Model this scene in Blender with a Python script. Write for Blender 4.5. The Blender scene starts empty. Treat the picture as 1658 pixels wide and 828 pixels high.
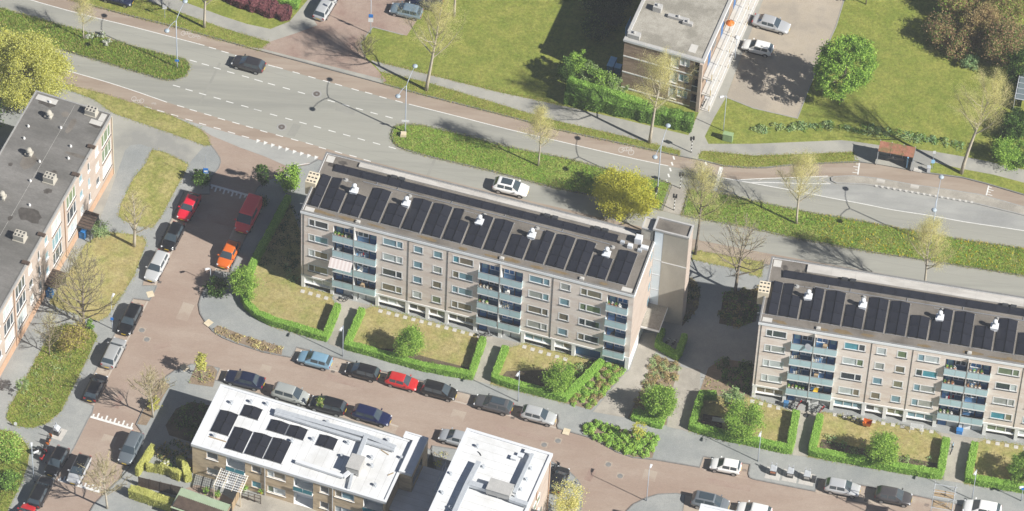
import bpy, math, random
import numpy as np
from mathutils import Vector, Matrix
R = math.radians
random.seed(7)
rng = np.random.default_rng(7)
scene = bpy.context.scene
COL = scene.collection

# ------------------------------------------------------------------ camera
F_PX, W_PX, H_PX = 8400.0, 1658.0, 828.0
TILT, ROLL = R(39.9), R(2.92)
DIST = F_PX / 13.8                       # 13.8 photo pixels per metre on the ground
fwd = Vector((0, math.sin(TILT), -math.cos(TILT)))
r0 = Vector((1, 0, 0)); u0 = r0.cross(fwd)
right = math.cos(ROLL) * r0 + math.sin(ROLL) * u0
up = -math.sin(ROLL) * r0 + math.cos(ROLL) * u0
CAM = -fwd * DIST
cam = bpy.data.cameras.new('camera')
cam.sensor_fit = 'HORIZONTAL'; cam.sensor_width = 36.0
cam.lens = 36.0 * F_PX / W_PX
cam.clip_start = 10; cam.clip_end = 3000
camo = bpy.data.objects.new('camera', cam); COL.objects.link(camo)
camo.matrix_world = Matrix(((right.x, up.x, -fwd.x, CAM.x), (right.y, up.y, -fwd.y, CAM.y),
                            (right.z, up.z, -fwd.z, CAM.z), (0, 0, 0, 1)))
scene.camera = camo

def G(x, y, z=0.0):
    """survey point: where the sight line through photo pixel (x, y) meets height z, in metres"""
    x = float(x); y = float(y); z = float(z)
    d = (x - W_PX / 2) * right - (y - H_PX / 2) * up + F_PX * fwd
    return CAM + d * ((z - CAM.z) / d.z)

# ------------------------------------------------------------------ sky, sun, exposure
SUN_EL, SUN_AZ = 38.4, -28.0             # degrees; azimuth of the sun counted from +X
world = bpy.data.worlds.new('World'); scene.world = world; world.use_nodes = True
wn = world.node_tree.nodes; wl = world.node_tree.links
sky = wn.new('ShaderNodeTexSky'); sky.sky_type = 'NISHITA'; sky.sun_disc = False
sky.sun_elevation = R(SUN_EL); sky.sun_rotation = R(90 - SUN_AZ)
sky.air_density = 0.55; sky.dust_density = 0.1; sky.ozone_density = 2.0
wl.new(sky.outputs[0], wn['Background'].inputs[0]); wn['Background'].inputs[1].default_value = 0.05
sl = bpy.data.lights.new('sun', 'SUN'); sl.energy = 5.0; sl.angle = R(0.55); sl.color = (1.0, 0.965, 0.905)
so = bpy.data.objects.new('sun', sl); COL.objects.link(so)
sd = Vector((-math.cos(R(SUN_EL)) * math.cos(R(SUN_AZ)), -math.cos(R(SUN_EL)) * math.sin(R(SUN_AZ)), -math.sin(R(SUN_EL))))
so.rotation_euler = sd.to_track_quat('-Z', 'Y').to_euler(); so.location = (60, -40, 90)
vs = scene.view_settings
vs.view_transform = 'Standard'; vs.look = 'None'; vs.gamma = 1.0; vs.use_curve_mapping = False
vs.exposure = 0.75

# ------------------------------------------------------------------ materials
MATS = {}
def srgb(c):
    return tuple(((v / 255) / 12.92 if v / 255 < 0.04045 else ((v / 255 + 0.055) / 1.055) ** 2.4) for v in c)
def mat(name, c, rough=0.8, c2=None, scale=1.0, detail=6, lo=0.35, hi=0.65, bump=0.0, bscale=None, metal=0.0,
        spec=0.3, c3=None, scale3=0.1, lo3=0.45, hi3=0.6, stretch=None, fine=0.0, rotz=0.0, mid=0.0, mscale=3.0):
    """principled material: colour c varied to c2 by noise, patches of c3 by a second noise, fine grain, bump"""
    m = bpy.data.materials.new(name); m.use_nodes = True; MATS[name] = m
    nt = m.node_tree; N = nt.nodes; L = nt.links; b = N['Principled BSDF']
    b.inputs['Roughness'].default_value = rough; b.inputs['Metallic'].default_value = metal
    b.inputs['Specular IOR Level'].default_value = spec
    c = tuple(c) + (1,)
    b.inputs['Base Color'].default_value = c
    if c2 is None and not bump and not fine and not mid: return m
    tc = N.new('ShaderNodeTexCoord'); src = tc.outputs['Object']
    if stretch:
        mp = N.new('ShaderNodeMapping'); mp.inputs['Scale'].default_value = stretch
        mp.inputs['Rotation'].default_value = (0, 0, rotz); L.new(src, mp.inputs[0]); src = mp.outputs[0]
    def noise(s, d):
        n = N.new('ShaderNodeTexNoise'); n.inputs['Scale'].default_value = s; n.inputs['Detail'].default_value = d
        n.inputs['Roughness'].default_value = 0.65; L.new(src, n.inputs['Vector']); return n.outputs[0]
    def ramp(fac, a, bb):
        r = N.new('ShaderNodeMapRange'); r.inputs[1].default_value = a; r.inputs[2].default_value = bb
        L.new(fac, r.inputs[0]); return r.outputs[0]
    def mix(fac, a, bb):
        x = N.new('ShaderNodeMix'); x.data_type = 'RGBA'; L.new(fac, x.inputs[0])
        for sock, v in ((x.inputs[6], a), (x.inputs[7], bb)):
            if isinstance(v, tuple): sock.default_value = v
            else: L.new(v, sock)
        return x.outputs[2]
    col = c
    if c2 is not None: col = mix(ramp(noise(scale, detail), lo, hi), col, tuple(c2) + (1,))
    if c3 is not None: col = mix(ramp(noise(scale3, 4), lo3, hi3), col, tuple(c3) + (1,))
    for fine, fs, fd in ((fine, 9.0, 3), (mid, mscale, 5)):
        if not fine: continue
        f = N.new('ShaderNodeMapRange'); f.inputs[1].default_value = 0.28; f.inputs[2].default_value = 0.72
        f.inputs[3].default_value = 1 - fine; f.inputs[4].default_value = 1 + fine
        L.new(noise(fs, fd), f.inputs[0])
        x = N.new('ShaderNodeVectorMath'); x.operation = 'MULTIPLY'
        if isinstance(col, tuple): x.inputs[0].default_value = col[:3]
        else: L.new(col, x.inputs[0])
        L.new(f.outputs[0], x.inputs[1]); col = x.outputs[0]
    if not isinstance(col, tuple): L.new(col, b.inputs['Base Color'])
    if bump:
        bp = N.new('ShaderNodeBump'); bp.inputs['Strength'].default_value = bump; bp.inputs['Distance'].default_value = 0.1
        L.new(noise(bscale or scale * 3, 4), bp.inputs['Height']); L.new(bp.outputs[0], b.inputs['Normal'])
    return m
def leafmat(name, c, c2, trans=0.35, rough=0.6):
    """foliage: each leaf its own tint between c and c2, some light passing through"""
    m = bpy.data.materials.new(name); m.use_nodes = True; MATS[name] = m
    nt = m.node_tree; N = nt.nodes; L = nt.links; b = N['Principled BSDF']; out = N['Material Output']
    g = N.new('ShaderNodeNewGeometry'); x = N.new('ShaderNodeMix'); x.data_type = 'RGBA'
    x.inputs[6].default_value = tuple(c) + (1,); x.inputs[7].default_value = tuple(c2) + (1,)
    L.new(g.outputs['Random Per Island'], x.inputs[0]); L.new(x.outputs[2], b.inputs['Base Color'])
    b.inputs['Roughness'].default_value = rough; b.inputs['Specular IOR Level'].default_value = 0.15
    t = N.new('ShaderNodeBsdfTranslucent'); L.new(x.outputs[2], t.inputs[0])
    ms = N.new('ShaderNodeMixShader'); ms.inputs[0].default_value = trans
    L.new(b.outputs[0], ms.inputs[1]); L.new(t.outputs[0], ms.inputs[2]); L.new(ms.outputs[0], out.inputs[0])
    return m

mat('grass', (0.177, 0.207, 0.041), .95, (0.251, 0.254, 0.063), .35, c3=(0.144, 0.185, 0.034), scale3=.5, lo3=.4, hi3=.75, bump=.4, bscale=9, fine=.26, spec=.05, mid=0.34)
mat('grass_worn', (0.252, 0.242, 0.075), .95, (0.369, 0.319, 0.135), .5, c3=(0.194, 0.211, 0.055), scale3=.6, lo3=.4, hi3=.72, bump=.4, bscale=9, fine=.26, spec=.05, mid=0.36)
mat('lawn_dry', (0.296, 0.248, 0.101), .95, (0.352, 0.300, 0.145), .6, c3=(.235, .245, .075), scale3=.45, lo3=.44, hi3=.72, bump=.5, bscale=5, fine=.26, spec=.05, mid=0.3)
mat('grass_lush', (0.139, 0.248, 0.036), .95, (0.231, 0.298, 0.061), .5, c3=(0.289, 0.292, 0.103), scale3=.3, lo3=.5, hi3=.7, bump=.6, bscale=6, fine=.34, spec=.05, mid=0.34)
ROADROT = R(15)
mat('asphalt', (.276, .272, .238), .9, (.312, .307, .268), .25, c3=(.222, .221, .198), scale3=.3, lo3=.48, hi3=.68, stretch=(.05, 1.0, 1), rotz=ROADROT, fine=.05, spec=.2)
mat('asphalt_pale', (0.307, 0.309, 0.288), .9, (0.353, 0.351, 0.331), .4, c3=(0.260, 0.261, 0.250), scale3=.15, stretch=(.3, 1, 1), rotz=R(8), fine=.07, spec=.2)
mat('path_asphalt', (0.306, 0.299, 0.263), .92, (0.357, 0.345, 0.304), .25, c3=(0.255, 0.252, 0.232), scale3=.12, fine=.09, spec=.15)
mat('asphalt_dark', (.245, .242, .215), .9, (.275, .27, .24), .6, fine=.06, spec=.2)
mat('red_asphalt', (0.303, 0.246, 0.194), .92, (0.336, 0.278, 0.225), .3, c3=(0.275, 0.218, 0.171), scale3=.35, stretch=(.2, 1.5, 1), rotz=ROADROT, fine=.06, spec=.15)
mat('brick_paving', (.305, .236, .190), .92, (.340, .272, .222), .5, c3=(.285, .213, .170), scale3=.16, lo3=.42, hi3=.68, stretch=(.5, 1.3, 1), rotz=ROADROT, fine=.11, spec=.15, mid=.06)
mat('brick_paving_red', (0.295, 0.220, 0.178), .92, (0.336, 0.264, 0.217), .6, c3=(0.254, 0.176, 0.144), scale3=.3, lo3=.45, hi3=.65, fine=.14, spec=.15, mid=0.09)
mat('gutter', (.40, .345, .29), .92, (.44, .385, .33), .8, fine=.12, spec=.15)
mat('bay_paving', (0.353, 0.290, 0.232), .92, (0.395, 0.339, 0.280), .7, c3=(0.319, 0.251, 0.202), scale3=.3, fine=.12, spec=.15)
mat('pavement', (0.267, 0.274, 0.264), .9, (0.310, 0.314, 0.299), .5, c3=(0.228, 0.239, 0.236), scale3=.14, lo3=.42, hi3=.66, fine=.15, spec=.2, mid=0.06)
mat('pavement_warm', (.33, .305, .26), .9, (.385, .355, .305), .7, c3=(.275, .255, .22), scale3=.25, fine=.16, spec=.2)
mat('lot_paving', (0.342, 0.295, 0.230), .9, (0.403, 0.349, 0.279), .4, c3=(0.302, 0.265, 0.216), scale3=.2, fine=.15, spec=.2)
mat('kerb', (.33, .325, .31), .85, (.27, .265, .25), 2.0, fine=.12)
mat('kerb_dark', (.16, .16, .155), .85, (.22, .215, .205), 2.0, fine=.12)
mat('paint_worn', (.50, .47, .43), .8, (.40, .36, .32), 3.0, fine=.15)
mat('paint', (.72, .715, .69), .7, (.58, .575, .545), 2.5, fine=.1)
mat('oil_stain', (.17, .135, .115), .7, (.24, .19, .16), 2.0)
mat('soil', (.20, .15, .105), .95, (.27, .21, .15), 1.2, bump=.5, bscale=6, fine=.25, spec=.05)
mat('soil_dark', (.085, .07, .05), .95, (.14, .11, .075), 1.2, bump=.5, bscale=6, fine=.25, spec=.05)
mat('tile_grey', (.42, .40, .37), .9, (.50, .48, .44), 1.5, fine=.12)
mat('tactile', (.55, .46, .31), .85, (.62, .54, .40), 1.5, fine=.1)
mat('iron', (.12, .105, .095), .6, (.17, .14, .12), 4, metal=.3)
mat('brick_beige', (.775, .680, .605), .88, (.83, .745, .67), .8, c3=(.72, .605, .52), scale3=.35, stretch=(1, 1, 3), fine=.09)
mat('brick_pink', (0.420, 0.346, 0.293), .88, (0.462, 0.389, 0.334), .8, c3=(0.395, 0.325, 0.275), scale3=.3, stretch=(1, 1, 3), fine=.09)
mat('brick_orange', (.42, .265, .17), .88, (.48, .325, .225), .8, fine=.12)
mat('brick_brown', (0.300, 0.217, 0.158), .88, (0.405, 0.300, 0.225), .9, c3=(0.232, 0.165, 0.123), scale3=.4, stretch=(1, 1, 4), fine=.16)
mat('brick_yellow', (0.567, 0.439, 0.283), .88, (0.675, 0.540, 0.366), .9, c3=(0.459, 0.351, 0.228), scale3=.5, stretch=(1, 1, 3), fine=.13)
mat('concrete', (0.414, 0.386, 0.327), .88, (0.459, 0.432, 0.368), .5, c3=(0.369, 0.340, 0.285), scale3=.15, stretch=(1, 1, .35), fine=.05)
mat('concrete_grey', (.36, .355, .34), .88, (.43, .42, .40), .8, fine=.1)
mat('white_paint', (.80, .80, .79), .6, (.74, .74, .73), 1.5, fine=.03)
mat('fascia_white', (.82, .835, .85), .5, (.76, .775, .79), 1.2, fine=.03)
mat('white_metal', (.64, .655, .67), .4, (.60, .61, .625), 1.2, fine=.02)
mat('roof_bitumen', (.155, .147, .135), .92, (.21, .20, .185), .6, c3=(.115, .11, .10), scale3=.2, lo3=.42, hi3=.62, stretch=(1, .35, 1), fine=.16)
mat('roof_bitumen_brown', (0.156, 0.139, 0.118), .92, (0.203, 0.181, 0.156), .7, c3=(0.109, 0.096, 0.080), scale3=.35, lo3=.45, hi3=.65, fine=.16)
mat('roof_gravel', (0.299, 0.278, 0.235), .95, (0.370, 0.348, 0.298), 1.0, c3=(0.238, 0.222, 0.185), scale3=.3, fine=.28, bump=.3, bscale=9)
mat('roof_white', (0.672, 0.678, 0.678), .6, (0.627, 0.633, 0.633), .5, c3=(0.560, 0.560, 0.548), scale3=.25, lo3=.46, hi3=.66, fine=.03)
mat('roof_strip', (0.450, 0.423, 0.387), .85, (0.513, 0.491, 0.450), .8, c3=(0.378, 0.356, 0.320), scale3=.3, stretch=(.4, 2, 1), fine=.07)
mat('roof_patch', (.47, .455, .42), .9, (.53, .51, .47), 1.5, fine=.08)
mat('moss', (.15, .105, .05), .95, (.20, .15, .085), 1.6, fine=.2)
mat('wet_stain', (.06, .052, .045), .5, (.10, .09, .078), 1.6, fine=.15)
mat('solar', (.014, .015, .021), .34, (.020, .021, .029), .9, spec=.5, fine=.12)
mat('solar_edge', (.03, .031, .036), .5)
mat('alu', (.55, .56, .57), .35, (.47, .48, .50), 2, metal=.6)
mat('galv', (.50, .525, .55), .4, (.43, .455, .48), 3, metal=.15, fine=.06)
mat('dark_metal', (.05, .052, .056), .45)
mat('dark_void', (.018, .02, .024), .8)
mat('shade_wall', (.14, .12, .105), .9, (.19, .165, .145), 1.2)  # wall colour darkened to paint in the shade of the recesses
mat('blue_door', (.03, .13, .34), .4)
mat('blue_panel', (.06, .17, .34), .45)
mat('teal_panel', (.03, .20, .25), .4)
mat('balcony_glass', (0.425, 0.588, 0.624), .22, (0.480, 0.636, 0.674), .7, spec=.5)
mat('stair_glazing', (.74, .81, .85), .35, (.68, .76, .81), .4, spec=.5)
for n, c, r in (('glass_dark', (.045, .055, .064), .06), ('glass_sky', (.16, .27, .32), .08), ('glass_teal', (.07, .25, .31), .08),  # sky and teal tints paint the reflected sky into opaque panes
             ('glass_blind', (.30, .31, .29), .15), ('glass_curtain', (.42, .46, .46), .15), ('glass_brown', (.16, .14, .10), .1),
             ('glass_olive', (.19, .185, .12), .1), ('glass_pink', (.32, .13, .15), .15), ('glass_blue', (.05, .15, .34), .08), ('glass_green', (.13, .17, .10), .1)):
    mat(n, c, r, tuple(v * 1.5 for v in c), 1.3, spec=.6)
mat('bark', (.17, .14, .105), .95, (.26, .22, .17), 2.5, fine=.2)
mat('twig', (.30, .25, .13), .95, (.38, .33, .18), 2.5)
mat('bark_pale', (.36, .32, .245), .95, (.46, .41, .33), 2.5, fine=.2)
mat('bark_dark', (.045, .038, .030), .95, (.08, .065, .05), 2.5, fine=.2)
mat('tyre', (.014, .014, .015), .85)
mat('rim', (.42, .43, .44), .3, metal=.7)
mat('car_glass', (.045, .062, .075), .07, spec=.9)  # bluish base colour stands in for sky reflected in the glass
mat('car_trim', (.02, .02, .022), .6)
mat('headlight', (.72, .74, .76), .1, spec=.8)
mat('taillight', (.42, .012, .012), .2, spec=.6)
mat('plate', (.75, .52, .03), .5)
mat('lamp_grey', (.42, .47, .53), .45, (.36, .40, .46), 3, metal=.2)
mat('lamp_head', (.34, .40, .45), .3)
mat('black_band', (.02, .02, .02), .6)
mat('wood', (.30, .22, .13), .85, (.40, .30, .19), 2, stretch=(4, 1, 1), fine=.12)
mat('wood_dark', (.065, .045, .034), .85, (.10, .07, .052), 2, fine=.15)
mat('green_sheet', (.27, .34, .22), .7, (.32, .39, .27), .8, fine=.06)
mat('shelter_roof', (.26, .10, .065), .85, (.33, .16, .10), 1.5, c3=(.19, .13, .06), scale3=1.2, fine=.2)
mat('clear_glass', (.14, .17, .18), .08, spec=.6)
mat('orange', (.62, .17, .02), .5, (.55, .14, .02), 3)
mat('red', (.50, .03, .03), .5, (.42, .025, .025), 3)
mat('blue', (.03, .20, .52), .45, (.03, .16, .42), 3)
mat('sky_blue', (.30, .56, .80), .5, (.27, .50, .72), 3)
mat('sign_blue', (.02, .16, .50), .4)
mat('green_box', (.22, .32, .15), .6, (.26, .36, .19), 2, fine=.08)
mat('cream', (.58, .50, .36), .8, (.66, .58, .44), 1.5, fine=.08)
mat('pot_white', (.66, .65, .62), .7)
mat('terracotta', (.42, .17, .09), .8)
mat('awning', (.60, .55, .53), .8)
mat('awning_stripe', (.52, .45, .43), .8)
mat('yellow', (.62, .42, .04), .6)
leafmat('leaf_hedge', (.20, .38, .055), (.36, .55, .12), .25)
leafmat('leaf_hedge_dark', (.085, .175, .03), (.18, .29, .06), 0.25)
leafmat('leaf_hedge_core', (.16, .30, .045), (.16, .30, .045), .0)
leafmat('leaf_lime', (.50, .52, .13), (.64, .63, .23), 0.4)
leafmat('leaf_yellow', (.46, .47, .07), (.66, .62, .13), 0.4)
leafmat('leaf_bright', (.22, .40, .05), (.46, .64, .13), .4)
leafmat('leaf_mid', (.10, .20, .035), (.22, .34, .075), 0.35)
leafmat('leaf_dark', (0.025, 0.063, 0.014), (0.069, 0.127, 0.029), .3)  # also used to darken plants that stand in a building's shade
leafmat('leaf_blue', (0.182, 0.312, 0.130), (0.312, 0.455, 0.221), .3)
leafmat('leaf_grey', (0.247, 0.351, 0.130), (0.390, 0.481, 0.221), .3)
leafmat('leaf_bud', (0.682, 0.627, 0.242), (0.820, 0.770, 0.374), .45)
leafmat('leaf_bud_pale', (0.605, 0.539, 0.286), (0.726, 0.660, 0.396), .45)
leafmat('leaf_copper', (.32, .20, .105), (.48, .345, .19), .35)
leafmat('leaf_purple', (0.143, 0.046, 0.058), (0.260, 0.104, 0.104), .3)
leafmat('leaf_straw', (0.351, 0.273, 0.130), (0.520, 0.403, 0.208), .3)
leafmat('leaf_brownish', (0.260, 0.208, 0.091), (0.455, 0.364, 0.156), .3)
leafmat('leaf_gold', (.50, .50, .05), (.68, .66, .10), .4)
leafmat('blade', (.19, .33, .045), (.38, .46, .10), 0.4)
leafmat('blade_dry', (0.329, 0.293, 0.085), (0.512, 0.415, 0.183), .35)
leafmat('dandelion', (0.700, 0.480, 0.020), (0.800, 0.580, 0.030), .2)
leafmat('blossom', (0.600, 0.600, 0.540), (0.720, 0.720, 0.660), .3)

# ------------------------------------------------------------------ object helpers
def tag(o, label=None, cat=None, group=None, kind=None):
    if label: o['label'] = label
    if cat: o['category'] = cat
    if group: o['group'] = group
    if kind: o['kind'] = kind
    return o
def empty(name, loc=(0, 0, 0), rz=0.0, label=None, cat=None, group=None):
    o = bpy.data.objects.new(name, None); COL.objects.link(o)
    o.location = loc; o.rotation_euler = (0, 0, rz); o.empty_display_size = .3
    return tag(o, label, cat, group)
def put(mesh, name, parent=None, loc=(0, 0, 0), rot=(0, 0, 0), scale=None):
    o = bpy.data.objects.new(name, mesh); COL.objects.link(o); o.parent = parent
    o.location = loc; o.rotation_euler = rot
    if scale is not None: o.scale = scale if hasattr(scale, '__len__') else (scale,) * 3
    return o
def copy_tree(o, parent=None):
    c = o.copy(); COL.objects.link(c)
    if parent is not None: c.parent = parent
    for ch in list(o.children): copy_tree(ch, c)
    return c
class MB:
    def __init__(s): s.v = []; s.f = []; s.m = []
    def add(s, vs, fs, m=0):
        n = len(s.v); s.v += [tuple(p) for p in vs]
        for f in fs: s.f.append(tuple(i + n for i in f)); s.m.append(m)
        return s
    def box(s, x0, y0, z0, x1, y1, z1, m=0):
        return s.add([(x0, y0, z0), (x1, y0, z0), (x1, y1, z0), (x0, y1, z0), (x0, y0, z1), (x1, y0, z1), (x1, y1, z1), (x0, y1, z1)],
                     [(0, 3, 2, 1), (4, 5, 6, 7), (0, 1, 5, 4), (1, 2, 6, 5), (2, 3, 7, 6), (3, 0, 4, 7)], m)
    def bar(s, a, b, w, h=None, m=0):
        a = Vector(a); b = Vector(b); d = (b - a).normalized(); h = h or w
        q = Vector((0, 0, 1)) if abs(d.z) < .95 else Vector((1, 0, 0))
        x = d.cross(q).normalized() * w / 2; y = x.normalized().cross(d) * h / 2
        return s.add([a - x - y, a + x - y, a + x + y, a - x + y, b - x - y, b + x - y, b + x + y, b - x + y],
                     [(0, 3, 2, 1), (4, 5, 6, 7), (0, 1, 5, 4), (1, 2, 6, 5), (2, 3, 7, 6), (3, 0, 4, 7)], m)
    def quad(s, a, b, c, d, m=0): return s.add([a, b, c, d], [(0, 1, 2, 3)], m)
    def tube(s, pts, rad, n=6, m=0, cap=True):
        pts = [Vector(p) for p in pts]
        if not hasattr(rad, '__len__'): rad = [rad] * len(pts)
        vs = []; fs = []
        for i, p in enumerate(pts):
            d = (pts[min(i + 1, len(pts) - 1)] - pts[max(i - 1, 0)]).normalized()
            q = Vector((0, 0, 1)) if abs(d.z) < .9 else Vector((1, 0, 0))
            x = d.cross(q).normalized(); y = x.cross(d)
            for k in range(n):
                t = 2 * math.pi * k / n; vs.append(p + (x * math.cos(t) + y * math.sin(t)) * rad[i])
        for i in range(len(pts) - 1):
            for k in range(n):
                a = i * n + k; b = i * n + (k + 1) % n; fs.append((a, b, b + n, a + n))
        if cap: fs.append(tuple(range(n - 1, -1, -1))); fs.append(tuple(range((len(pts) - 1) * n, len(pts) * n)))
        return s.add(vs, fs, m)
    def lathe(s, prof, n=12, c=(0, 0, 0), m=0):
        vs = []; fs = []
        for r, z in prof:
            for k in range(n):
                t = 2 * math.pi * k / n; vs.append((c[0] + r * math.cos(t), c[1] + r * math.sin(t), c[2] + z))
        for i in range(len(prof) - 1):
            for k in range(n):
                a = i * n + k; b = i * n + (k + 1) % n; fs.append((a, b, b + n, a + n))
        fs.append(tuple(range(n - 1, -1, -1))); fs.append(tuple(range((len(prof) - 1) * n, len(prof) * n)))
        return s.add(vs, fs, m)
    def prism(s, poly, z0, z1, m=0, mt=None):
        n = len(poly)
        ar = sum(poly[i][0] * poly[(i + 1) % n][1] - poly[(i + 1) % n][0] * poly[i][1] for i in range(n))
        if ar < 0: poly = poly[::-1]
        vs = [(p[0], p[1], z0) for p in poly] + [(p[0], p[1], z1) for p in poly]
        s.add(vs, [(i, (i + 1) % n, n + (i + 1) % n, n + i) for i in range(n)], m)
        k = len(s.v) - 2 * n; s.f.append(tuple(range(k + n, k + 2 * n))); s.m.append(m if mt is None else mt)
        return s
    def mesh(s, name, mats, smooth=False):
        me = bpy.data.meshes.new(name); me.from_pydata(s.v, [], s.f)
        for m in ([mats] if isinstance(mats, str) else mats): me.materials.append(MATS[m])
        if len(me.materials) > 1: me.polygons.foreach_set('material_index', s.m)
        if smooth: me.polygons.foreach_set('use_smooth', [True] * len(me.polygons))
        me.update(); return me
    def build(s, name, mats, parent=None, loc=(0, 0, 0), rot=(0, 0, 0), smooth=False):
        return put(s.mesh(name, mats, smooth), name, parent, loc, rot)
CACHE = {}
def cached(key, fn):
    if key not in CACHE: CACHE[key] = fn()
    return CACHE[key]
ORD = ['first', 'second', 'third', 'fourth', 'fifth', 'sixth', 'seventh', 'eighth', 'ninth', 'tenth', 'eleventh', 'twelfth',
       'thirteenth', 'fourteenth', 'fifteenth', 'sixteenth', 'seventeenth', 'eighteenth']
# ================================================================== ground, roads, pavements
def P2(pts, z=0.0): return [(lambda g: (g.x, g.y))(G(x, y, z)) for x, y in pts]
def structure(o): o['kind'] = 'structure'; return o
def smooth_poly(pts, n=4):
    """Catmull-Rom through an open list of points"""
    out = []; N = len(pts)
    for i in range(N - 1):
        p0, p1, p2, p3 = (np.array(pts[max(i - 1, 0)]), np.array(pts[i]), np.array(pts[i + 1]), np.array(pts[min(i + 2, N - 1)]))
        for k in range(n):
            t = k / n
            out.append(tuple(.5 * (2 * p1 + (p2 - p0) * t + (2 * p0 - 5 * p1 + 4 * p2 - p3) * t * t + (3 * p1 - p0 - 3 * p2 + p3) * t ** 3)))
    out.append(tuple(pts[-1])); return out
def sheet(name, poly, z, m, parent=None):
    n = len(poly); ar = sum(poly[i][0] * poly[(i + 1) % n][1] - poly[(i + 1) % n][0] * poly[i][1] for i in range(n))
    if ar < 0: poly = poly[::-1]
    b = MB(); b.add([(p[0], p[1], z) for p in poly], [tuple(range(n))])
    o = b.build(name, m, parent)
    return o if parent else structure(o)
def ribbon(b, pts, w, z, m=0, closed=False, side=0):
    """flat band along 2D points; side -1/+1 puts the whole width on one side"""
    pts = [Vector(p) for p in pts]; n = len(pts); L = []; Rr = []
    for i in range(n):
        a = pts[(i - 1) % n] if (closed or i > 0) else pts[i]; c = pts[(i + 1) % n] if (closed or i < n - 1) else pts[i]
        d1 = (pts[i] - a); d2 = (c - pts[i])
        if d1.length < 1e-6: d1 = d2
        if d2.length < 1e-6: d2 = d1
        d1.normalize(); d2.normalize()
        t = (d1 + d2); t = t.normalized() if t.length > 1e-4 else d1
        nn = Vector((-t.y, t.x)); k = 1 / max(.5, nn.dot(Vector((-d1.y, d1.x))))
        L.append(pts[i] + nn * w * k * (0.5 + side * .5)); Rr.append(pts[i] - nn * w * k * (0.5 - side * .5))
    for i in range(n if closed else n - 1):
        j = (i + 1) % n
        b.quad((Rr[i].x, Rr[i].y, z), (Rr[j].x, Rr[j].y, z), (L[j].x, L[j].y, z), (L[i].x, L[i].y, z), m)
def slab(name, poly, z, m, kerb='kerb', z0=-.04, kw=.14):
    n = len(poly); ar = sum(poly[i][0] * poly[(i + 1) % n][1] - poly[(i + 1) % n][0] * poly[i][1] for i in range(n))
    if ar < 0: poly = poly[::-1]
    b = MB(); b.prism(poly, z0, z, 1 if kerb else 0, 0)
    o = structure(b.build(name, [m, kerb] if kerb else m))
    if kerb:
        k = MB(); ribbon(k, poly, kw, z + .004, closed=True, side=1); k.build('kerb', kerb, o)
    return o

gp = [(-420, -420), (420, -420), (420, 420), (-420, 420)]
ground = sheet('ground', gp, -.06, 'grass')

TOP = [(-120, -66), (112, 0), (203, 25), (281, 44), (365, 68), (420, 83), (520, 110), (620, 137), (681, 154), (820, 189), (901, 211),
       (1003, 233), (1101, 254), (1131, 260), (1172, 270), (1210, 273), (1240, 273), (1292, 267), (1390, 263.5), (1423, 267), (1497, 281), (1558, 289),
       (1597, 299), (1658, 317), (1800, 356)]
TOPIN = [(-120, -50), (49, 0), (135, 24), (216, 44), (331, 74), (450, 110), (548, 137.6), (646, 164.7), (738, 188), (819, 208.7), (901, 228),
         (1003, 252), (1082, 269), (1125, 278), (1169, 288), (1197, 291), (1234, 290.5), (1266, 289), (1341, 286), (1380, 284.5), (1423, 289), (1478, 299),
         (1532, 306.5), (1586.5, 315), (1619, 324), (1658, 335), (1800, 372)]
LOWIN = [(-120, 48), (0, 82), (117, 117), (169, 132), (216, 147), (270.5, 166), (313, 179), (404, 206), (500.8, 233), (594, 260), (800, 312), (1130, 389),
         (1240, 410), (1658, 484), (1800, 509)]
LOW = [(-120, 66), (0, 102), (111.6, 135), (169, 150.5), (233, 172.5), (331, 203), (397, 222), (450, 237), (515, 254), (800, 330), (1128, 405),
       (1237, 423.5), (1658, 500), (1800, 526)]
road = sheet('main_road', P2(TOP + LOW[::-1]), 0.0, 'asphalt')
cyc1 = sheet('cycle_path', P2(TOP + TOPIN[::-1]), .004, 'red_asphalt')
cyc2 = sheet('cycle_path', P2(LOWIN + LOW[::-1]), .004, 'red_asphalt')
# residential side: brick paved streets under everything
street = sheet('brick_street', P2(LOW + [(1900, 1100), (-200, 1100), (-200, 60)]), .002, 'brick_paving')
ramp = sheet('exit_ramp', P2([(239, 176), (331, 204), (397, 223), (515, 256), (508, 266), (500, 263.5), (468, 271), (429.5, 254), (388, 239), (342.5, 220), (325, 209), (281, 189)]), .012, 'asphalt_pale')
# bus bay and platform
BAYW = [(1169, 288), (1213, 296), (1293, 310.5), (1346, 321), (1400, 331), (1445, 340), (1510, 350), (1565, 360), (1658, 374), (1800, 398)]
PLB = [(1399.6, 300), (1423, 303), (1489, 315), (1565, 328), (1586.5, 332.6), (1658, 350), (1800, 386)]
bay = sheet('bus_bay', P2([(1197, 292), (1234, 293), (1266, 292), (1344, 290), (1352, 299), (1380, 299)] + PLB + BAYW[::-1]), .004, 'asphalt_pale')
platform = slab('bus_platform', P2([(1350, 286.5), (1380, 285), (1423, 289.5), (1478, 299.5), (1532, 307), (1586.5, 315.5), (1619, 324.5), (1658, 335.5), (1800, 372.5)]
                                   + PLB[::-1] + [(1380, 299), (1354, 298), (1346, 294), (1345, 289)]), .14, 'pavement_warm', 'kerb')
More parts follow.
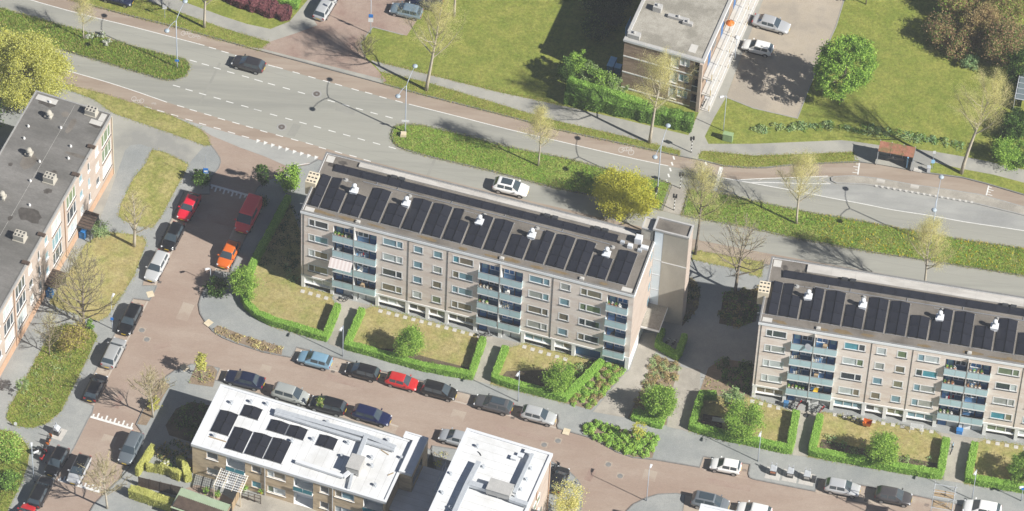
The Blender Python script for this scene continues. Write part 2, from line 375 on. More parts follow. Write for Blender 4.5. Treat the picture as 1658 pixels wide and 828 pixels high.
# medians
med = [('median_strip', [(0, 14), (95, 40.5), (162, 59), (216, 76), (270.5, 90), (298, 96), (306, 103), (308, 112), (301, 125), (284, 131), (264, 130), (203, 112), (128.5, 90), (0, 52), (-120, 17), (-120, -21)]),
       ('median_strip', [(633, 220), (636, 210), (643, 204.5), (652, 202.5), (681, 203), (738, 216), (820, 238), (918, 257.5), (1003, 280), (1084, 297), (1086, 299), (1071, 341),
        (1030, 334), (962, 318), (901, 306), (868, 297.5), (800, 279), (704, 257), (660, 245), (645, 239), (637, 231)]),
       ('median_strip', [(1116, 306.5), (1176, 316), (1223.6, 326.5), (1287, 340), (1319, 346), (1400, 360), (1546, 387), (1658, 403), (1800, 427),
        (1800, 472), (1658, 448), (1546, 430), (1474, 419), (1400, 407.5), (1279, 385), (1213, 370), (1160, 361), (1104, 350)])]
MED = []
for nm, pts in med:
    MED.append(slab(nm, P2(pts), .12, 'grass_lush', 'kerb_dark'))
slab('median_crossing', P2([(1088, 300), (1114, 306.5), (1102, 349.5), (1073, 342)]), .06, 'pavement_warm', None)
# north side: grass, footpaths, lots
north = slab('north_lawn', P2([(-120, -66.5), (112, -.5), (203, 24.5), (281, 43.5), (365, 67.5), (420, 82.5), (520, 109.5), (620, 136.5), (681, 153.5), (820, 188.5), (901, 210.5),
       (1003, 232.5), (1101, 253.5), (1131, 259.5), (1172, 269.5), (1210, 272.5), (1240, 272.5), (1292, 266.5), (1390, 263), (1423, 266.5), (1497, 280.5), (1558, 288.5),
       (1597, 298.5), (1658, 316.5), (1800, 355.5), (1900, -260), (-300, -260)]), .09, 'grass', 'kerb_dark')
sheet('footpath', P2([(233, 0), (300, 24), (360, 46), (436, 69), (476, 56), (514, 42), (506, 30), (540, -14), (560, -60), (520, -60), (499, 0), (486.6, 14.5), (468.6, 36), (438, 48), (400, 40), (360, 27), (287, 0), (190, -34), (120, -60), (60, -60)]), .096, 'path_asphalt')
lot1 = sheet('side_street', P2([(400, 77.5), (424, 79), (436, 69), (476, 56), (514, 42), (506, 30), (540, -14), (560, -60), (720, -60), (690, -12), (674, 35.5), (658.7, 59), (604, 46), (584, 70.6), (586, 82), (591.6, 94), (613, 116), (626, 132), (620, 136), (520, 108)]), .101, 'brick_paving_red')
sheet('cobbled_threshold', P2([(404, 78), (424, 80), (470, 92), (559, 114), (622, 130), (620, 136), (520, 108)]), .105, 'path_asphalt')
sheet('footpath', P2([(599.5, 98), (653.6, 111.6), (800, 148.5), (911.6, 172.5), (1003, 193), (1114.5, 220), (1131.5, 183), (1156, 140), (1180, 85), (1213, 0), (1236, -60), (1262, -60), (1236, 0), (1205, 80), (1176, 158), (1157, 190), (1141, 222), (1147, 234), (1220, 234), (1362, 228), (1382, 230),
       (1423, 236), (1478, 242), (1510, 246), (1565, 255.5), (1597.5, 262), (1658, 276), (1800, 312), (1800, 333), (1658, 297), (1608, 283.7), (1560, 275), (1508, 263), (1500, 279.5), (1440, 270), (1400, 263.5), (1384, 260), (1382, 247), (1300, 250.5), (1220, 253), (1138, 245), (1131.5, 252), (1130, 259), (1101, 252.5), (1101, 245), (1003, 220), (884.5, 193), (800, 167), (694, 135), (616.4, 117)]), .096, 'path_asphalt')
lot2 = sheet('parking_lot', P2([(1176, 159), (1220, 176.5), (1291, 193), (1320, 118), (1353.6, 44), (1367, 0), (1385, -60), (1262, -60), (1236, 0), (1205, 80)]), .101, 'lot_paving')
k = MB(); ribbon(k, P2([(1176, 159), (1220, 176.5), (1291, 193), (1320, 118), (1353.6, 44), (1385, -60)]), .12, .13); ribbon(k, P2([(653, 58), (604, 45), (584, 70.6), (586, 82), (591.6, 94)]), .12, .13); k.build('kerb', 'kerb', lot2)
# pavements round the residential streets
PVL = [(340, 233), (350, 246), (357, 257), (358, 263.5), (354.6, 273), (342.5, 287.6), (341, 300), (340, 315), (321, 316), (299, 311), (279, 354), (254, 405), (233, 452), (231.6, 463), (254.6, 463), (251, 472.5), (242.5, 488),
       (216, 484.5), (186, 542.5), (158, 596), (130, 649), (152.7, 658), (149.7, 670), (143.7, 679), (119.8, 726.7), (93, 771.6), (60, 828), (30, 880), (-200, 880), (-200, 46), (-120, 69), (0, 105), (111, 137.5), (233, 175), (281, 191), (325, 210)]
pvl = slab('pavement', P2(PVL), .10, 'pavement', 'kerb_dark')
PVM = [(468, 273), (462, 280), (446, 288), (430, 293), (416, 305), (410, 319), (420, 331), (417, 341), (393, 394), (371.7, 442), (349, 438.6), (341.5, 448), (333, 463), (325, 480), (321, 494), (323.4, 508.7), (332, 523), (344, 537.7), (360, 548), (378.5, 555.7),
       (425.5, 571.4), (471, 580), (476, 574), (480.5, 563.6), (554, 582.4), (614, 601), (720, 627), (741, 634.5), (829, 656.4), (903, 673), (904, 684), (901.5, 690), (903, 695), (940, 705.5), (960, 711.7), (975, 719), (997.7, 733), (1025, 742),
       (1060.5, 745.6), (1133, 758), (1139.6, 740.6), (1214, 753), (1211, 768), (1213, 774), (1219, 777), (1274, 788), (1320, 797), (1327, 776), (1391, 786), (1475, 802), (1550, 818), (1660, 843), (1850, 880), (1850, 540), (1658, 505), (1237, 428), (1128, 409.5), (800, 334), (515, 259), (500, 267)]
pvm = slab('pavement', P2(PVM), .10, 'pavement', 'kerb_dark')
PVS = [(300, 595), (283.6, 600), (263, 614), (249, 630), (242, 641), (220, 688), (229, 700), (224.5, 720.7), (209.6, 756.6), (191.6, 777.6), (152.7, 816.5), (120, 870), (760, 1000), (700, 730), (639, 704), (551, 676), (441, 645), (348.6, 616), (356.5, 597), (330, 590), (309, 590)]
pvs = slab('pavement', P2(PVS), .10, 'pavement', 'kerb_dark')
slab('pavement', P2([(700, 722), (740, 728), (894, 748), (921.5, 763), (936.6, 778), (943, 790), (944, 800), (940, 840), (930, 900), (640, 900)]), .10, 'pavement', 'kerb_dark')
slab('pavement', P2([(1010, 840), (1014, 828), (1025, 817), (1045, 807), (1065.5, 800.4), (1095.7, 799), (1110, 802), (1106, 830), (1400, 890), (1300, 960), (980, 960)]), .10, 'pavement', 'kerb_dark')
# paler parking bays
for pts in ([(321, 316), (299, 311), (233, 452), (231.6, 463), (248, 463)], [(216, 484.5), (130, 649), (150, 652), (236, 488)],
            [(418, 332), (371.7, 442), (349, 438.6), (396, 334)], [(480.5, 563.6), (903, 673), (900, 690), (471, 580)], [(1139.6, 740.6), (1214, 753), (1211, 772), (1133, 758)],
            [(1327, 776), (1550, 818), (1660, 843), (1650, 866), (1320, 797)], [(356, 597), (348, 616), (441, 645), (639, 704), (645, 690), (470, 634)], [(229, 700), (209.6, 756.6), (191, 750), (212, 694)],
            [(1095, 799), (1400, 862), (1390, 890), (1090, 832)]):
    sheet('parking_bay', P2(pts), .006, 'bay_paving')
for pts in ([(323, 317), (286, 392), (250, 464)], [(239, 488), (196, 570), (151, 656)], [(474, 583), (700, 640), (900, 693)], [(396, 334), (349, 438)], [(470, 635), (645, 691)], [(1139, 761), (1211, 775)], [(1322, 798), (1480, 828), (1560, 846)]):
    b = MB(); ribbon(b, P2(pts), .22, .0085); b.build('gutter_strip', 'bay_paving' if pts[0][0] > 1000 else 'gutter', street)
# overlays on the pavements
sheet('footpath', P2([(101, 147), (152, 163), (182.6, 185), (237, 204), (304, 227.5), (330, 238), (306, 266), (262, 247), (243, 240), (228, 234.5), (212, 236), (203, 244), (188, 285), (176, 320), (160, 360), (120, 300), (90, 200)]), .106, 'path_asphalt')
sheet('forecourt', P2([(170, 820), (240, 690), (330, 640), (620, 730), (690, 860), (500, 1000), (120, 930)]), .104, 'pavement')
def lawn(pts, m, z=.112): return sheet('lawn', P2(pts), z, m)
LAWNS = [
 ('grass_worn', [(101, 143), (111, 138), (169, 153.5), (215, 168), (262, 184), (281, 190), (325, 211), (336, 222), (340, 236), (332, 237), (304, 226.6), (237, 203), (182.6, 184), (152, 162)]),
 ('grass_worn', [(246, 244), (263, 246.6), (290, 259), (305, 268), (296.6, 285), (282, 312), (263, 348), (253, 362.5), (246, 370), (224, 367), (200, 358), (192, 350.6), (195.7, 332.5), (217, 289), (235.5, 267)]),
 ('lawn_dry', [(165, 376), (203, 379.6), (232, 385), (237, 394), (217, 448), (195.7, 481), (174, 513.6), (159.4, 521), (140, 515), (95, 500), (80, 490), (98, 463), (119.6, 430), (137.7, 397.7)]),
 ('grass', [(87, 532), (109, 526), (148, 535), (158, 545), (136, 593), (98.8, 667), (78, 685), (54, 694), (24, 691), (10.5, 679), (14, 662), (36, 625), (60, 580)]),
 ('grass', [(-80, 690), (0, 697), (18, 700), (39, 715), (48, 730), (45, 754), (33, 786.6), (12, 828), (-60, 930), (-150, 800)]),
 ('lawn_dry', [(466, 322), (452, 350), (412, 425), (393, 470), (391, 490), (400, 505), (441, 530), (528, 554), (548, 503), (536, 482), (540, 478), (487, 464), (495, 400)]),
 ('lawn_dry', [(586, 506), (558, 566), (764, 616), (784, 553), (770, 542), (600, 496)]),
 ('lawn_dry', [(819, 566), (794, 623), (917, 654), (976, 588), (1000, 592), (1015, 600), (845, 556)]),
 ('lawn_dry', [(1131, 637), (1116, 699), (1176, 714), (1281, 737), (1289, 671), (1262, 660), (1215, 645), (1165, 642)]),
 ('lawn_dry', [(1325, 676), (1308, 741), (1525, 778), (1532, 714), (1515, 700), (1330, 668)]),
 ('lawn_dry', [(1577, 721), (1561, 784), (1658, 799), (1800, 830), (1800, 745), (1590, 712)]),
 ('grass_worn', [(1122.6, 406), (1237, 426), (1232, 450), (1215, 445), (1194, 437), (1120, 421)]),
]
for m_, p_ in LAWNS: lawn(p_, m_)
for m_, p_ in (('soil', [(1059, 575), (1095, 590), (1100, 600), (1085, 640), (1079, 690), (1016, 678), (1035, 640)]),
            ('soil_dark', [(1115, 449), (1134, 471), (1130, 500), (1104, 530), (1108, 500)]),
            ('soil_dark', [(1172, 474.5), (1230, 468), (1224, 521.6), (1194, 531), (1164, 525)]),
            ('soil', [(1147, 597), (1170, 582), (1219, 590), (1214, 645), (1165, 641), (1133, 634)]),
            ('soil', [(925, 656), (957, 665), (1010, 606), (1008, 597), (981, 592), (976, 590), (917, 655)]),
            ('soil', [(942, 690), (961, 682), (985, 691), (1065.5, 709), (1056, 743), (1025, 741), (997.7, 731), (972.5, 716), (958, 709), (941, 699)]),
            ('soil', [(346, 533), (352, 528), (400, 546), (458, 563), (456, 576), (425, 569), (380, 554), (352, 541)]),
            ('soil', [(309, 612), (318, 592), (345, 594), (352, 602), (345, 628), (305, 622)]),
            ('soil', [(247, 632), (262, 616), (275, 624), (258, 655), (237, 690), (222, 688), (240, 648)]),
            ('soil_dark', [(268, 690), (285, 663), (310, 652), (352, 660), (330, 720), (306, 716), (274, 706)]),
            ('soil_dark', [(600, 565), (640, 576), (700, 592), (755, 606), (760, 597), (700, 582), (640, 566)]),
            ('soil_dark', [(1325, 732), (1400, 746), (1515, 766), (1518, 752), (1400, 728), (1330, 712)]),
            ('soil_dark', [(810, 614), (905, 640), (945, 610), (890, 600), (820, 602)])):
    sheet('planting_bed', P2(p_), .118, m_)
# ---- paint
def dash_at(cx_, cy_, ang, L, w, parent, z=.008, name='lane_dash'):
    me = cached(('dash', L, w), lambda: MB().quad((-L / 2, -w / 2, 0), (L / 2, -w / 2, 0), (L / 2, w / 2, 0), (-L / 2, w / 2, 0)).mesh('lane_dash', 'paint'))
    g = G(cx_, cy_); return put(me, name, parent, (g.x, g.y, z), (0, 0, ang))
RA = R(-16.6)
def Z(ox, oy, s, pts): return [(ox + x / s, oy + y / s) for x, y in pts]
DUP = Z(0, 0, 2.957, [(925, 293), (983, 310), (1040, 328), (1105, 348), (1175, 368), (1235, 385)]) + Z(400, 0, 2.957, [(58, 388), (117, 404), (188, 424), (260, 445), (403, 485), (473, 505), (538, 523), (608, 543), (680, 562)])
DLO = Z(0, 0, 2.957, [(845, 413), (905, 432), (970, 451), (1040, 471), (1100, 490), (1172, 510), (1235, 528)]) + Z(400, 0, 2.957, [(50, 528), (127, 551), (200, 571), (268, 590), (337, 609), (407, 629), (477, 648), (547, 668), (620, 688), (695, 708)])
DC1 = Z(0, 0, 2.957, [(1017, 231), (1077, 250)]) + [(440, 107), (452, 110), (479.5, 118), (505, 125.5), (528.5, 132), (548, 137.6), (575, 145.4), (597, 151), (620, 158), (646, 164.7)]
DC2 = [(292.5, 172.5), (313, 179), (336.5, 186), (358.5, 193), (382, 199.5), (404, 206), (427, 213), (452.4, 220), (477, 226.6), (500.8, 233), (522, 240), (548, 247), (571.5, 253), (594.5, 260)]
DC3 = Z(0, 0, 2.957, [(708, 515), (770, 533), (836, 553), (905, 575), (970, 595), (1040, 615), (1108, 636), (1175, 656)])
for lst in (DUP, DLO, DC1, DC2, DC3):
    for x, y in lst: dash_at(x, y, RA, .92, .115, road)
for pts in ([(-120, -50), (49, 0), (135, 24), (216, 44), (331, 74)], [(662, 169), (738, 188), (819, 208.7), (901, 228), (1003, 252), (1082, 269)], [(0, 83), (117, 117), (169, 132), (216, 147), (270.5, 166)], BAYW,
            [(1197, 291.5), (1234, 289.5), (1266, 288.5), (1341, 285.5)], [(1216, 296), (1250, 296), (1280, 297), (1345, 298)],
            [(470, 273), (480, 269), (492, 266), (506, 264.5)]):
    b = MB(); ribbon(b, P2(smooth_poly(pts)), .10, .0165); b.build('edge_line', 'paint', road)
for (x0, y0), (x1, y1) in (((1234, 290), (1228, 293)), ((1275, 288.5), (1263, 292.5)), ((1263, 292.5), (1278, 296.5)), ((1341, 286), (1326, 291)), ((1326, 291), (1344, 297.5))):
    b = MB(); ribbon(b, P2([(x0, y0), (x1, y1)]), .10, .0205); b.build('hatch_mark', 'paint_worn', road)
b = MB(); ribbon(b, P2([(1168, 271), (1157.5, 310)]), .45, .024); b.build('stop_line', 'paint', road)
for i in range(5):
    t = i / 4; dash_at(1091 - 11 * t, 256 + 38 * t, R(105), .55, .2, road, .012, 'crossing_dash'); dash_at(1143 - 15 * t, 265 + 40 * t, R(105), .55, .2, road, .012, 'crossing_dash')
tooth = MB().add([(-.26, .3, 0), (0, -.32, 0), (.26, .3, 0)], [(0, 1, 2)]).mesh('shark_tooth', 'paint')
for x, y in Z(400, 0, 2.957, [(50, 678), (85, 688), (120, 699), (155, 709), (189, 718), (224, 730), (259, 739), (293, 749), (328, 757)]):
    g = G(x, y); put(tooth, 'shark_tooth', road, (g.x, g.y, .018), (0, 0, R(-24)))
def comb(p0, p1, n, tx, ty, parent, z=.012, w=.30, tw=.20):
    a, c = G(*p0), G(*p1); b = MB(); ribbon(b, [(a.x, a.y), (c.x, c.y)], w, z); b.build('hump_line', 'paint', parent)
    for i in range(n):
        t = (i + .5) / n; x = p0[0] + (p1[0] - p0[0]) * t; y = p0[1] + (p1[1] - p0[1]) * t
        l = 1.0 if i % 2 else .62
        q0 = G(x, y); q1 = G(x + tx * l, y + ty * l); b = MB(); ribbon(b, [(q0.x, q0.y), (q1.x, q1.y)], tw, z + .004); b.build('hump_tooth', 'paint', parent)
comb((341, 299.7), (407.7, 318), 10, -3, 8.5, street)
comb((146.7, 675), (215, 694.7), 10, 3.5, -8.5, street)
comb((94, 777), (161.7, 797), 12, 3.5, -8, street)
comb((1391.5, 264), (1389, 283), 4, -9, -1, road, .02, .16, .09); comb((1601, 301), (1597, 316.5), 4, 9, 2.5, road, .02, .16, .09)
def bike_mark(x, y, ang, s=1.0):
    b = MB()
    for cx0 in (-.55, .55):
        pts = [(cx0 + .3 * math.cos(t), .3 * math.sin(t)) for t in np.linspace(0, 2 * math.pi, 13)[:-1]]
        ribbon(b, pts, .08, 0, closed=True)
    for a, c in (((-.55, 0), (-.2, .45)), ((-.2, .45), (.35, .45)), ((.35, .45), (.05, 0)), ((.05, 0), (-.2, .45)), ((.55, 0), (.32, .6)), ((-.55, 0), (.05, 0))): ribbon(b, [a, c], .08, .002)
    g = G(x, y); o = b.build('bicycle_mark', 'paint_worn', road, (g.x, g.y, .012), (0, 0, ang)); o.scale = (s, s * 1.25, 1)
bike_mark(303, 56, RA, .9); bike_mark(318, 60, RA, .6); bike_mark(223, 162, RA + math.pi, .9); bike_mark(249, 168.5, RA, .35); bike_mark(1014, 245, RA, 1.1)
# manholes, drains, tactile plates
def round_lid(x, y, parent, r=.34, z=.006):
    g = G(x, y); b = MB(); b.lathe([(r * 1.75, 0), (r * 1.7, .004)], 20, m=1); b.lathe([(r * 1.2, .002), (r * 1.18, .008)], 20, m=0); b.lathe([(r * .45, .004), (r * .43, .012)], 12, m=2)
    b.build('manhole_cover', ['iron', 'kerb', 'kerb_dark'], parent, (g.x, g.y, z))
sheet('road_patch', P2([(474.7, 200), (488, 202.5), (477, 221.8), (464, 219.4)]), .0045, 'asphalt_dark', road); round_lid(512.7, 152.3, road); round_lid(456, 206, road)
for x, y in ((229.7, 535), (237.7, 550), (881, 720.5), (903.4, 714), (985, 752.4), (1004, 771)):
    g = G(x, y); b = MB(); b.box(-.42, -.42, 0, .42, .42, .004, 1); b.lathe([(.33, .002), (.32, .012)], 16, m=2); b.build('manhole_cover', ['iron', 'bay_paving', 'kerb_dark'], street, (g.x, g.y, .006), (0, 0, R(-14)))
for x, y in ((258.5, 457), (539, 602), (830, 677), (118, 719), (1402, 811), (1147, 762)):
    g = G(x, y); MB().box(-.22, -.16, 0, .22, .16, .006).build('drain_grate', 'iron', street, (g.x, g.y, .008), (0, 0, R(-14)))
for x, y, rz in ((243.5, 477.5, 20), (337.5, 524, -40), (299, 596.5, 40), (917, 700, -15), (1180, 707, -12)):
    g = G(x, y); MB().box(-.4, -.45, 0, .4, .45, .006).build('tactile_plate', 'tactile', pvm, (g.x, g.y, .108), (0, 0, R(rz)))
tl = MB().box(-.15, -.15, 0, .15, .15, .006).mesh('tactile_tile', 'roof_patch')
for i in range(17):
    x = 1419 + 154.5 * i / 16; y = 301 + 26.5 * i / 16; g = G(x, y, .14); put(tl, 'tactile_tile', platform, (g.x, g.y, .144), (0, 0, R(-13)))
for x, y in ((1426, 293.5), (1481, 302.5), (1486, 275.5)):
    g = G(x, y, .14); MB().box(-.5, -.3, 0, .5, .3, .006).build('tactile_plate', 'roof_strip', platform, (g.x, g.y, .146 if y > 280 else .12), (0, 0, R(-12)))
# stepping stones in the gardens: a row along each block front, each stone its own piece
stone = MB().box(-.24, -.24, 0, .24, .24, .03).mesh('stepping_stone', 'tile_grey')
for a, c, n in (((490, 473), (528, 484), 4), ((616, 505), (776, 546), 13), ((849, 563), (915, 583), 6), ((1218, 651), (1260, 662), 4), ((1352, 673), (1508, 700), 11), ((1600, 717), (1660, 728), 5)):
    for i in range(n):
        t = i / (n - 1); g = G(a[0] + (c[0] - a[0]) * t, a[1] + (c[1] - a[1]) * t)
        put(stone, 'stepping_stone', pvm, (g.x, g.y, .11), (0, 0, R(-14 if a[0] < 1100 else -8)))
for a, c, n in (((536, 492), (547, 555), 5),):
    pass
for pts, m_ in (([(540, 480), (604, 497), (584, 505), (572, 520), (555, 566), (531, 558), (549, 503), (545, 490)], 'pavement_warm'), ([(774, 541), (848, 558), (818, 566), (793, 624), (767, 617), (786, 553)], 'pavement_warm'),
                ([(1262, 659), (1334, 672), (1324, 677), (1307, 741), (1283, 738), (1290, 671)], 'pavement_warm'), ([(1514, 700), (1594, 713), (1577, 721), (1560, 784), (1528, 779), (1533, 714)], 'pavement_warm'),
                ([(1020, 600), (1040, 540), (1060, 540), (1062, 570), (1035, 640), (1015, 678), (960, 668), (1010, 607)], 'pavement_warm'), ([(1100, 595), (1134, 600), (1133, 634), (1115, 700), (1080, 692), (1086, 640)], 'pavement_warm')):
    sheet('garden_path', P2(pts), .1215, m_)

# wear and one painted sun patch: relaid paving, asphalt repairs, oil drips in the bays
for x, y, w_, d_, a_, m_ in ((356, 357, 3.2, 1.1, -15, 'brick_paving_red'), (300, 505, 1.4, 2.6, -15, 'bay_paving'), (560, 618, 4.5, .9, -15, 'brick_paving_red'), (742, 672, 1.6, 1.3, -15, 'bay_paving'), (842, 702, 6.0, .7, -15, 'brick_paving_red'), (1052, 770, 1.5, 1.5, -12, 'bay_paving'),  # first patch: sunlight through a gap, painted as redder paving
                             (1180, 785, 5.0, .8, -10, 'brick_paving_red'), (196, 640, .8, 4.0, -16, 'brick_paving_red'), (176, 712, 1.6, 1.2, -16, 'bay_paving'), (262, 560, 2.0, .8, 20, 'brick_paving_red'), (430, 598, 1.2, 1.2, -15, 'bay_paving'), (960, 760, .8, 3.6, -20, 'brick_paving_red')):
    g = G(x, y); MB().quad((-w_ / 2, -d_ / 2, 0), (w_ / 2, -d_ / 2, 0), (w_ / 2, d_ / 2, 0), (-w_ / 2, d_ / 2, 0)).build('paving_or_sun_patch', m_, street, (g.x, g.y, .0048), (0, 0, R(a_)))
for x, y, w_, d_, a_ in ((560, 178, 2.4, 1.0, -16), (770, 262, 3.0, .9, -15), (250, 84, 2.0, .8, -16), (1330, 372, 2.2, .8, -9), (1240, 312, 3.4, .7, -10), (700, 268, .35, 6.0, -15), (340, 135, .3, 7.0, -16)):
    g = G(x, y); MB().quad((-w_ / 2, -d_ / 2, 0), (w_ / 2, -d_ / 2, 0), (w_ / 2, d_ / 2, 0), (-w_ / 2, d_ / 2, 0)).build('road_patch', 'asphalt_dark', road, (g.x, g.y, .0035), (0, 0, R(a_)))
wq = random.Random(19)
for k, (x, y) in enumerate(((300, 352), (262, 418), (224, 493), (170, 600), (505, 590), (545, 594), (620, 612), (680, 625), (770, 648), (840, 668), (890, 682), (1205, 762), (1400, 800), (1500, 818), (220, 745), (430, 634), (500, 652), (570, 670), (630, 560), (430, 545))):
    g = G(x, y); b = MB(); n_ = 10; rr = wq.uniform(.12, .38)
    b.add([(rr * wq.uniform(.6, 1.2) * math.cos(2 * math.pi * i / n_), rr * .7 * wq.uniform(.6, 1.2) * math.sin(2 * math.pi * i / n_), 0) for i in range(n_)], [tuple(range(n_))])
    if k < 18: b.build('oil_stain', 'oil_stain', street, (g.x, g.y, .0105))
for pts in ([(135, 33), (330, 88), (640, 172), (800, 213), (1000, 262), (1080, 280)], [(120, 106), (300, 160), (600, 250), (800, 300), (940, 330)], [(1180, 302), (1400, 345), (1658, 390)], [(1140, 370), (1300, 400), (1658, 466)]):
    b = MB(); ribbon(b, P2(smooth_poly(pts)), .05, .0026); b.build('road_seam', 'asphalt_dark', road)
# ================================================================== buildings
def wall_mesh(name, L, z0, z1, ops, m='brick_beige', mdeep='shade_wall', mrev='white_paint', vary=None):
    """front wall (plane y=0, facing -y) with real openings: ops = (x0, x1, z0, z1, depth)"""
    xs = sorted({0.0, L, *[o[0] for o in ops], *[o[1] for o in ops]}); zs = sorted({z0, z1, *[o[2] for o in ops], *[o[3] for o in ops]})
    b = MB()
    for i in range(len(xs) - 1):
        for j in range(len(zs) - 1):
            cx_, cz = (xs[i] + xs[i + 1]) / 2, (zs[j] + zs[j + 1]) / 2
            if any(o[0] < cx_ < o[1] and o[2] < cz < o[3] for o in ops): continue
            b.quad((xs[i], 0, zs[j]), (xs[i + 1], 0, zs[j]), (xs[i + 1], 0, zs[j + 1]), (xs[i], 0, zs[j + 1]), 0)
    for x0, x1, a, c, d in ops:
        k = 0 if d < .4 else 1
        b.quad((x0, 0, a), (x0, d, a), (x0, d, c), (x0, 0, c), 0 if d < .4 else 2); b.quad((x1, d, a), (x1, 0, a), (x1, 0, c), (x1, d, c), 0 if d < .4 else 2)
        b.quad((x0, 0, a), (x1, 0, a), (x1, d, a), (x0, d, a), k); b.quad((x0, d, c), (x1, d, c), (x1, 0, c), (x0, 0, c), k)
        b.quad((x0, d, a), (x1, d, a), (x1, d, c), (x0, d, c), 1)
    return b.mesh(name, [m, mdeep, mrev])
PANES = ['glass_dark'] * 3 + ['glass_sky'] * 5 + ['glass_teal'] * 1 + ['glass_blind'] * 4 + ['glass_curtain'] * 5 + ['glass_brown'] * 3 + ['glass_olive'] * 2 + ['glass_green'] * 2
wr = random.Random(11)
class Face:
    """a facade: places windows and other parts on a wall plane of a building root"""
    def __init__(s, root, ox, oy, ang): s.r = root; s.ox = ox; s.oy = oy; s.a = ang
    def loc(s, x, z, y=0.0):
        c, n = math.cos(s.a), math.sin(s.a); return (s.ox + c * x - n * y, s.oy + n * x + c * y, z)
    def put(s, mesh, name, x, z, y=0.0, parent=None): return put(mesh, name, parent or s.r, s.loc(x, z, y), (0, 0, s.a))
    def window(s, x, z, w, h, splits=(), depth=.14, frame='white_paint', pane=None, sill=True, fw=.10, bars=0):
        def fr():
            b = MB(); y0, y1 = depth - .09, depth - .005
            b.box(0, y0, 0, w, y1, fw); b.box(0, y0, h - fw, w, y1, h); b.box(0, y0, fw, fw, y1, h - fw); b.box(w - fw, y0, fw, w, y1, h - fw)
            for q in splits: b.box(w * q - fw / 2, y0, fw, w * q + fw / 2, y1, h - fw)
            for q in range(bars): zz = h * (q + 1) / (bars + 1); b.box(fw, y0 + .01, zz - .02, w - fw, y1 - .01, zz + .02)
            return b.mesh('window', frame)
        o = s.put(cached(('win', w, h, splits, depth, frame, bars, fw), fr), 'window', x, z)
        e = [0] + [w * q for q in splits] + [w]
        same = pane or (wr.choice(PANES) if wr.random() < .6 else None)
        for i in range(len(e) - 1):
            pm = same or wr.choice(PANES)
            if pane is None and i > 0 and wr.random() < .2: pm = wr.choice(PANES)
            pw = e[i + 1] - e[i]
            me = cached(('pane', round(pw, 3), h, pm), lambda: MB().quad((.02, 0, .02), (pw - .02, 0, .02), (pw - .02, 0, h - .02), (.02, 0, h - .02)).mesh('pane', pm))
            put(me, 'pane', o, (e[i], depth - .045, 0))
        if sill:
            put(cached(('sill', w), lambda: MB().box(-.06, -.07, -.06, w + .06, .06, 0).mesh('sill', 'dark_metal' if sill == 'dark' else 'white_paint')), 'sill', o, (0, 0, -.002))
        return o
def blob(b, cx_, cy_, rx, ry, z, m=0, n=11, seed=0):
    q = random.Random(seed); pts = []
    for k in range(n):
        t = 2 * math.pi * k / n; r = q.uniform(.65, 1.15); pts.append((cx_ + rx * r * math.cos(t), cy_ + ry * r * math.sin(t), z))
    b.add(pts, [tuple(range(n))], m)
def shell(name, L, D, z0, z1, m, parent, faces='lbr'):
    b = MB()
    if 'l' in faces: b.quad((0, D, z0), (0, 0, z0), (0, 0, z1), (0, D, z1))
    if 'b' in faces: b.quad((L, D, z0), (0, D, z0), (0, D, z1), (L, D, z1))
    if 'r' in faces: b.quad((L, 0, z0), (L, D, z0), (L, D, z1), (L, 0, z1))
    if 'f' in faces: b.quad((0, 0, z0), (L, 0, z0), (L, 0, z1), (0, 0, z1))
    return b.build(name, m, parent)
def rim(name, L, D, z0, z1, w, out, m, parent, inner=None):
    """roof edge: four butted bars round the roof"""
    b = MB(); o = out
    b.box(-o, -o, z0, L + o, w, z1); b.box(-o, D - w, z0, L + o, D + o, z1); b.box(-o, w, z0, w, D - w, z1); b.box(L - w, w, z0, L + o, D - w, z1)
    return b.build(name, m, parent)
# ---- solar arrays: each tent or row is a thing, each panel a part
PW, PL = 1.03, 1.62
def panel_mesh(t):
    def f():
        b = MB(); dz = t * PW
        vs = [(.006, .004, 0), (PW - .006, .004, dz), (PW - .006, PL - .004, dz), (.006, PL - .004, 0)]
        b.add([(x, y, z - .035) for x, y, z in vs] + vs, [(0, 3, 2, 1), (0, 1, 5, 4), (1, 2, 6, 5), (2, 3, 7, 6), (3, 0, 4, 7)], 1)
        b.add([(.03, .03, .03 * t + .003), (PW - .03, .03, dz - .03 * t + .003), (PW - .03, PL - .03, dz - .03 * t + .003), (.03, PL - .03, .03 * t + .003)], [(0, 1, 2, 3)], 0)
        return b.mesh('solar_panel', ['solar', 'solar_edge'])
    return cached(('sp', t), f)
def solar_tent(loc, rz, nl, nr, label, group, top=None, h=.14):
    """two slopes meeting in a ridge along +y; nl / nr panels on each slope; aligned at the front end"""
    root = empty('solar_array', loc, rz, label, 'solar panels', group)
    t = .17
    for k in range(nl): put(panel_mesh(t), 'solar_panel', root, (0, k * PL, h))
    for k in range(nr): put(panel_mesh(-t), 'solar_panel', root, (PW + .05, k * PL, h + t * PW))
    b = MB()
    for x, n in ((.02, nl), (2 * PW + .03, nr)):
        if n: b.box(x - .03, -.05, .01, x + .03, n * PL + .05, h - .04)
    n = max(nl, nr)
    for k in (0, n): b.box(-.12, k * PL - .025, 0.006, 2 * PW + .17, k * PL + .025, .05)
    b.build('mounting_rail', 'alu', root)
    MB().box(PW - .005, 0, .01, PW + .055, n * PL, h + t * PW - .06).build('ridge_rail', 'solar_edge', root)
    return root
def solar_row(loc, rz, n, label):
    root = empty('solar_array', loc, rz, label, 'solar panels')
    for k in range(n):
        o = put(panel_mesh(.12), 'solar_panel', root, (k * PL + PL, 0, .14), (0, 0, R(90)))
    b = MB(); b.box(0, .02, .01, n * PL, .06, .1); b.box(0, PW - .06, .01, n * PL, PW - .02, .21); b.build('mounting_rail', 'alu', root)
    return root
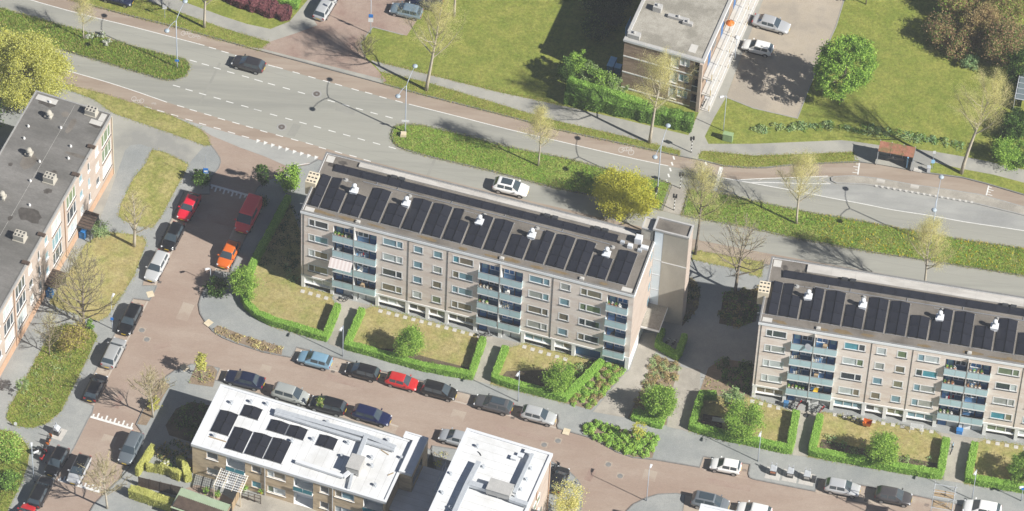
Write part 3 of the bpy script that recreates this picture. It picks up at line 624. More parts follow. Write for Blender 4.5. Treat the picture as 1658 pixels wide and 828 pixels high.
def roof_vent(root, x, y, z):
    def base():
        b = MB(); b.box(-.40, -.40, 0, .40, .40, .5); b.box(-.46, -.46, .5, .46, .46, .56); b.add([(-.36, -.36, .56), (.36, -.36, .56), (.36, .36, .56), (-.36, .36, .56), (-.2, -.1, .85), (.2, -.1, .85), (.2, .25, .85), (-.2, .25, .85)], [(0, 1, 5, 4), (1, 2, 6, 5), (2, 3, 7, 6), (3, 0, 4, 7), (4, 5, 6, 7)]); return b.mesh('roof_vent', 'white_metal')
    def cowl():
        b = MB(); b.lathe([(.17, 0), (.17, .2), (.26, .24), (.29, .36), (.27, .5), (.17, .6), (.05, .63)], 14); return b.mesh('cowl', 'white_metal', True)
    o = put(cached('ventb', base), 'roof_vent', root, (x, y, z)); put(cached('ventc', cowl), 'cowl', o, (0, .08, .82)); return o
def flue_box(root, x, y, z0, z1, w, d, m='cream', rows=2, cols=3, skirt=True):
    b = MB(); b.box(-w / 2, -d / 2, 0, w / 2, d / 2, z1 - z0)
    if skirt: b.box(-w / 2 - .1, -d / 2 - .1, 0, w / 2 + .1, d / 2 + .1, .12)
    o = b.build('chimney', m, root, (x, y, z0)); k = MB()
    for i in range(cols):
        for j in range(rows):
            px, py = -w / 2 + w * (i + .5) / cols, -d / 2 + d * (j + .5) / rows
            k.box(px - .13, py - .10, z1 - z0, px + .13, py + .10, z1 - z0 + .006)
    k.build('flue', 'dark_void', o); return o

COLS = [('w', .86, 3.3), ('b', 3.9, 6.4), ('b', 6.5, 9.1), ('v', 9.8, 12.3), ('s', 13.5, 14.7), ('s', 15.85, 17.05), ('w', 18.2, 20.75), ('b', 21.4, 23.9), ('b', 24.05, 26.6),
        ('v', 27.3, 29.85), ('s', 31.0, 32.3), ('w', 33.4, 36.0), ('b', 36.6, 39.1)]
SLABZ = [2.05, 4.75, 7.45, 10.15]
def apartment_block(O, deg, label, right_end):
    L, D, H = 39.7, (9.35 if right_end else 9.8), 13.8
    root = empty('apartment_block', (O[0], O[1], 0), R(deg), label, 'building')
    f = Face(root, 0, 0, 0)
    ops = []
    for kind, x0, x1 in COLS:
        for sz in SLABZ:
            if kind == 'b': ops.append((x0, x1, sz, sz + 2.42, .62))
            else: ops.append((x0, x1, sz + 1.26, sz + 2.54, .09))
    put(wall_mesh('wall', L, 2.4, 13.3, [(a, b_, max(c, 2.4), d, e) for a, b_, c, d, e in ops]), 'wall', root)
    shell('wall', L, D, 0, 13.3, 'brick_beige' if right_end else 'brick_beige', root, 'lb')
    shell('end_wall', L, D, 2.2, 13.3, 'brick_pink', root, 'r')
    MB().quad((L, 0, 0), (L, D, 0), (L, D, 2.2), (L, 0, 2.2)).build('end_plinth', 'white_paint', root)
    # ground floor: recessed wall, lintel, pillars, window bands
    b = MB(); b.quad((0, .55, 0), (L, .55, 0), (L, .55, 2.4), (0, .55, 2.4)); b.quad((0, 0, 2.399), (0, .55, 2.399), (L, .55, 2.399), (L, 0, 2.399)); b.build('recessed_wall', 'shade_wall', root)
    PILL = [.05, 3.6, 6.42, 9.1, 12.75, 15.2, 17.55, 21.0, 24.0, 26.75, 30.4, 32.85, 36.3, 39.25]
    pm = cached('pillar', lambda: MB().box(0, -.03, 0, .40, .52, 2.12).mesh('pillar', 'white_paint'))
    for x in PILL: put(pm, 'pillar', root, (x, 0, 0))
    for i in range(len(PILL) - 1):
        x0, x1 = PILL[i] + .4, PILL[i + 1]
        entry = i in (1, 2, 7, 8)
        if entry:
            dk = (i in (2, 8))
            w = x1 - x0
            MB().box(0, 0, 0, w * .36, .06, 2.0).build('entrance_door', 'blue_door' if not dk else 'white_paint', root, (x0 + (.15 if not dk else .1), .45, .05))
            f.window(x0 + w * .45, .9, round(w * .5, 2), 1.1, (.5,), depth=.5, sill=False)
            MB().box(0, 0, 0, w * .5, .05, .85).build('door_panel', 'white_metal', root, (x0 + w * .45, .46, .05))
        elif right_end and i >= 11:
            MB().box(0, 0, 0, (x1 - x0) * .55, .04, 2.0).build('garage_opening_shade', 'blue_panel', root, (x0, .5, .02))  # blue boards stand for the deep shade inside the garage openings
            MB().box(0, 0, 0, (x1 - x0) * .45 - .02, .04, 2.0).build('garage_opening_shade', 'blue_door', root, (x0 + (x1 - x0) * .55 + .01, .505, .02))
        else:
            n = 3 if x1 - x0 > 2.6 else 2
            f.window(x0, 1.0, round(x1 - x0, 2), 1.1, tuple(k / n for k in range(1, n)), depth=.22, sill=False, pane=None)
            MB().box(0, .03, 0, x1 - x0, .5, .12).build('window_ledge', 'white_paint', root, (x0, 0, .87))
    MB().box(0, -.045, 2.12, L, .54, 2.4).build('lintel', 'white_paint', root)
    # windows and balconies
    for ci, (kind, x0, x1) in enumerate(COLS):
        for fi, sz in enumerate(SLABZ):
            w = round(x1 - x0, 2)
            if kind == 'w': f.window(x0, sz + 1.26, w, 1.28, (.32,), depth=.075, sill='dark', fw=.13)
            elif kind == 'v': f.window(x0, sz + 1.26, w, 1.28, (.68,), depth=.075, sill='dark', fw=.13)
            elif kind == 's': f.window(x0, sz + 1.26, w, 1.28, (), depth=.075, sill='dark', fw=.13)
            else:
                def slabm():
                    q = MB(); q.box(-.03, -.34, -.17, w + .03, -.002, .0); q.box(.004, -.002, -.17, w - .004, .61, 0); return q.mesh('balcony', 'white_paint')
                bo = put(cached(('bslab', w), slabm), 'balcony', root, (x0, 0, sz + .02))
                half = cached(('bglass', w), lambda: MB().box(0, -.02, 0, w / 2 - .02, .02, 1.02).mesh('glass_panel', 'balcony_glass'))
                put(half, 'glass_panel', bo, (0, -.32, .06)); put(half, 'glass_panel', bo, (w / 2 + .02, -.32, .06))
                sp = cached('bside', lambda: MB().box(-.02, 0, 0, .02, .28, 1.02).mesh('glass_panel', 'balcony_glass'))
                put(sp, 'glass_panel', bo, (.0, -.298, .06)); put(sp, 'glass_panel', bo, (w, -.298, .06))
                def railm():
                    q = MB(); q.box(-.03, -.36, 1.08, w + .03, -.28, 1.11)
                    for t in (0, .5, 1): q.box(w * t - .02, -.295, 0, w * t + .02, -.255, 1.08)
                    return q.mesh('handrail', 'alu')
                put(cached(('brail', w), railm), 'handrail', bo)
                left = ci in (1, 7, 12)
                dx = .15 if left else w - .95
                def dm():
                    q = MB(); q.box(0, 0, 0, .8, .05, 2.1); return q.mesh('balcony_door', 'blue_door')
                do = put(cached('bdoor', dm), 'balcony_door', bo, (dx, .56, 0))
                put(cached('bdg', lambda: MB().box(.12, -.01, 1.0, .68, 0, 1.95).mesh('pane', 'glass_sky')), 'pane', do)
                ww = w - 1.25
                wo = f.window(x0 + (1.1 if left else .15), sz + 1.0, round(ww, 2), 1.3, (.5,), depth=.61, sill=False, frame='white_paint', pane=wr.choice(['glass_blue', 'glass_blue', 'glass_sky', 'glass_dark']))
                MB().box(0, 0, 0, ww, .04, .9).build('balcony_panel', 'blue_panel', bo, (1.1 if left else .15, .575, .05))
    for x in (6.42, 23.93):
        MB().box(0, -.36, 2.42, .08, -.002, 13.28).build('balcony_divider', 'concrete_grey', root, (x, 0, 0))
    for x in (.32, 12.95, 17.65, 30.2):
        b = MB(); b.tube([(x, -.02, 2.4), (x, -.02, 13.3)], .03, 6); b.build('downpipe', 'dark_metal', root)
    # roof
    rim('fascia', L, D, 13.3, 13.70, .14, .08, 'fascia_white', root)
    rim('roof_edge', L, D, 13.70, 13.77, .13, .05, 'kerb_dark', root)
    b = MB(); b.quad((.12, .12, 13.6), (L - .12, .12, 13.6), (L - .12, D - .12, 13.6), (.12, D - .12, 13.6)); roof = b.build('roof', 'roof_bitumen_brown', root)
    q = random.Random(5 + int(right_end))
    for k in range(15): b = MB(); blob(b, q.uniform(2, L - 2), q.uniform(.45, .7), q.uniform(.4, 1.4), q.uniform(.13, .28), 13.606 + k * .0007, 0, seed=k, n=17); b.build('moss_patch', 'moss', roof)
    for k in range(5): b = MB(); blob(b, q.uniform(1, 5), q.uniform(7.2, 8.6), q.uniform(.3, .8), q.uniform(.2, .5), 13.62 + k * .001, 0, seed=40 + k, n=17); b.build('damp_patch', 'wet_stain', roof)
    for x, y, w_, d_ in ((.3, .28, 1.1, .6), (.3, D - 1.3, .9, 1.0), (L - 1.6, .28, 1.2, .6)):
        MB().box(0, 0, 13.603, w_, d_, 13.63).build('roof_patch', 'roof_patch', roof, (x, y, 0))
    b = MB(); b.box(4.2, 8.35, 13.61, L - 2.3, D - .35, 13.82); b.build('roof_strip', 'roof_strip', root)
    n = 12
    for k in range(1, n): MB().box(0, 8.36, 13.821, .03, D - .36, 13.832).build('strip_seam', 'concrete_grey', root, (4.2 + (L - 6.5) * k / n, 0, 0))
    for x, y in ((4.9, 4.55), (11.15, 4.6), (19.95, 4.6), (26.2, 4.6), (35.1, 4.6)): roof_vent(root, x, y, 13.6)
    for x in (4.2, 11.9, 20.9, 27.2, 36.2):
        MB().lathe([(.3, 0), (.28, .06), (.12, .1), (.10, .25)], 10).build('roof_outlet', 'kerb', root, (x - .8, 6.1, 13.6))
    for x in (6.7, 23.9, 33.4):
        b = MB(); b.box(-.25, -.18, 0, .25, .18, .25); b.box(-.15, -.1, .25, .15, .1, .32); b.build('drain_box', 'roof_patch', root, (x, .45, 13.6))
    for x in (8.6, 27.0, 33.0):
        for j in range(2): b = MB(); b.box(-.35, -.2, 0, .35, .2, .4); b.box(-.3, -.16, .4, .3, .16, .46); b.build('roof_unit', 'dark_metal', root, (x + j * .95, 8.05, 13.62))
    b = MB(); b.tube([(5.4, 6.45, 13.68), (20, 6.5, 13.68), (35, 6.4, 13.68)], .035, 5); b.build('conduit', 'alu', root)
    for x in (7.0, 9.5, 16.0, 22.4, 29.3): b = MB(); b.tube([(x, 6.45, 13.68), (x, 7.3, 13.68)], .03, 5); b.build('conduit', 'alu', root)
    flue_box(root, -.15, 4.65, 12.2, 14.35, 1.25, 1.7, 'cream', 3, 3, False)
    if right_end:
        # stair and lift tower
        tz = 15.95
        MB().box(40.75, 8.3, 0, 43.7, 10.25, tz - .25).build('lift_tower', 'concrete', root)
        MB().box(43.702, 8.32, 0, 43.73, 10.23, tz - .26).build('tower_side_cladding', 'brick_pink', root)
        rim_b = MB(); x0, y0, x1, y1 = 39.5, 8.3, 43.7, 10.25
        rim_b.box(x0 - .05, y0 - .06, tz - .25, x1 + .06, y0 + .14, tz); rim_b.box(x0 - .05, y1 - .14, tz - .25, x1 + .06, y1 + .06, tz); rim_b.box(x0 - .05, y0 + .14, tz - .25, x0 + .15, y1 - .14, tz); rim_b.box(x1 - .14, y0 + .14, tz - .25, x1 + .06, y1 - .14, tz)
        rim_b.build('tower_parapet', 'concrete_grey', root)
        MB().quad((x0 + .15, y0 + .14, tz - .2), (x1 - .14, y0 + .14, tz - .2), (x1 - .14, y1 - .14, tz - .2), (x0 + .15, y1 - .14, tz - .2)).build('tower_roof', 'roof_bitumen_brown', root)
        MB().box(40.75, 8.28, 10.45, 43.71, 8.30, 10.6).build('tower_band', 'white_paint', root)
        for z in (2.75, 5.4, 8.05, 10.7):
            MB().box(39.72, 8.32, z, 40.74, 9.9, z + 2.6 if z < 10 else 15.68).build('stair_glazing', 'stair_glazing', root)
            MB().box(39.72, 8.29, z - .06, 40.74, 8.9, z).build('stair_transom', 'white_metal', root)
        MB().box(38.1, 8.45, 13.6, 39.49, 10.2, 15.35).build('machine_room', 'concrete', root)
        b = MB(); b.box(38.1, 8.4, 15.352, 39.49, 8.55, 15.5); b.box(38.1, 10.05, 15.352, 39.49, 10.2, 15.5); b.box(38.05, 8.55, 15.352, 38.2, 10.05, 15.5); b.build('machine_room_parapet', 'concrete_grey', root)
        for x, y, w_, d_, h_ in ((36.3, 7.0, .5, .35, .4), (37.3, 6.7, .6, .45, .5), (38.0, 7.8, .8, .8, .9), (38.5, 6.5, .5, .35, .35), (38.9, 7.1, .9, .5, .3)):
            MB().box(-w_ / 2, -d_ / 2, 0, w_ / 2, d_ / 2, h_).box(-w_ / 2 + .05, -d_ / 2 + .05, h_, w_ / 2 - .05, d_ / 2 - .05, h_ + .05).build('roof_unit', 'white_metal' if w_ > .55 else 'galv', root, (x, y, 13.6))
        b = MB(); b.box(39.72, 4.65, 2.5, 41.95, 8.28, 2.72); b.box(39.72, 4.6, 2.45, 42.0, 4.65, 2.76); b.box(41.95, 4.65, 2.45, 42.0, 8.28, 2.76); cp = b.build('entrance_canopy', 'white_paint', root)
        MB().quad((39.74, 4.67, 2.726), (41.93, 4.67, 2.726), (41.93, 8.27, 2.726), (39.74, 8.27, 2.726)).build('canopy_roof', 'roof_gravel', cp)
        fe = Face(root, L, 0, math.pi / 2)
        for sz in SLABZ: MB().box(0, 0, 0, .03, .75, 1.1).build('end_window', 'glass_sky', root, (L + .003, 7.2, sz + 1.2))
        MB().box(0, 0, 0, .05, 1.4, 2.1).build('entrance_door', 'white_metal', root, (L + .003, 5.6, .1))
    return root
OM = (-24.38, -6.37); OR = (28.26, -19.36)
apartment_block(OM, -14.6, 'long five storey beige brick apartment block with lift tower at its right end', True)
apartment_block(OR, -8.2, 'beige brick apartment block running out of the picture at the right edge', False)
def on_block(O, deg, x, y, z):
    c, s = math.cos(R(deg)), math.sin(R(deg)); return (O[0] + c * x - s * y, O[1] + s * x + c * y, z)
PAIRS = [(3, 2), (2, 2), (3, 3), (2, 2), (3, 3), (3, 3), (3, 2), (2, 3), (3, 3), (2, 2), (2, 3), (3, 3), (3, 3), (2, 2), (3, 3)]
XM = [1.94 + (36.3 - 1.94) * k / 14 for k in range(15)]
solar_tent(on_block(OM, -14.6, .62, 1.1, 13.6), R(-14.6), 0, 3, 'single strip of black solar panels at the left end of the long block roof', 'solar panels on the long block').location = on_block(OM, -14.6, -.42, 1.1, 13.6)
for k, (a, b_) in enumerate(PAIRS):
    solar_tent(on_block(OM, -14.6, XM[k], 1.1, 13.6), R(-14.6), a, b_, ORD[k] + ' pair of black solar panel strips from the left on the long block roof', 'solar panels on the long block')
solar_row(on_block(OM, -14.6, 1.6, 6.85, 13.6), R(-14.6), 21, 'long single row of black solar panels along the back of the long block roof')
PAIRR = [(3, 2), (2, 3), (3, 3), (2, 2), (3, 3), (3, 3), (2, 2), (2, 3), (3, 3), (2, 2), (3, 3), (2, 2)]
solar_tent(on_block(OR, -8.2, -.3, 1.35, 13.6), R(-8.2), 0, 3, 'single strip of black solar panels at the left end of the right block roof', 'solar panels on the right block')
for k, (a, b_) in enumerate(PAIRR):
    solar_tent(on_block(OR, -8.2, 2.0 + 2.46 * k, 1.35, 13.6), R(-8.2), a, b_, ORD[k] + ' pair of black solar panel strips from the left on the right block roof', 'solar panels on the right block')
solar_row(on_block(OR, -8.2, 1.6, 7.0, 13.6), R(-8.2), 20, 'long single row of black solar panels along the back of the right block roof')

# ---- brick building at the left edge
def left_building():
    O = (-47.6, 9.42); ang = -108.1; L, D, H = 44.0, 9.6, 10.85
    root = empty('brick_building', (O[0], O[1], 0), R(ang), 'pink brick apartment building with flat grey roof at the left edge', 'building')
    # local x runs along the sunlit facade away from the camera-right corner; the facade faces +y here
    b = MB(); b.quad((L, 0, 1.5), (0, 0, 1.5), (0, 0, H - .3), (L, 0, H - .3)); 
    f = Face(root, L, 0, math.pi)
    ops = []; items = []
    for base in (0, 28.2):
        for kind, s0, s1 in (('bay', .5, 3.1), ('s', 4.0, 5.0), ('t', 6.6, 7.2), ('s', 8.7, 9.6), ('bay', 10.7, 13.3), ('bay', 15.0, 17.6), ('s', 18.7, 19.6), ('t', 21.0, 21.6), ('s', 23.2, 24.2), ('bay', 25.2, 27.8)):
            a, c = s0 + base, s1 + base
            if c > L - .3: continue
            for z in (2.3, 5.0, 7.7):
                zz, h = (z, 2.15) if kind == 'bay' else ((z + .6, 1.3) if kind == 's' else (z + .2, 1.5))
                ops.append((L - c, L - a, zz, zz + h, .15)); items.append((kind, L - c, zz, c - a, h))
    put(wall_mesh('wall', L, 1.5, H - .35, ops, 'brick_pink'), 'wall', root, (L, 0, 0), (0, 0, math.pi))
    b = MB(); b.quad((L, 0.02, 0), (0, .02, 0), (0, .02, 1.5), (L, .02, 1.5)); b.build('plinth', 'brick_orange', root)
    for kind, x, z, w, h in items:
        if kind == 'bay': f.window(x, z, round(w, 2), h, (.3, .7), depth=.12, pane=wr.choice(['glass_curtain', 'glass_sky', 'glass_dark', 'glass_green', 'glass_curtain']), sill=True, fw=.1)
        else: f.window(x, z, round(w, 2), h, (), depth=.12, pane=wr.choice(['glass_dark', 'glass_curtain', 'glass_sky']), sill=True, fw=.09)
    b = MB(); b.quad((0, 0, 0), (0, -D, 0), (0, -D, H - .35), (0, 0, H - .35)); b.quad((0, -D, 0), (L, -D, 0), (L, -D, H - .35), (0, -D, H - .35)); b.quad((L, -D, 0), (L, 0, 0), (L, 0, H - .35), (L, -D, H - .35)); b.build('wall', 'brick_pink', root)
    b = MB(); b.box(-.08, -.12, H - .35, L, .08, H - .02); b.box(-.08, -D - .05, H - .35, L, -D + .12, H - .02); b.box(-.08, -D + .12, H - .35, .12, -.12, H - .02); b.build('roof_edge', 'kerb', root)
    b = MB(); b.quad((.1, -D + .1, H - .1), (L, -D + .1, H - .1), (L, -.1, H - .1), (.1, -.1, H - .1)); roof = b.build('roof', 'roof_bitumen', root)
    for s in (.15, 14.1, 28.4):
        b = MB(); b.tube([(s, .09, .3), (s, .09, H - .3)], .06, 6); b.build('downpipe', 'brick_orange' if s > 1 else 'cream', root)
    for s in (5.6, 10.2, 20, 24.5): MB().box(-.25, -.6, H - .05, .25, .32, H + .1).build('roof_gutter', 'wood_dark', root, (s, 0, 0))
    for k in range(14): MB().box(.25, -.012, H - .098, L - .1, .012, H - .092).build('roof_seam', 'roof_bitumen_brown' if k % 3 else 'roof_patch', roof, (0, -.8 - k * .62, 0)) if k in (6,) else None
    for x, y, w_, d_ in ((.35, -9.2, .8, 2.6), (.3, -1.1, 1.2, .7), (1.55, -1.9, .7, 1.5)): MB().box(0, 0, H - .097, w_, d_, H - .07).build('roof_patch', 'roof_patch', roof, (x, y, 0))
    flue_box(root, .8, -2.2, H - .1, H + .75, .9, 1.3, 'concrete', 3, 2)
    flue_box(root, 12.1, -2.55, H - .1, H + .85, 1.0, 1.3, 'concrete', 3, 2); flue_box(root, 21.4, -2.2, H - .1, H + .85, 1.0, 1.3, 'concrete', 3, 2)
    for s, y in ((3.1, -6.6), (9.3, -6.4), (16.5, -6.6)):
        b = MB(); b.box(-.4, -.4, 0, .4, .4, .35); b.lathe([(.28, .35), (.28, .6), (.38, .65), (.3, .95), (.1, 1.05)], 10); b.lathe([(.2, .35), (.26, .5), (.1, .75)], 8, (.35, .3, 0)); b.build('roof_vent', 'concrete', root, (s, y, H - .1))
    q = random.Random(3)
    for s, y in ((1.0, -7.4), (4.2, -4.6), (5.4, -8.2), (6.4, -2.4), (7.3, -7.9), (9.9, -4.8), (8.2, -1.9), (13.0, -4.6), (16.4, -3.2)):
        MB().lathe([(.16, 0), (.15, .15), (.09, .2), (.09, .3)], 8).build('roof_outlet', 'pot_white', root, (s, y, H - .1))
    b = MB()
    for k, (s, y, rx, ry) in enumerate(((10.9, -2.6, .5, .45), (13.6, -2.2, .5, .5), (17.8, -2.6, 1.1, 1.6), (11.5, -7.8, .35, .3), (19.0, -4.5, .4, .3), (2.3, -.9, .4, 1.0), (1.3, -7.6, .5, 1.3))): blob(b, s, y, rx, ry, H - .095 + k * .001, 0, seed=70 + k, n=14)
    b.build('damp_patch', 'wet_stain', roof)
    b = MB()
    for k, (s, y, rx, ry) in enumerate(((10.5, -6.0, 1.6, 1.1), (3.5, -3.6, 1.8, .4), (7.4, -1.1, .3, 1.6), (2.0, -5.0, .5, .6))): blob(b, s, y, rx, ry, H - .096, 0, seed=90 + k, n=6)
    b.build('roof_repair', 'roof_bitumen_brown', roof)
    for s in (9.6, 19.2):   # porches
        c = empty('entrance_porch', (0, 0, 0)); c.parent = root; c.location = (s, .05, 0)
        for k in range(6): MB().box(-1.3 + k * .44, 0, 2.45, -1.3 + k * .44 + .34, 1.7, 2.53).build('porch_slat', 'wood_dark', c)
        b = MB(); 
        for x in (-1.25, 1.25): b.bar((x, 1.6, 0), (x, 1.6, 2.4), .1)
        b.box(-1.35, 0, 2.36, 1.35, 1.7, 2.44); b.box(-1.3, .0, 0, -1.2, 1.5, 2.2); b.build('porch_frame', 'dark_metal', c)
        MB().box(-.45, .02, 0, .45, .08, 2.1).build('entrance_door', 'glass_dark', c)
        MB().box(.5, .1, 0, 1.1, .8, 1.1).box(.48, .08, 1.1, 1.12, .82, 1.18).build('letter_box_unit', 'blue', c)
    return root
left_building()

# ---- building with gravel roof at the top
def top_building():
    H = 9.0; o = G(1011.3, 62.8, H); root = empty('gallery_flats', (o.x, o.y, 0), R(-17.2), 'three storey brown brick flats with gravel roof and white galleries', 'building')
    L, D = 9.95, 26.0
    f = Face(root, 0, 0, 0)
    ops = [(5.9, 6.9, z, z + 1.9, .15) for z in (.9, 3.7, 6.5)] + [(7.0, 8.3, z + .6, z + 1.9, .15) for z in (.9, 3.7, 6.5)] + [(8.75, 9.55, z, z + 2.2, 1.4) for z in (.5, 3.3, 6.1)]
    put(wall_mesh('wall', L, 0, H - .4, ops, 'brick_brown', 'dark_void', 'brick_pink'), 'wall', root)
    shell('wall', L, D, 0, H - .4, 'brick_brown', root, 'lbr')
    MB().box(L - .38, -.35, 0, L + .02, -.003, H - .4).build('end_pier', 'brick_pink', root)
    for z in (.3, 3.1, 5.9): MB().box(0, -.04, z, 8.7, 0, z + .2).build('floor_band', 'white_paint', root)
    for z in (.9, 3.7, 6.5):
        f.window(5.9, z, 1.0, 1.9, (), depth=.12, pane='glass_curtain'); f.window(7.0, z + .6, 1.3, 1.3, (.5,), depth=.12, pane=wr.choice(['glass_sky', 'glass_curtain']))
        MB().box(8.75, -.06, z - .45, 9.55, -.02, z + .45).build('balcony_panel', 'dark_metal', root); MB().box(8.72, -.07, z + .45, 9.57, -.01, z + .53).build('handrail', 'white_paint', root)
    rim('fascia', L, D, H - .4, H - .05, .3, .12, 'white_metal', root); rim('roof_edge', L, D, H - .05, H, .28, .08, 'concrete_grey', root)
    b = MB(); b.quad((.25, .25, H - .12), (L - .25, .25, H - .12), (L - .25, D - .25, H - .12), (.25, D - .25, H - .12)); b.build('roof', 'roof_gravel', root)
    for x, y, w_, d_, h_ in ((.95, .75, 1.5, .75, .7), (2.2, 5.9, 1.0, .8, .8), (5.0, 5.4, 2.6, .5, .4), (6.3, 5.0, 1.2, .5, .45)):
        b = MB(); b.box(-w_ / 2, -d_ / 2, 0, w_ / 2, d_ / 2, h_); b.lathe([(.14, h_), (.12, h_ + .2), (.18, h_ + .22), (.05, h_ + .3)], 8); b.build('roof_unit', 'concrete_grey', root, (x, y, H - .12))
    b = MB(); b.box(7.7, .9, H - .118, 8.6, 2.2, H - .09); b.build('roof_patch', 'roof_patch', root)
    for z in (.25, 3.05, 5.85):   # galleries on the right side
        g = MB().box(L + .03, .1, z - .2, L + 1.22, D, z).build('gallery', 'roof_patch', root)
        MB().box(L + 1.17, .1, z + .5, L + 1.19, D, z + .53).build('rail', 'galv', g); MB().box(L + 1.16, .1, z + 1.0, L + 1.21, D, z + 1.05).build('handrail', 'white_paint', g)
        for k in range(11): MB().bar((L + 1.12, .2 + k * 2.5, z), (L + 1.12, .2 + k * 2.5, z + 1.0), .06).build('rail_post', 'yellow' if k % 3 == 0 else 'white_paint', g)
        for k in range(5): MB().box(0, 0, 0, .03, .95, 2.1).build('flat_door', 'blue_door', root, (L + .003, 2.0 + k * 5.0, z + .02)); MB().box(0, 0, 0, .03, 1.6, 1.2).build('flat_window', 'glass_dark', root, (L + .003, 3.5 + k * 5.0, z + .95))
    b = MB(); b.tube([(-.5, 4, 6.2), (-.5, 6, 6.2)], .04); b.tube([(-.5, 4, 7.1), (-.5, 6, 7.1)], .04); b.box(-1.1, 4, 5.3, 0, 6, 5.45); b.box(-1.12, 4, 5.45, -1.08, 6, 6.4); b.build('side_balcony', 'sky_blue', root)
    pr = empty('parasol', on_block((o.x, o.y), -17.2, L + .75, 8.2, 5.85), 0, 'orange parasol on the gallery of the gravel roofed flats', 'parasol')
    MB().lathe([(.55, 1.75), (.35, 1.93), (.06, 2.08)], 10).build('canopy', 'orange', pr); b = MB(); b.tube([(0, 0, 0), (0, 0, 2.2)], .03); b.build('pole', 'wood', pr)
    return root
top_building()

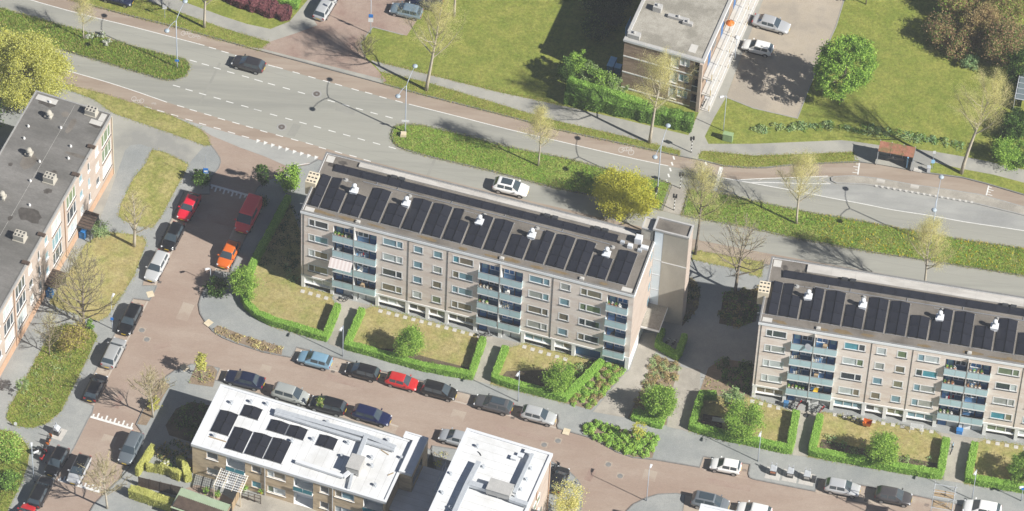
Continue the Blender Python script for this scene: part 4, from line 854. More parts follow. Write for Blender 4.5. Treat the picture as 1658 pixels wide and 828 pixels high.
# ---- white roofed houses at the bottom
H1A = -16.95
def white_house_one():
    H = 5.6; o = G(311, 718.5, H); root = empty('terraced_house', (o.x, o.y, 0), R(H1A), 'two storey yellow brick house row with white roof and roof ducts', 'building')
    L, D = 23.1, 9.0
    f = Face(root, 0, 0, 0); ops = []; win = []
    for kind, x0, x1 in (('s', 1.7, 3.1), ('b', 4.1, 6.35), ('s', 7.1, 8.3), ('w', 9.0, 11.2), ('b', 12.2, 14.5), ('s', 15.3, 16.4), ('w', 17.1, 19.4), ('b', 20.5, 22.8)):
        for z in (.9, 3.75):
            if kind == 'b': ops.append((x0, x1, z - .75, z + 1.6, 1.2))
            else: ops.append((x0, x1, z, z + 1.2, .15))
            win.append((kind, x0, x1, z))
    put(wall_mesh('wall', L, 0, H - .4, ops, 'brick_yellow', 'white_paint', 'white_paint'), 'wall', root)
    shell('wall', L, D, 0, H - .4, 'brick_yellow', root, 'lbr')
    for kind, x0, x1, z in win:
        w = round(x1 - x0, 2)
        if kind == 's': f.window(x0, z, w, 1.2, (), pane=wr.choice(['glass_dark', 'glass_teal', 'glass_blind']))
        elif kind == 'w': f.window(x0, z, w, 1.2, (.35,), pane=None)
        else:
            f.window(x0 + .2, z + .2, w - .5, 1.1, (.75,), depth=1.17, pane='glass_teal', sill=False, frame='teal_panel')
            if z > 2:
                bo = MB().box(x0 - .02, -.3, z - .9, x1 + .02, -.002, z - .75).build('balcony', 'white_paint', root)
                for k in range(2): MB().box(x0 + (x1 - x0) * k / 2 + .02, -.3, z - .74, x0 + (x1 - x0) * (k + 1) / 2 - .02, -.26, z - .05).build('balcony_panel', 'teal_panel', bo)
                MB().box(x0, -.31, z - .02, x1, -.25, z + .03).build('handrail', 'alu', bo)
    for x in (8.75, 16.85): b = MB(); b.tube([(x, -.07, .2), (x, -.07, H - .4)], .05); b.build('downpipe', 'galv', root)
    rim('fascia', L, D, H - .4, H + .02, .18, .1, 'white_metal', root)
    b = MB(); b.quad((.15, .15, H - .1), (L - .15, .15, H - .1), (L - .15, D - .15, H - .1), (.15, D - .15, H - .1)); roof = b.build('roof', 'roof_white', root)
    for k in range(1, 22): MB().box(-.012, .2, 0, .012, D - .2, .007).build('roof_seam', 'concrete_grey', roof, (k * 1.05, 0, H - .0995))
    # stair tower and low annex on the right
    MB().box(23.12, 4.35, 0, 24.6, 9.85, H - .05).box(21.95, 9.012, 0, 23.118, 9.85, H - .05).build('stair_tower', 'brick_yellow', root)
    b = MB(); x0, y0, x1, y1 = 23.11, 4.3, 24.65, 9.9
    b.box(21.9, 9.72, H - .05, 23.108, 9.9, H + .35); b.box(21.9, 9.02, H - .05, 22.08, 9.718, H + .35); MB().quad((22.08, 9.02, H + .2), (23.29, 9.02, H + .2), (23.29, 9.72, H + .2), (22.08, 9.72, H + .2)).build('stair_roof', 'roof_white', root)
    b.box(x0, y0, H - .05, x1, y0 + .18, H + .35); b.box(x0, y1 - .18, H - .05, x1, y1, H + .35); b.box(x0, y0 + .18, H - .05, x0 + .18, 9.0, H + .35); b.box(x1 - .18, y0 + .18, H - .05, x1, y1 - .18, H + .35); b.build('stair_parapet', 'white_metal', root)
    MB().quad((x0 + .18, y0 + .18, H + .2), (x1 - .18, y0 + .18, H + .2), (x1 - .18, y1 - .18, H + .2), (x0 + .18, y1 - .18, H + .2)).build('stair_roof', 'roof_white', root)
    MB().box(24.602, 4.9, 3.1, 24.62, 8.0, 4.6).build('stair_window', 'glass_dark', root)
    ax = MB().box(23.2, 1.3, 0, 27.9, 4.3, 2.55).box(24.66, 4.3, 0, 27.9, 8.2, 2.55).build('annex', 'brick_yellow', root)
    b = MB(); b.box(23.12, 1.2, 2.552, 28.0, 4.28, 2.72); b.box(24.67, 4.28, 2.552, 28.0, 8.3, 2.72); b.build('annex_roof', 'roof_white', root)
    for k in range(7): MB().box(24.75 if k > 2 else 23.2, 0, 2.721, 27.9, .02, 2.727).build('roof_seam', 'concrete_grey', root, (0, 1.7 + k * .95, 0))
    f.window(.35, .9, 1.8, .6, (.5,), depth=.01, sill=False).location = (23.8, 1.295, 1.6)
    # roof fittings
    def duct(pts, r, name='roof_duct', m='galv'):
        b = MB()
        for a, c in zip(pts[:-1], pts[1:]): b.bar(a, c, r * 2, r * 1.5)
        o_ = b.build(name, m, root)
        for k, (a, c) in enumerate(zip(pts[:-1], pts[1:])):
            n = max(2, int((Vector(c) - Vector(a)).length / .9))
            for i in range(n):
                p = Vector(a).lerp(Vector(c), (i + .5) / n); MB().box(-.04, -.04, H - .1 - p.z, .04, .04, -r * .7).build('duct_foot', 'dark_metal', o_, p)
    def q(x, y, z=.35): g = G(300 + x / 3.63, 600 + y / 3.63, H) ; d = Vector((g.x - o.x, g.y - o.y)); c, s = math.cos(R(H1A)), math.sin(R(H1A)); return (c * d.x + s * d.y, -s * d.x + c * d.y, H - .1 + z)
    duct([q(530, 245), q(1060, 395), q(1235, 465)], .28); duct([q(525, 262), q(1230, 478)], .2)
    duct([q(1062, 400, .45), q(1000, 560, .45)], .24); duct([q(650, 540, .3), q(930, 632, .3), q(965, 610, .5)], .22, m='white_metal'); duct([q(985, 600, .3), q(960, 700, .2)], .16)
    b = MB(); b.box(-.75, -1.0, .35, .75, 1.0, 1.25); b.box(-.8, -1.05, 1.25, .8, 1.05, 1.3)
    for sx in (-.65, .65):
        for sy in (-.9, .9): b.box(sx - .05, sy - .05, 0, sx + .05, sy + .05, .35)
    b.build('ventilation_unit', 'concrete_grey', root, q(1000, 575, 0))
    for x, y in ((270, 190), (385, 185), (480, 198), (835, 305), (1190, 412), (1095, 512), (1095, 560), (1115, 675), (920, 505), (750, 405), (955, 425), (625, 415), (170, 385), (1270, 515)):
        b = MB(); b.lathe([(.1, 0), (.09, .3), (.2, .32), (.18, .4)], 8); b.box(-.22, -.22, 0, .22, .22, .05); b.build('roof_pipe', 'galv', root, q(x, y, 0))
    b = MB(); b.bar(q(140, 387, .05), q(240, 418, .05), .12, .08); b.build('roof_beam', 'wood', root)
    b = MB(); b.bar(q(1150, 465, .05), q(1195, 495, .05), .1, .06); b.bar(q(1190, 615, .05), q(1225, 600, .05), .1, .06); b.build('loose_batten', 'wood', root)
    SOL = [((210, 230), (148, 355), 2, 'solar panel tent nearest the left rear corner, long one, on the white roof'), ((350, 200), (322, 262), 1, 'short solar panel tent nearest the back left on the white roof'),
           ((290, 325), (232, 455), 2, 'left one of three long solar panel tents along the front of the white roof'), ((400, 358), (347, 487), 2, 'middle one of three long solar panel tents along the front of the white roof'),
           ((515, 393), (460, 518), 2, 'right one of three long solar panel tents along the front of the white roof'), ((505, 288), (478, 348), 1, 'left one of two short solar panel tents in the middle of the white roof'),
           ((618, 322), (588, 380), 1, 'right one of two short solar panel tents in the middle of the white roof'), ((790, 375), (765, 437), 1, 'lone short solar panel tent farthest right on the white roof')]
    for a, c, n, lab in SOL:
        g = G(300 + c[0] / 3.63, 600 + c[1] / 3.63, H); solar_tent((g.x, g.y, H - .09), R(H1A), n, n, lab, 'solar panels on the white roof', h=.1)
    return root, o
wh1, wh1o = white_house_one()
def white_house_two():
    H = 10.2; o = G(757, 694.6, H); root = empty('white_roofed_house', (o.x, o.y, 0), R(-17.3), 'tall pale brick house with white roof and long silver ducts', 'building')
    L, D = 9.95, 22.0
    b = MB(); b.box(0, -D, 0, L, 0, H - .4); b.build('wall', 'brick_pink', root)
    b = MB(); b.box(-.12, -.2, H - .4, L + .12, .12, H + .05); b.box(-.12, -D, H - .4, .2, -.2, H + .05); b.box(L - .2, -D, H - .4, L + .12, -.2, H + .05); b.build('fascia', 'white_metal', root)
    MB().quad((.2, -D, H - .1), (L - .2, -D, H - .1), (L - .2, -.2, H - .1), (.2, -.2, H - .1)).build('roof', 'roof_white', root)
    for k in range(1, 20): MB().box(.2, -.012, 0, L - .2, .012, .007).build('roof_seam', 'concrete_grey', root, (0, -k * 1.05, H - .0995))
    c, s = math.cos(R(-17.3)), math.sin(R(-17.3))
    def q(x, y, z=.0): g = G(700 + x / 5.593, 680 + y / 5.593, H); d = Vector((g.x - o.x, g.y - o.y)); return Vector((c * d.x + s * d.y, -s * d.x + c * d.y, H - .1 + z))
    def duct(pts, r, m='galv'):
        b = MB()
        for a, e in zip(pts[:-1], pts[1:]): b.bar(a, e, r * 2, r * 1.6)
        o_ = b.build('roof_duct', m, root)
        for a, e in zip(pts[:-1], pts[1:]):
            n = max(2, int((e - a).length / 1.1))
            for i in range(n): p = a.lerp(e, (i + .5) / n); MB().box(-.05, -.05, H - .1 - p.z, .05, .05, -r * .7).build('duct_foot', 'dark_metal', o_, p)
    duct([q(420, 410, .6), q(320, 600, .6), q(215, 828, .6), q(150, 980, .6)], .28); duct([q(330, 600, .6), q(530, 660, .6)], .32); duct([q(905, 335, .6), q(740, 690, .6)], .2); duct([q(700, 735, .5), q(860, 790, .5)], .26)
    b = MB(); b.box(-1.35, -.8, .4, 1.35, .8, 1.25); b.box(-1.4, -.85, 1.25, 1.4, .85, 1.3)
    for x in (-1.2, 0, 1.2): b.box(x - .06, -.7, 0, x + .06, .7, .4)
    b.build('ventilation_unit', 'concrete_grey', root, q(612, 665))
    for x, y in ((740, 352), (800, 330), (865, 297)): MB().box(-.32, -.25, 0, .32, .25, .35).box(-.36, -.29, .35, .36, .29, .4).build('roof_unit', 'white_metal', root, q(x, y))
    for x, y in ((405, 240), (165, 490), (88, 662), (460, 425), (160, 800), (890, 440), (850, 540), (800, 630), (750, 700)):
        b = MB(); b.lathe([(.1, 0), (.09, .3), (.19, .32), (.17, .4)], 8); b.box(-.2, -.2, 0, .2, .2, .05); b.build('roof_pipe', 'galv', root, q(x, y))
    b = MB(); b.tube([q(412, 285, .05), q(430, 300, .06), q(442, 322, .05)], .05); b.build('roof_hose', 'dark_metal', root)
    f = Face(root, L, 0, -math.pi / 2)
    f2 = Face(root, L, -D, math.pi / 2)
    for z in (1.0, 3.8, 6.6):
        for x in (2.5, 7.0, 11.5, 16): f2.window(x, z, 2.2, 1.3, (.4,), depth=-.005, sill=True)
    for x in (.6, 5, 9.3): b = MB(); b.tube([(L + .08, -x, 0), (L + .08, -x, H - .4)], .06); b.build('downpipe', 'brick_orange', root)
    for z in (2.6, 5.4, 8.2):
        g = MB().box(L + .02, -D, z - .15, L + 1.2, -6.5, z).build('balcony', 'concrete_grey', root); MB().box(L + 1.15, -D, z + .02, L + 1.2, -6.5, z + 1.0).build('balcony_panel', 'clear_glass', g)
        g = MB().box(-.95, -8.5, z - .12, -.02, -4.5, z).build('stair_landing', 'galv', root)
        for k in range(5): MB().bar((-.92, -4.55 - k * .95, z), (-.92, -4.55 - k * .95, z + 1.1), .05).build('rail_post', 'galv', g)
        MB().bar((-.92, -4.5, z + 1.1), (-.92, -8.4, z + 1.1), .05).build('handrail', 'galv', g)
    return root
white_house_two()
def corner_house():
    H = 8.5; o = G(1136, 817, H); root = empty('white_roofed_corner', (o.x, o.y, 0), R(-12), 'corner of a white roof poking into the bottom edge of the picture', 'building')
    L, D = 16.0, 10.0
    MB().box(0, -D, 0, L, 0, H - .4).build('wall', 'brick_yellow', root)
    b = MB(); b.box(-.1, -.2, H - .4, L + .1, .1, H + .05); b.box(-.1, -D, H - .4, .2, -.2, H + .05); b.build('fascia', 'white_metal', root); MB().quad((.2, -D, H - .1), (L, -D, H - .1), (L, -.2, H - .1), (.2, -.2, H - .1)).build('roof', 'roof_white', root)
corner_house()
# ================================================================== vegetation
def mesh_np(name, V, Fq, mats, mi=None):
    me = bpy.data.meshes.new(name); n = Fq.shape[1]
    me.vertices.add(len(V)); me.vertices.foreach_set('co', V.astype(np.float32).ravel())
    me.loops.add(Fq.size); me.loops.foreach_set('vertex_index', Fq.astype(np.int32).ravel())
    me.polygons.add(len(Fq)); me.polygons.foreach_set('loop_start', np.arange(0, Fq.size, n, dtype=np.int32))
    for m in ([mats] if isinstance(mats, str) else mats): me.materials.append(MATS[m])
    if mi is not None: me.polygons.foreach_set('material_index', mi.astype(np.int32))
    me.update(calc_edges=True); return me
def leaf_quads(P, S, up_bias=0.0, normal=None, jit=1.0):
    """diamond leaves at points P of size S"""
    n = len(P); N = rng.normal(size=(n, 3))
    if normal is not None: N = normal + N * .55 * jit
    N[:, 2] += up_bias
    N /= np.linalg.norm(N, axis=1)[:, None] + 1e-9
    A = rng.normal(size=(n, 3)); U = np.cross(N, A); U /= np.linalg.norm(U, axis=1)[:, None] + 1e-9; Wv = np.cross(N, U)
    S = S[:, None]
    V = np.stack([P - U * S, P - Wv * S * .62, P + U * S, P + Wv * S * .62], 1).reshape(-1, 3)
    return V, np.arange(4 * n).reshape(n, 4)
def crown_points(n, a, c, clumps, spread, hollow=.5, b_=None, seed=0, lump=1.0):
    r = np.random.default_rng(seed); D = r.normal(size=(clumps, 3)); D /= np.linalg.norm(D, axis=1)[:, None]
    rad = hollow + (1 - hollow) * r.random(clumps) ** .6
    lob = r.normal(size=(9, 3)); lob /= np.linalg.norm(lob, axis=1)[:, None]; amp = r.uniform(-.28, .30, 9) * lump
    rad = rad * (1 + (np.clip(D @ lob.T, 0, 1) ** 3 * amp).sum(1))
    C = D * rad[:, None] * np.array([a, b_ or a, c]) * .86
    w = r.uniform(.5, 1.6, clumps); w /= w.sum(); k = r.choice(clumps, n, p=w)
    P = C[k] + r.normal(size=(n, 3)) * spread * np.array([1, 1, .75]) * r.uniform(.6, 1.3, clumps)[k][:, None]
    return P, C
def limbs(b, base, top, targets, r0, r1, seed=0, m=0):
    q = random.Random(seed); base = Vector(base); top = Vector(top)
    mid = base.lerp(top, .5) + Vector((q.uniform(-.1, .1), q.uniform(-.1, .1), 0))
    b.tube([base, mid, top], [r0, (r0 + r1) / 2 * 1.05, r1], 8, m)
    for t in targets:
        t = Vector(t); s = base.lerp(top, q.uniform(.45, .98)); md = s.lerp(t, .5) + Vector((0, 0, -.12 * (t - s).length)); 
        b.tube([s, md, t], [r1 * .75, r1 * .45, r1 * .15], 5, m, cap=False)
def leafy_tree(px, label, hc, a, c, n, size, leaf, leaf2=None, clumps=70, spread=None, bark='bark', r=.16, name='tree', group=None, hollow=.45, seed=None, cat='tree', lean=(0, 0), b_=None, world=None, lump=1.0):
    g = world or G(*px); seed = seed if seed is not None else int(abs(px[0] * 7 + px[1] * 13)) % 9999
    root = empty(name, (g.x, g.y, .1), 0, label, cat, group)
    P, C = crown_points(n, a, c, clumps, spread or a * .17, hollow, b_, seed, lump); P += np.array([lean[0], lean[1], hc]); C += np.array([lean[0], lean[1], hc])
    P[:, 2] = np.maximum(P[:, 2], .08)
    V, Fq = leaf_quads(P, rng.uniform(.7, 1.3, n) * size, .75)
    mi = None
    if leaf2: mi = (np.random.default_rng(seed + 1).random(n) < .3).astype(int)
    put(mesh_np('crown', V, Fq, [leaf, leaf2] if leaf2 else leaf, mi), 'crown', root)
    b = MB(); tg = [C[i] for i in np.random.default_rng(seed).choice(len(C), min(9, len(C)), replace=False)]
    limbs(b, (0, 0, -.1), (lean[0] * .8, lean[1] * .8, hc), tg, r, r * .4, seed); b.build('trunk', bark, root, smooth=True)
    return root
def bare_tree(px, label, H, spread, bud='leaf_bud', bark='bark_pale', nb=2600, bs=.031, seed=None, r=.17, first=.32, lean=(0, 0), nmain=22, group='street trees just coming into bud', asc=.75, twig=1.0, low=False):
    g = G(*px); seed = seed if seed is not None else int(px[0] * 3 + px[1]); q = random.Random(seed); nb = int(nb * 5.0); spread = spread * 1.3
    root = empty('budding_tree', (g.x, g.y, .1), 0, label, 'tree', group)
    tb = MB(); cb = MB(); ends = []
    def tp(t): return Vector((lean[0] * t ** 1.3 + .12 * math.sin(4 * t + seed), lean[1] * t ** 1.3 + .12 * math.cos(3 * t + seed), -.1 + H * t))
    ks = [k / 8 for k in range(9)]; tb.tube([tp(k) for k in ks], [r * (1 - .9 * k) + .012 for k in ks], 8)
    for i in range(nmain):
        t = first + (.97 - first) * ((i + q.random()) / nmain); s = tp(t)
        az = i * 2.4 + q.uniform(-.4, .4); ln = spread * (1.15 - .85 * (t - first) / (1 - first)) * q.uniform(.75, 1.15)
        el = asc * q.uniform(.75, 1.25) + .25 * t; d = Vector((math.cos(az) * math.cos(el), math.sin(az) * math.cos(el), math.sin(el)))
        m1 = s + d * ln * .5; e = s + d * ln + Vector((0, 0, .22 * ln)); rr = r * (1 - .9 * t) * .5 + .012
        tb.tube([s, m1, e], [rr * 1.15, rr * .75, .018], 5, cap=False)
        for j in range(6):
            u = .25 + .75 * (j + q.random()) / 6; p = s.lerp(m1, u * 2) if u < .5 else m1.lerp(e, u * 2 - 1)
            d2 = (d + Vector((q.uniform(-.9, .9), q.uniform(-.9, .9), q.uniform(-.1, .9)))).normalized(); l2 = ln * .42 * q.uniform(.6, 1.2); e2 = p + d2 * l2
            cb.tube([p, e2], [.022 * twig, .012 * twig], 3, cap=False); ends.append((p, e2))
            for w in range(3):
                v = q.uniform(.3, .95); p3 = p.lerp(e2, v); e3 = p3 + (d2 + Vector((q.uniform(-1, 1), q.uniform(-1, 1), q.uniform(-.3, .9)))).normalized() * l2 * q.uniform(.35, .6)
                cb.tube([p3, e3], [.014 * twig, .009 * twig], 3, cap=False); ends.append((p3, e3))
    tb.build('trunk', bark, root, smooth=True)
    E0 = np.array([tuple(a) for a, _ in ends]); E1 = np.array([tuple(b) for _, b in ends])
    k = rng.integers(0, len(ends), nb); tt = rng.random(nb)[:, None]; P = E0[k] * (1 - tt) + E1[k] * tt + rng.normal(size=(nb, 3)) * .30
    V, Fq = leaf_quads(P, rng.uniform(.6, 1.4, nb) * bs, .2)
    cr = cb.build('crown', 'twig' if bark == 'bark_pale' else bark, root); put(mesh_np('buds', V, Fq, bud), 'buds', cr)
    return root
def hedge(pts, w, h, label, leaf='leaf_hedge', dens=150, size=.075, name='hedge', cat='hedge', group=None, wob=.05, core='leaf_hedge_core', world=False):
    c = [Vector((p[0], p[1])) for p in (pts if world else P2(pts))]
    # resample
    out = [c[0]]
    for a, e in zip(c[:-1], c[1:]):
        n = max(1, int((e - a).length / .6))
        for k in range(1, n + 1): out.append(a.lerp(e, k / n))
    q = random.Random(len(out) * 31 + int(w * 100)); o = out[0]; n = len(out)
    W = [w / 2 * q.uniform(1 - wob * 2, 1 + wob * 2) for _ in out]; Hh = [h * q.uniform(1 - wob, 1 + wob) for _ in out]
    T = []
    for i in range(n): t = out[min(i + 1, n - 1)] - out[max(i - 1, 0)]; t.normalize(); T.append(Vector((-t.y, t.x)))
    b = MB(); ins = .05; vs = []
    for i in range(n):
        p = out[i] - o; nn = T[i]; ww = W[i] - ins
        for sx, z in ((-1, 0), (-1, Hh[i] - ins), (1, Hh[i] - ins), (1, 0)): vs.append((p.x + nn.x * ww * sx, p.y + nn.y * ww * sx, z))
    fs = []
    for i in range(n - 1):
        for k in range(3): fs.append((4 * i + k, 4 * i + k + 1, 4 * i + k + 5, 4 * i + k + 4))
    fs += [(0, 3, 2, 1), (4 * n - 4, 4 * n - 3, 4 * n - 2, 4 * n - 1)]
    b.add(vs, fs)
    P = []; Nn = []
    for i in range(n - 1):
        L = (out[i + 1] - out[i]).length
        for (f0, f1, ar) in ((0, 1, L * h), (1, 2, L * w), (2, 3, L * h)):
            m = int(ar * dens); u = rng.random(m)[:, None]; v = rng.random(m)[:, None]
            a0, a1, b0, b1 = (np.array(vs[4 * i + f0]), np.array(vs[4 * i + f1]), np.array(vs[4 * i + 4 + f0]), np.array(vs[4 * i + 4 + f1]))
            X = (a0 * (1 - u) + b0 * u) * (1 - v) + (a1 * (1 - u) + b1 * u) * v
            nv = np.array([0, 0, 1.]) if f0 == 1 else np.array([T[i].x, T[i].y, 0]) * (-1 if f0 == 0 else 1)
            P.append(X + nv * rng.uniform(-.04, .09, (m, 1))); Nn.append(np.tile(nv, (m, 1)))
    for i, s in ((0, -1), (n - 1, 1)):
        m = int(w * h * dens); u = rng.random(m)[:, None]; v = rng.random(m)[:, None]
        c0, c1 = np.array(vs[4 * i]), np.array(vs[4 * i + 3]); X = c0 * (1 - u) + c1 * u; X[:, 2] = v[:, 0] * h
        t = Vector((T[i].y, -T[i].x)) * s; nv = np.array([t.x, t.y, 0]); P.append(X + nv * rng.uniform(-.04, .09, (m, 1))); Nn.append(np.tile(nv, (m, 1)))
    P = np.concatenate(P); Nn = np.concatenate(Nn)
    V, Fq = leaf_quads(P, rng.uniform(.6, 1.4, len(P)) * size, 0, Nn)
    root = empty(name, (o.x, o.y, .1), 0, label, cat, group)
    put(mesh_np('foliage', V, Fq, leaf), 'foliage', root); b.build('inner_growth', core, root)
    return root
def in_poly(P, poly):
    x, y = P[:, 0], P[:, 1]; r = np.zeros(len(P), bool); n = len(poly)
    for i in range(n):
        x0, y0 = poly[i]; x1, y1 = poly[(i + 1) % n]
        c = ((y0 > y) != (y1 > y)) & (x < (x1 - x0) * (y - y0) / (y1 - y0 + 1e-12) + x0); r ^= c
    return r
def scatter(poly, n):
    A = np.array(poly); lo, hi = A.min(0), A.max(0); out = []; tot = 0
    while tot < n:
        P = lo + rng.random((n, 2)) * (hi - lo); P = P[in_poly(P, poly)]; out.append(P); tot += len(P)
        if len(P) == 0: break
    return np.concatenate(out)[:n]
def shrub_bed(pts, label, mats, h=.6, dens=60, size=.1, clump=.45, name='shrub_bed', z=.1, gap=0.0):
    """a planted mass: many low bushes grown together"""
    poly = P2(pts); A = np.array(poly); area = abs(sum(poly[i][0] * poly[(i + 1) % len(poly)][1] - poly[(i + 1) % len(poly)][0] * poly[i][1] for i in range(len(poly)))) / 2
    nc = max(3, int(area / (clump * clump) * .8 * (1 - gap))); C = scatter(poly, nc); hh = rng.uniform(.5, 1.1, nc) * h
    n = int(area * dens * (1 - gap)); k = rng.integers(0, nc, n); D = rng.normal(size=(n, 3)); D /= np.linalg.norm(D, axis=1)[:, None]; D[:, 2] = np.abs(D[:, 2])
    P = np.concatenate([C[k], np.zeros((n, 1))], 1) + D * np.stack([np.full(n, clump * .85), np.full(n, clump * .85), hh[k]], 1) * rng.uniform(.75, 1.1, (n, 1)); P[:, 2] += z
    V, Fq = leaf_quads(P, rng.uniform(.6, 1.4, n) * size, .3, D)
    mi = (k % len(mats)).astype(int)
    o = put(mesh_np(name, V, Fq, mats, mi), name); return tag(o, label, 'shrubs', kind='stuff')
def tufts(pts, n, h, mats, label, z=.12, w=.035, name='long_grass'):
    P = scatter(P2(pts), n); n = len(P); az = rng.random(n) * 6.283; hh = h * rng.uniform(.4, 1.3, n); ln = rng.normal(size=(n, 2)) * .45 * hh[:, None]
    B = np.concatenate([P, np.full((n, 1), z)], 1); d = np.stack([np.cos(az), np.sin(az), np.zeros(n)], 1) * w * rng.uniform(.7, 1.8, (n, 1))
    Tt = B + np.concatenate([ln, hh[:, None]], 1)
    V = np.stack([B - d, B + d, Tt + d * .25, Tt - d * .25], 1).reshape(-1, 3); Fq = np.arange(4 * n).reshape(n, 4)
    o = put(mesh_np(name, V, Fq, mats, (rng.random(n) < .3).astype(int)), name); return tag(o, label, 'grass', kind='stuff')

# --- grass growth
tufts(med[0][1], 20000, .20, ['blade', 'blade_dry'], 'rough green grass on the left median strip')
tufts(med[1][1], 18000, .13, ['blade', 'blade_dry'], 'rough grass on the middle median strip', w=.03)
tufts(med[2][1], 26000, .14, ['blade', 'blade_dry'], 'rough grass on the right median strip')
tufts([(1320, 346), (1400, 360), (1546, 387), (1658, 403), (1658, 448), (1546, 430), (1400, 407.5), (1325, 392)], 1600, .2, ['dandelion', 'blade'], 'yellow flowers scattered in the right median grass', w=.028, name='wild_flowers')
for i, (m_, p_) in enumerate(LAWNS):
    lab = ['worn grass verge beside the lower cycle lane', 'worn grass patch by the speed hump', 'dry grass patch under the multi stemmed tree', 'rough grass patch below the left building', 'rough grass in the bottom left corner', 'dry lawn left of the first garden gate',
           'dry lawn between the first two garden paths', 'dry lawn at the right end of the long block', 'dry lawn left of the right block entrance', 'dry lawn in front of the right block', 'dry lawn at the right picture edge', 'grass verge between the two blocks'][i]
    A = P2(p_); area = abs(sum(A[k][0] * A[(k + 1) % len(A)][1] - A[(k + 1) % len(A)][0] * A[k][1] for k in range(len(A)))) / 2
    tall = i in (3, 4)
    tufts(p_, int(area * (80 if tall else 60)), .17 if tall else .035, ['blade', 'blade_dry'] if (tall or i < 2 or i == 11) else ['blade_dry', 'blade_dry'], lab, z=.112, w=.035 if tall else .022)
def edge_tufts(polys, per_m, label, z=.105, h=.06):
    """straggling grass along the edges so that no border is a clean line"""
    Ps = []
    for p_ in polys:
        A = P2(p_)
        for i in range(len(A)):
            a0, a1 = np.array(A[i]), np.array(A[(i + 1) % len(A)]); L_ = np.linalg.norm(a1 - a0); n_ = int(L_ * per_m)
            if n_: Ps.append(a0 + rng.random((n_, 1)) * (a1 - a0) + rng.normal(size=(n_, 2)) * .13)
    P = np.concatenate(Ps); n = len(P); az = rng.random(n) * 6.283; hh = h * rng.uniform(.4, 1.3, n)
    B = np.concatenate([P, np.full((n, 1), z)], 1); d = np.stack([np.cos(az), np.sin(az), np.zeros(n)], 1) * .035; T_ = B + np.concatenate([rng.normal(size=(n, 2)) * .07, hh[:, None]], 1)
    V = np.stack([B - d, B + d, T_ + d * .4, T_ - d * .4], 1).reshape(-1, 3)
    o = put(mesh_np('edge_grass', V, np.arange(4 * n).reshape(n, 4), ['blade', 'blade_dry'], (rng.random(n) < .6).astype(int)), 'edge_grass'); return tag(o, label, 'grass', kind='stuff')
edge_tufts([p_ for m_, p_ in LAWNS], 45, 'straggling grass along the edges of the lawns and verges')
edge_tufts([[(112, 0), (281, 44), (420, 83), (436, 69), (360, 47), (233, 1)], [(616, 117), (694, 135.5), (800, 167.5), (884.5, 193.5), (1003, 220.5), (1101, 245.5), (1101, 253), (1003, 232), (901, 210), (820, 188), (681, 153), (620, 136)], [(1131.5, 252), (1138, 245.5), (1220, 253.5), (1382, 247.5), (1390, 262.5), (1292, 266), (1210, 272), (1172, 269)], [(599.5, 97.5), (653.6, 111), (800, 148), (911.6, 172)]] + [m_[1] for m_ in med], 45, 'straggling grass along the edges of the road verges', z=.1)
NL = [(604, 47), (659, 60), (676, 34), (720, -30), (930, -30), (905, 20), (868, 98), (890, 120), (912, 122), (912, 170), (800, 147), (654, 110), (600, 96), (590, 80), (588, 70)]
tufts(NL, 16000, .035, ['blade_dry', 'blade'], 'mown grass of the lawn left of the brown flats', z=.09, w=.022)
NR = [(1294, 192), (1322, 118), (1356, 44), (1372, -20), (1500, -20), (1520, 80), (1600, 120), (1590, 200), (1558, 244), (1440, 214), (1360, 200), (1222, 206), (1180, 170)]
tufts(NR, 16000, .035, ['blade_dry', 'blade'], 'mown grass of the lawn beyond the bus stop', z=.09, w=.022)
tufts([(112, 2), (281, 46), (420, 81), (436, 70), (360, 48), (233, 2)], 2600, .09, ['blade_dry', 'blade'], 'grass verge at the top left of the main road', z=.09)
tufts([(620, 119), (694, 137), (800, 169), (884, 195), (1003, 222), (1100, 246), (1100, 252), (901, 209), (681, 152), (625, 136)], 3200, .09, ['blade_dry', 'blade'], 'grass verge between cycle path and footpath', z=.09)
tufts([(1134, 250), (1150, 247), (1220, 254), (1382, 248), (1384, 260), (1292, 266), (1210, 271), (1172, 268)], 2200, .1, ['blade_dry', 'blade'], 'grass verge left of the bus shelter', z=.09)

# --- trees with leaves
leafy_tree((44, 152), 'big yellow green tree overhanging the brick building at the top left', 5.6, 6.1, 5.2, 80000, .10, 'leaf_lime', 'leaf_yellow', clumps=170, spread=.62, r=.35, seed=3, hollow=.5, lump=1.5)
leafy_tree((-30, 200), 'dark green bush in the shade of the big yellow tree', 2.2, 3.2, 2.0, 5000, .14, 'leaf_mid', 'leaf_hedge', clumps=50, cat='bush', seed=5)
leafy_tree((1363, 164), 'round bright green tree standing at the edge of the parking lot', 6.3, 3.95, 5.1, 24000, .12, 'leaf_bright', 'leaf_mid', clumps=260, spread=.27, r=.24, seed=9, hollow=.7)
leafy_tree((1402, 8), 'small green tree at the top edge right of the parking lot', 2.8, 1.3, 1.2, 2200, .11, 'leaf_bright', clumps=30, seed=11, r=.08)
leafy_tree((1008, 338), 'broad yellow blossoming tree on the median behind the long block', 2.3, 3.9, 1.8, 22000, .09, 'leaf_gold', 'leaf_yellow', clumps=90, spread=.45, r=.16, seed=14, hollow=.45, lump=1.2)
leafy_tree((468, 306), 'leafy green tree at the upper left corner of the long block', 2.0, 1.5, 1.9, 3200, .12, 'leaf_bright', 'leaf_mid', clumps=34, r=.09, seed=15)
leafy_tree((424, 303), 'slim dark green young tree beside the speed hump', 2.1, .9, 1.9, 1500, .11, 'leaf_dark', 'leaf_mid', clumps=22, r=.06, seed=17)
leafy_tree((395, 478), 'leafy green tree in the corner of the first garden hedge', 2.5, 1.75, 2.1, 8820, .088, 'leaf_bright', 'leaf_mid', clumps=42, r=.1, seed=19)
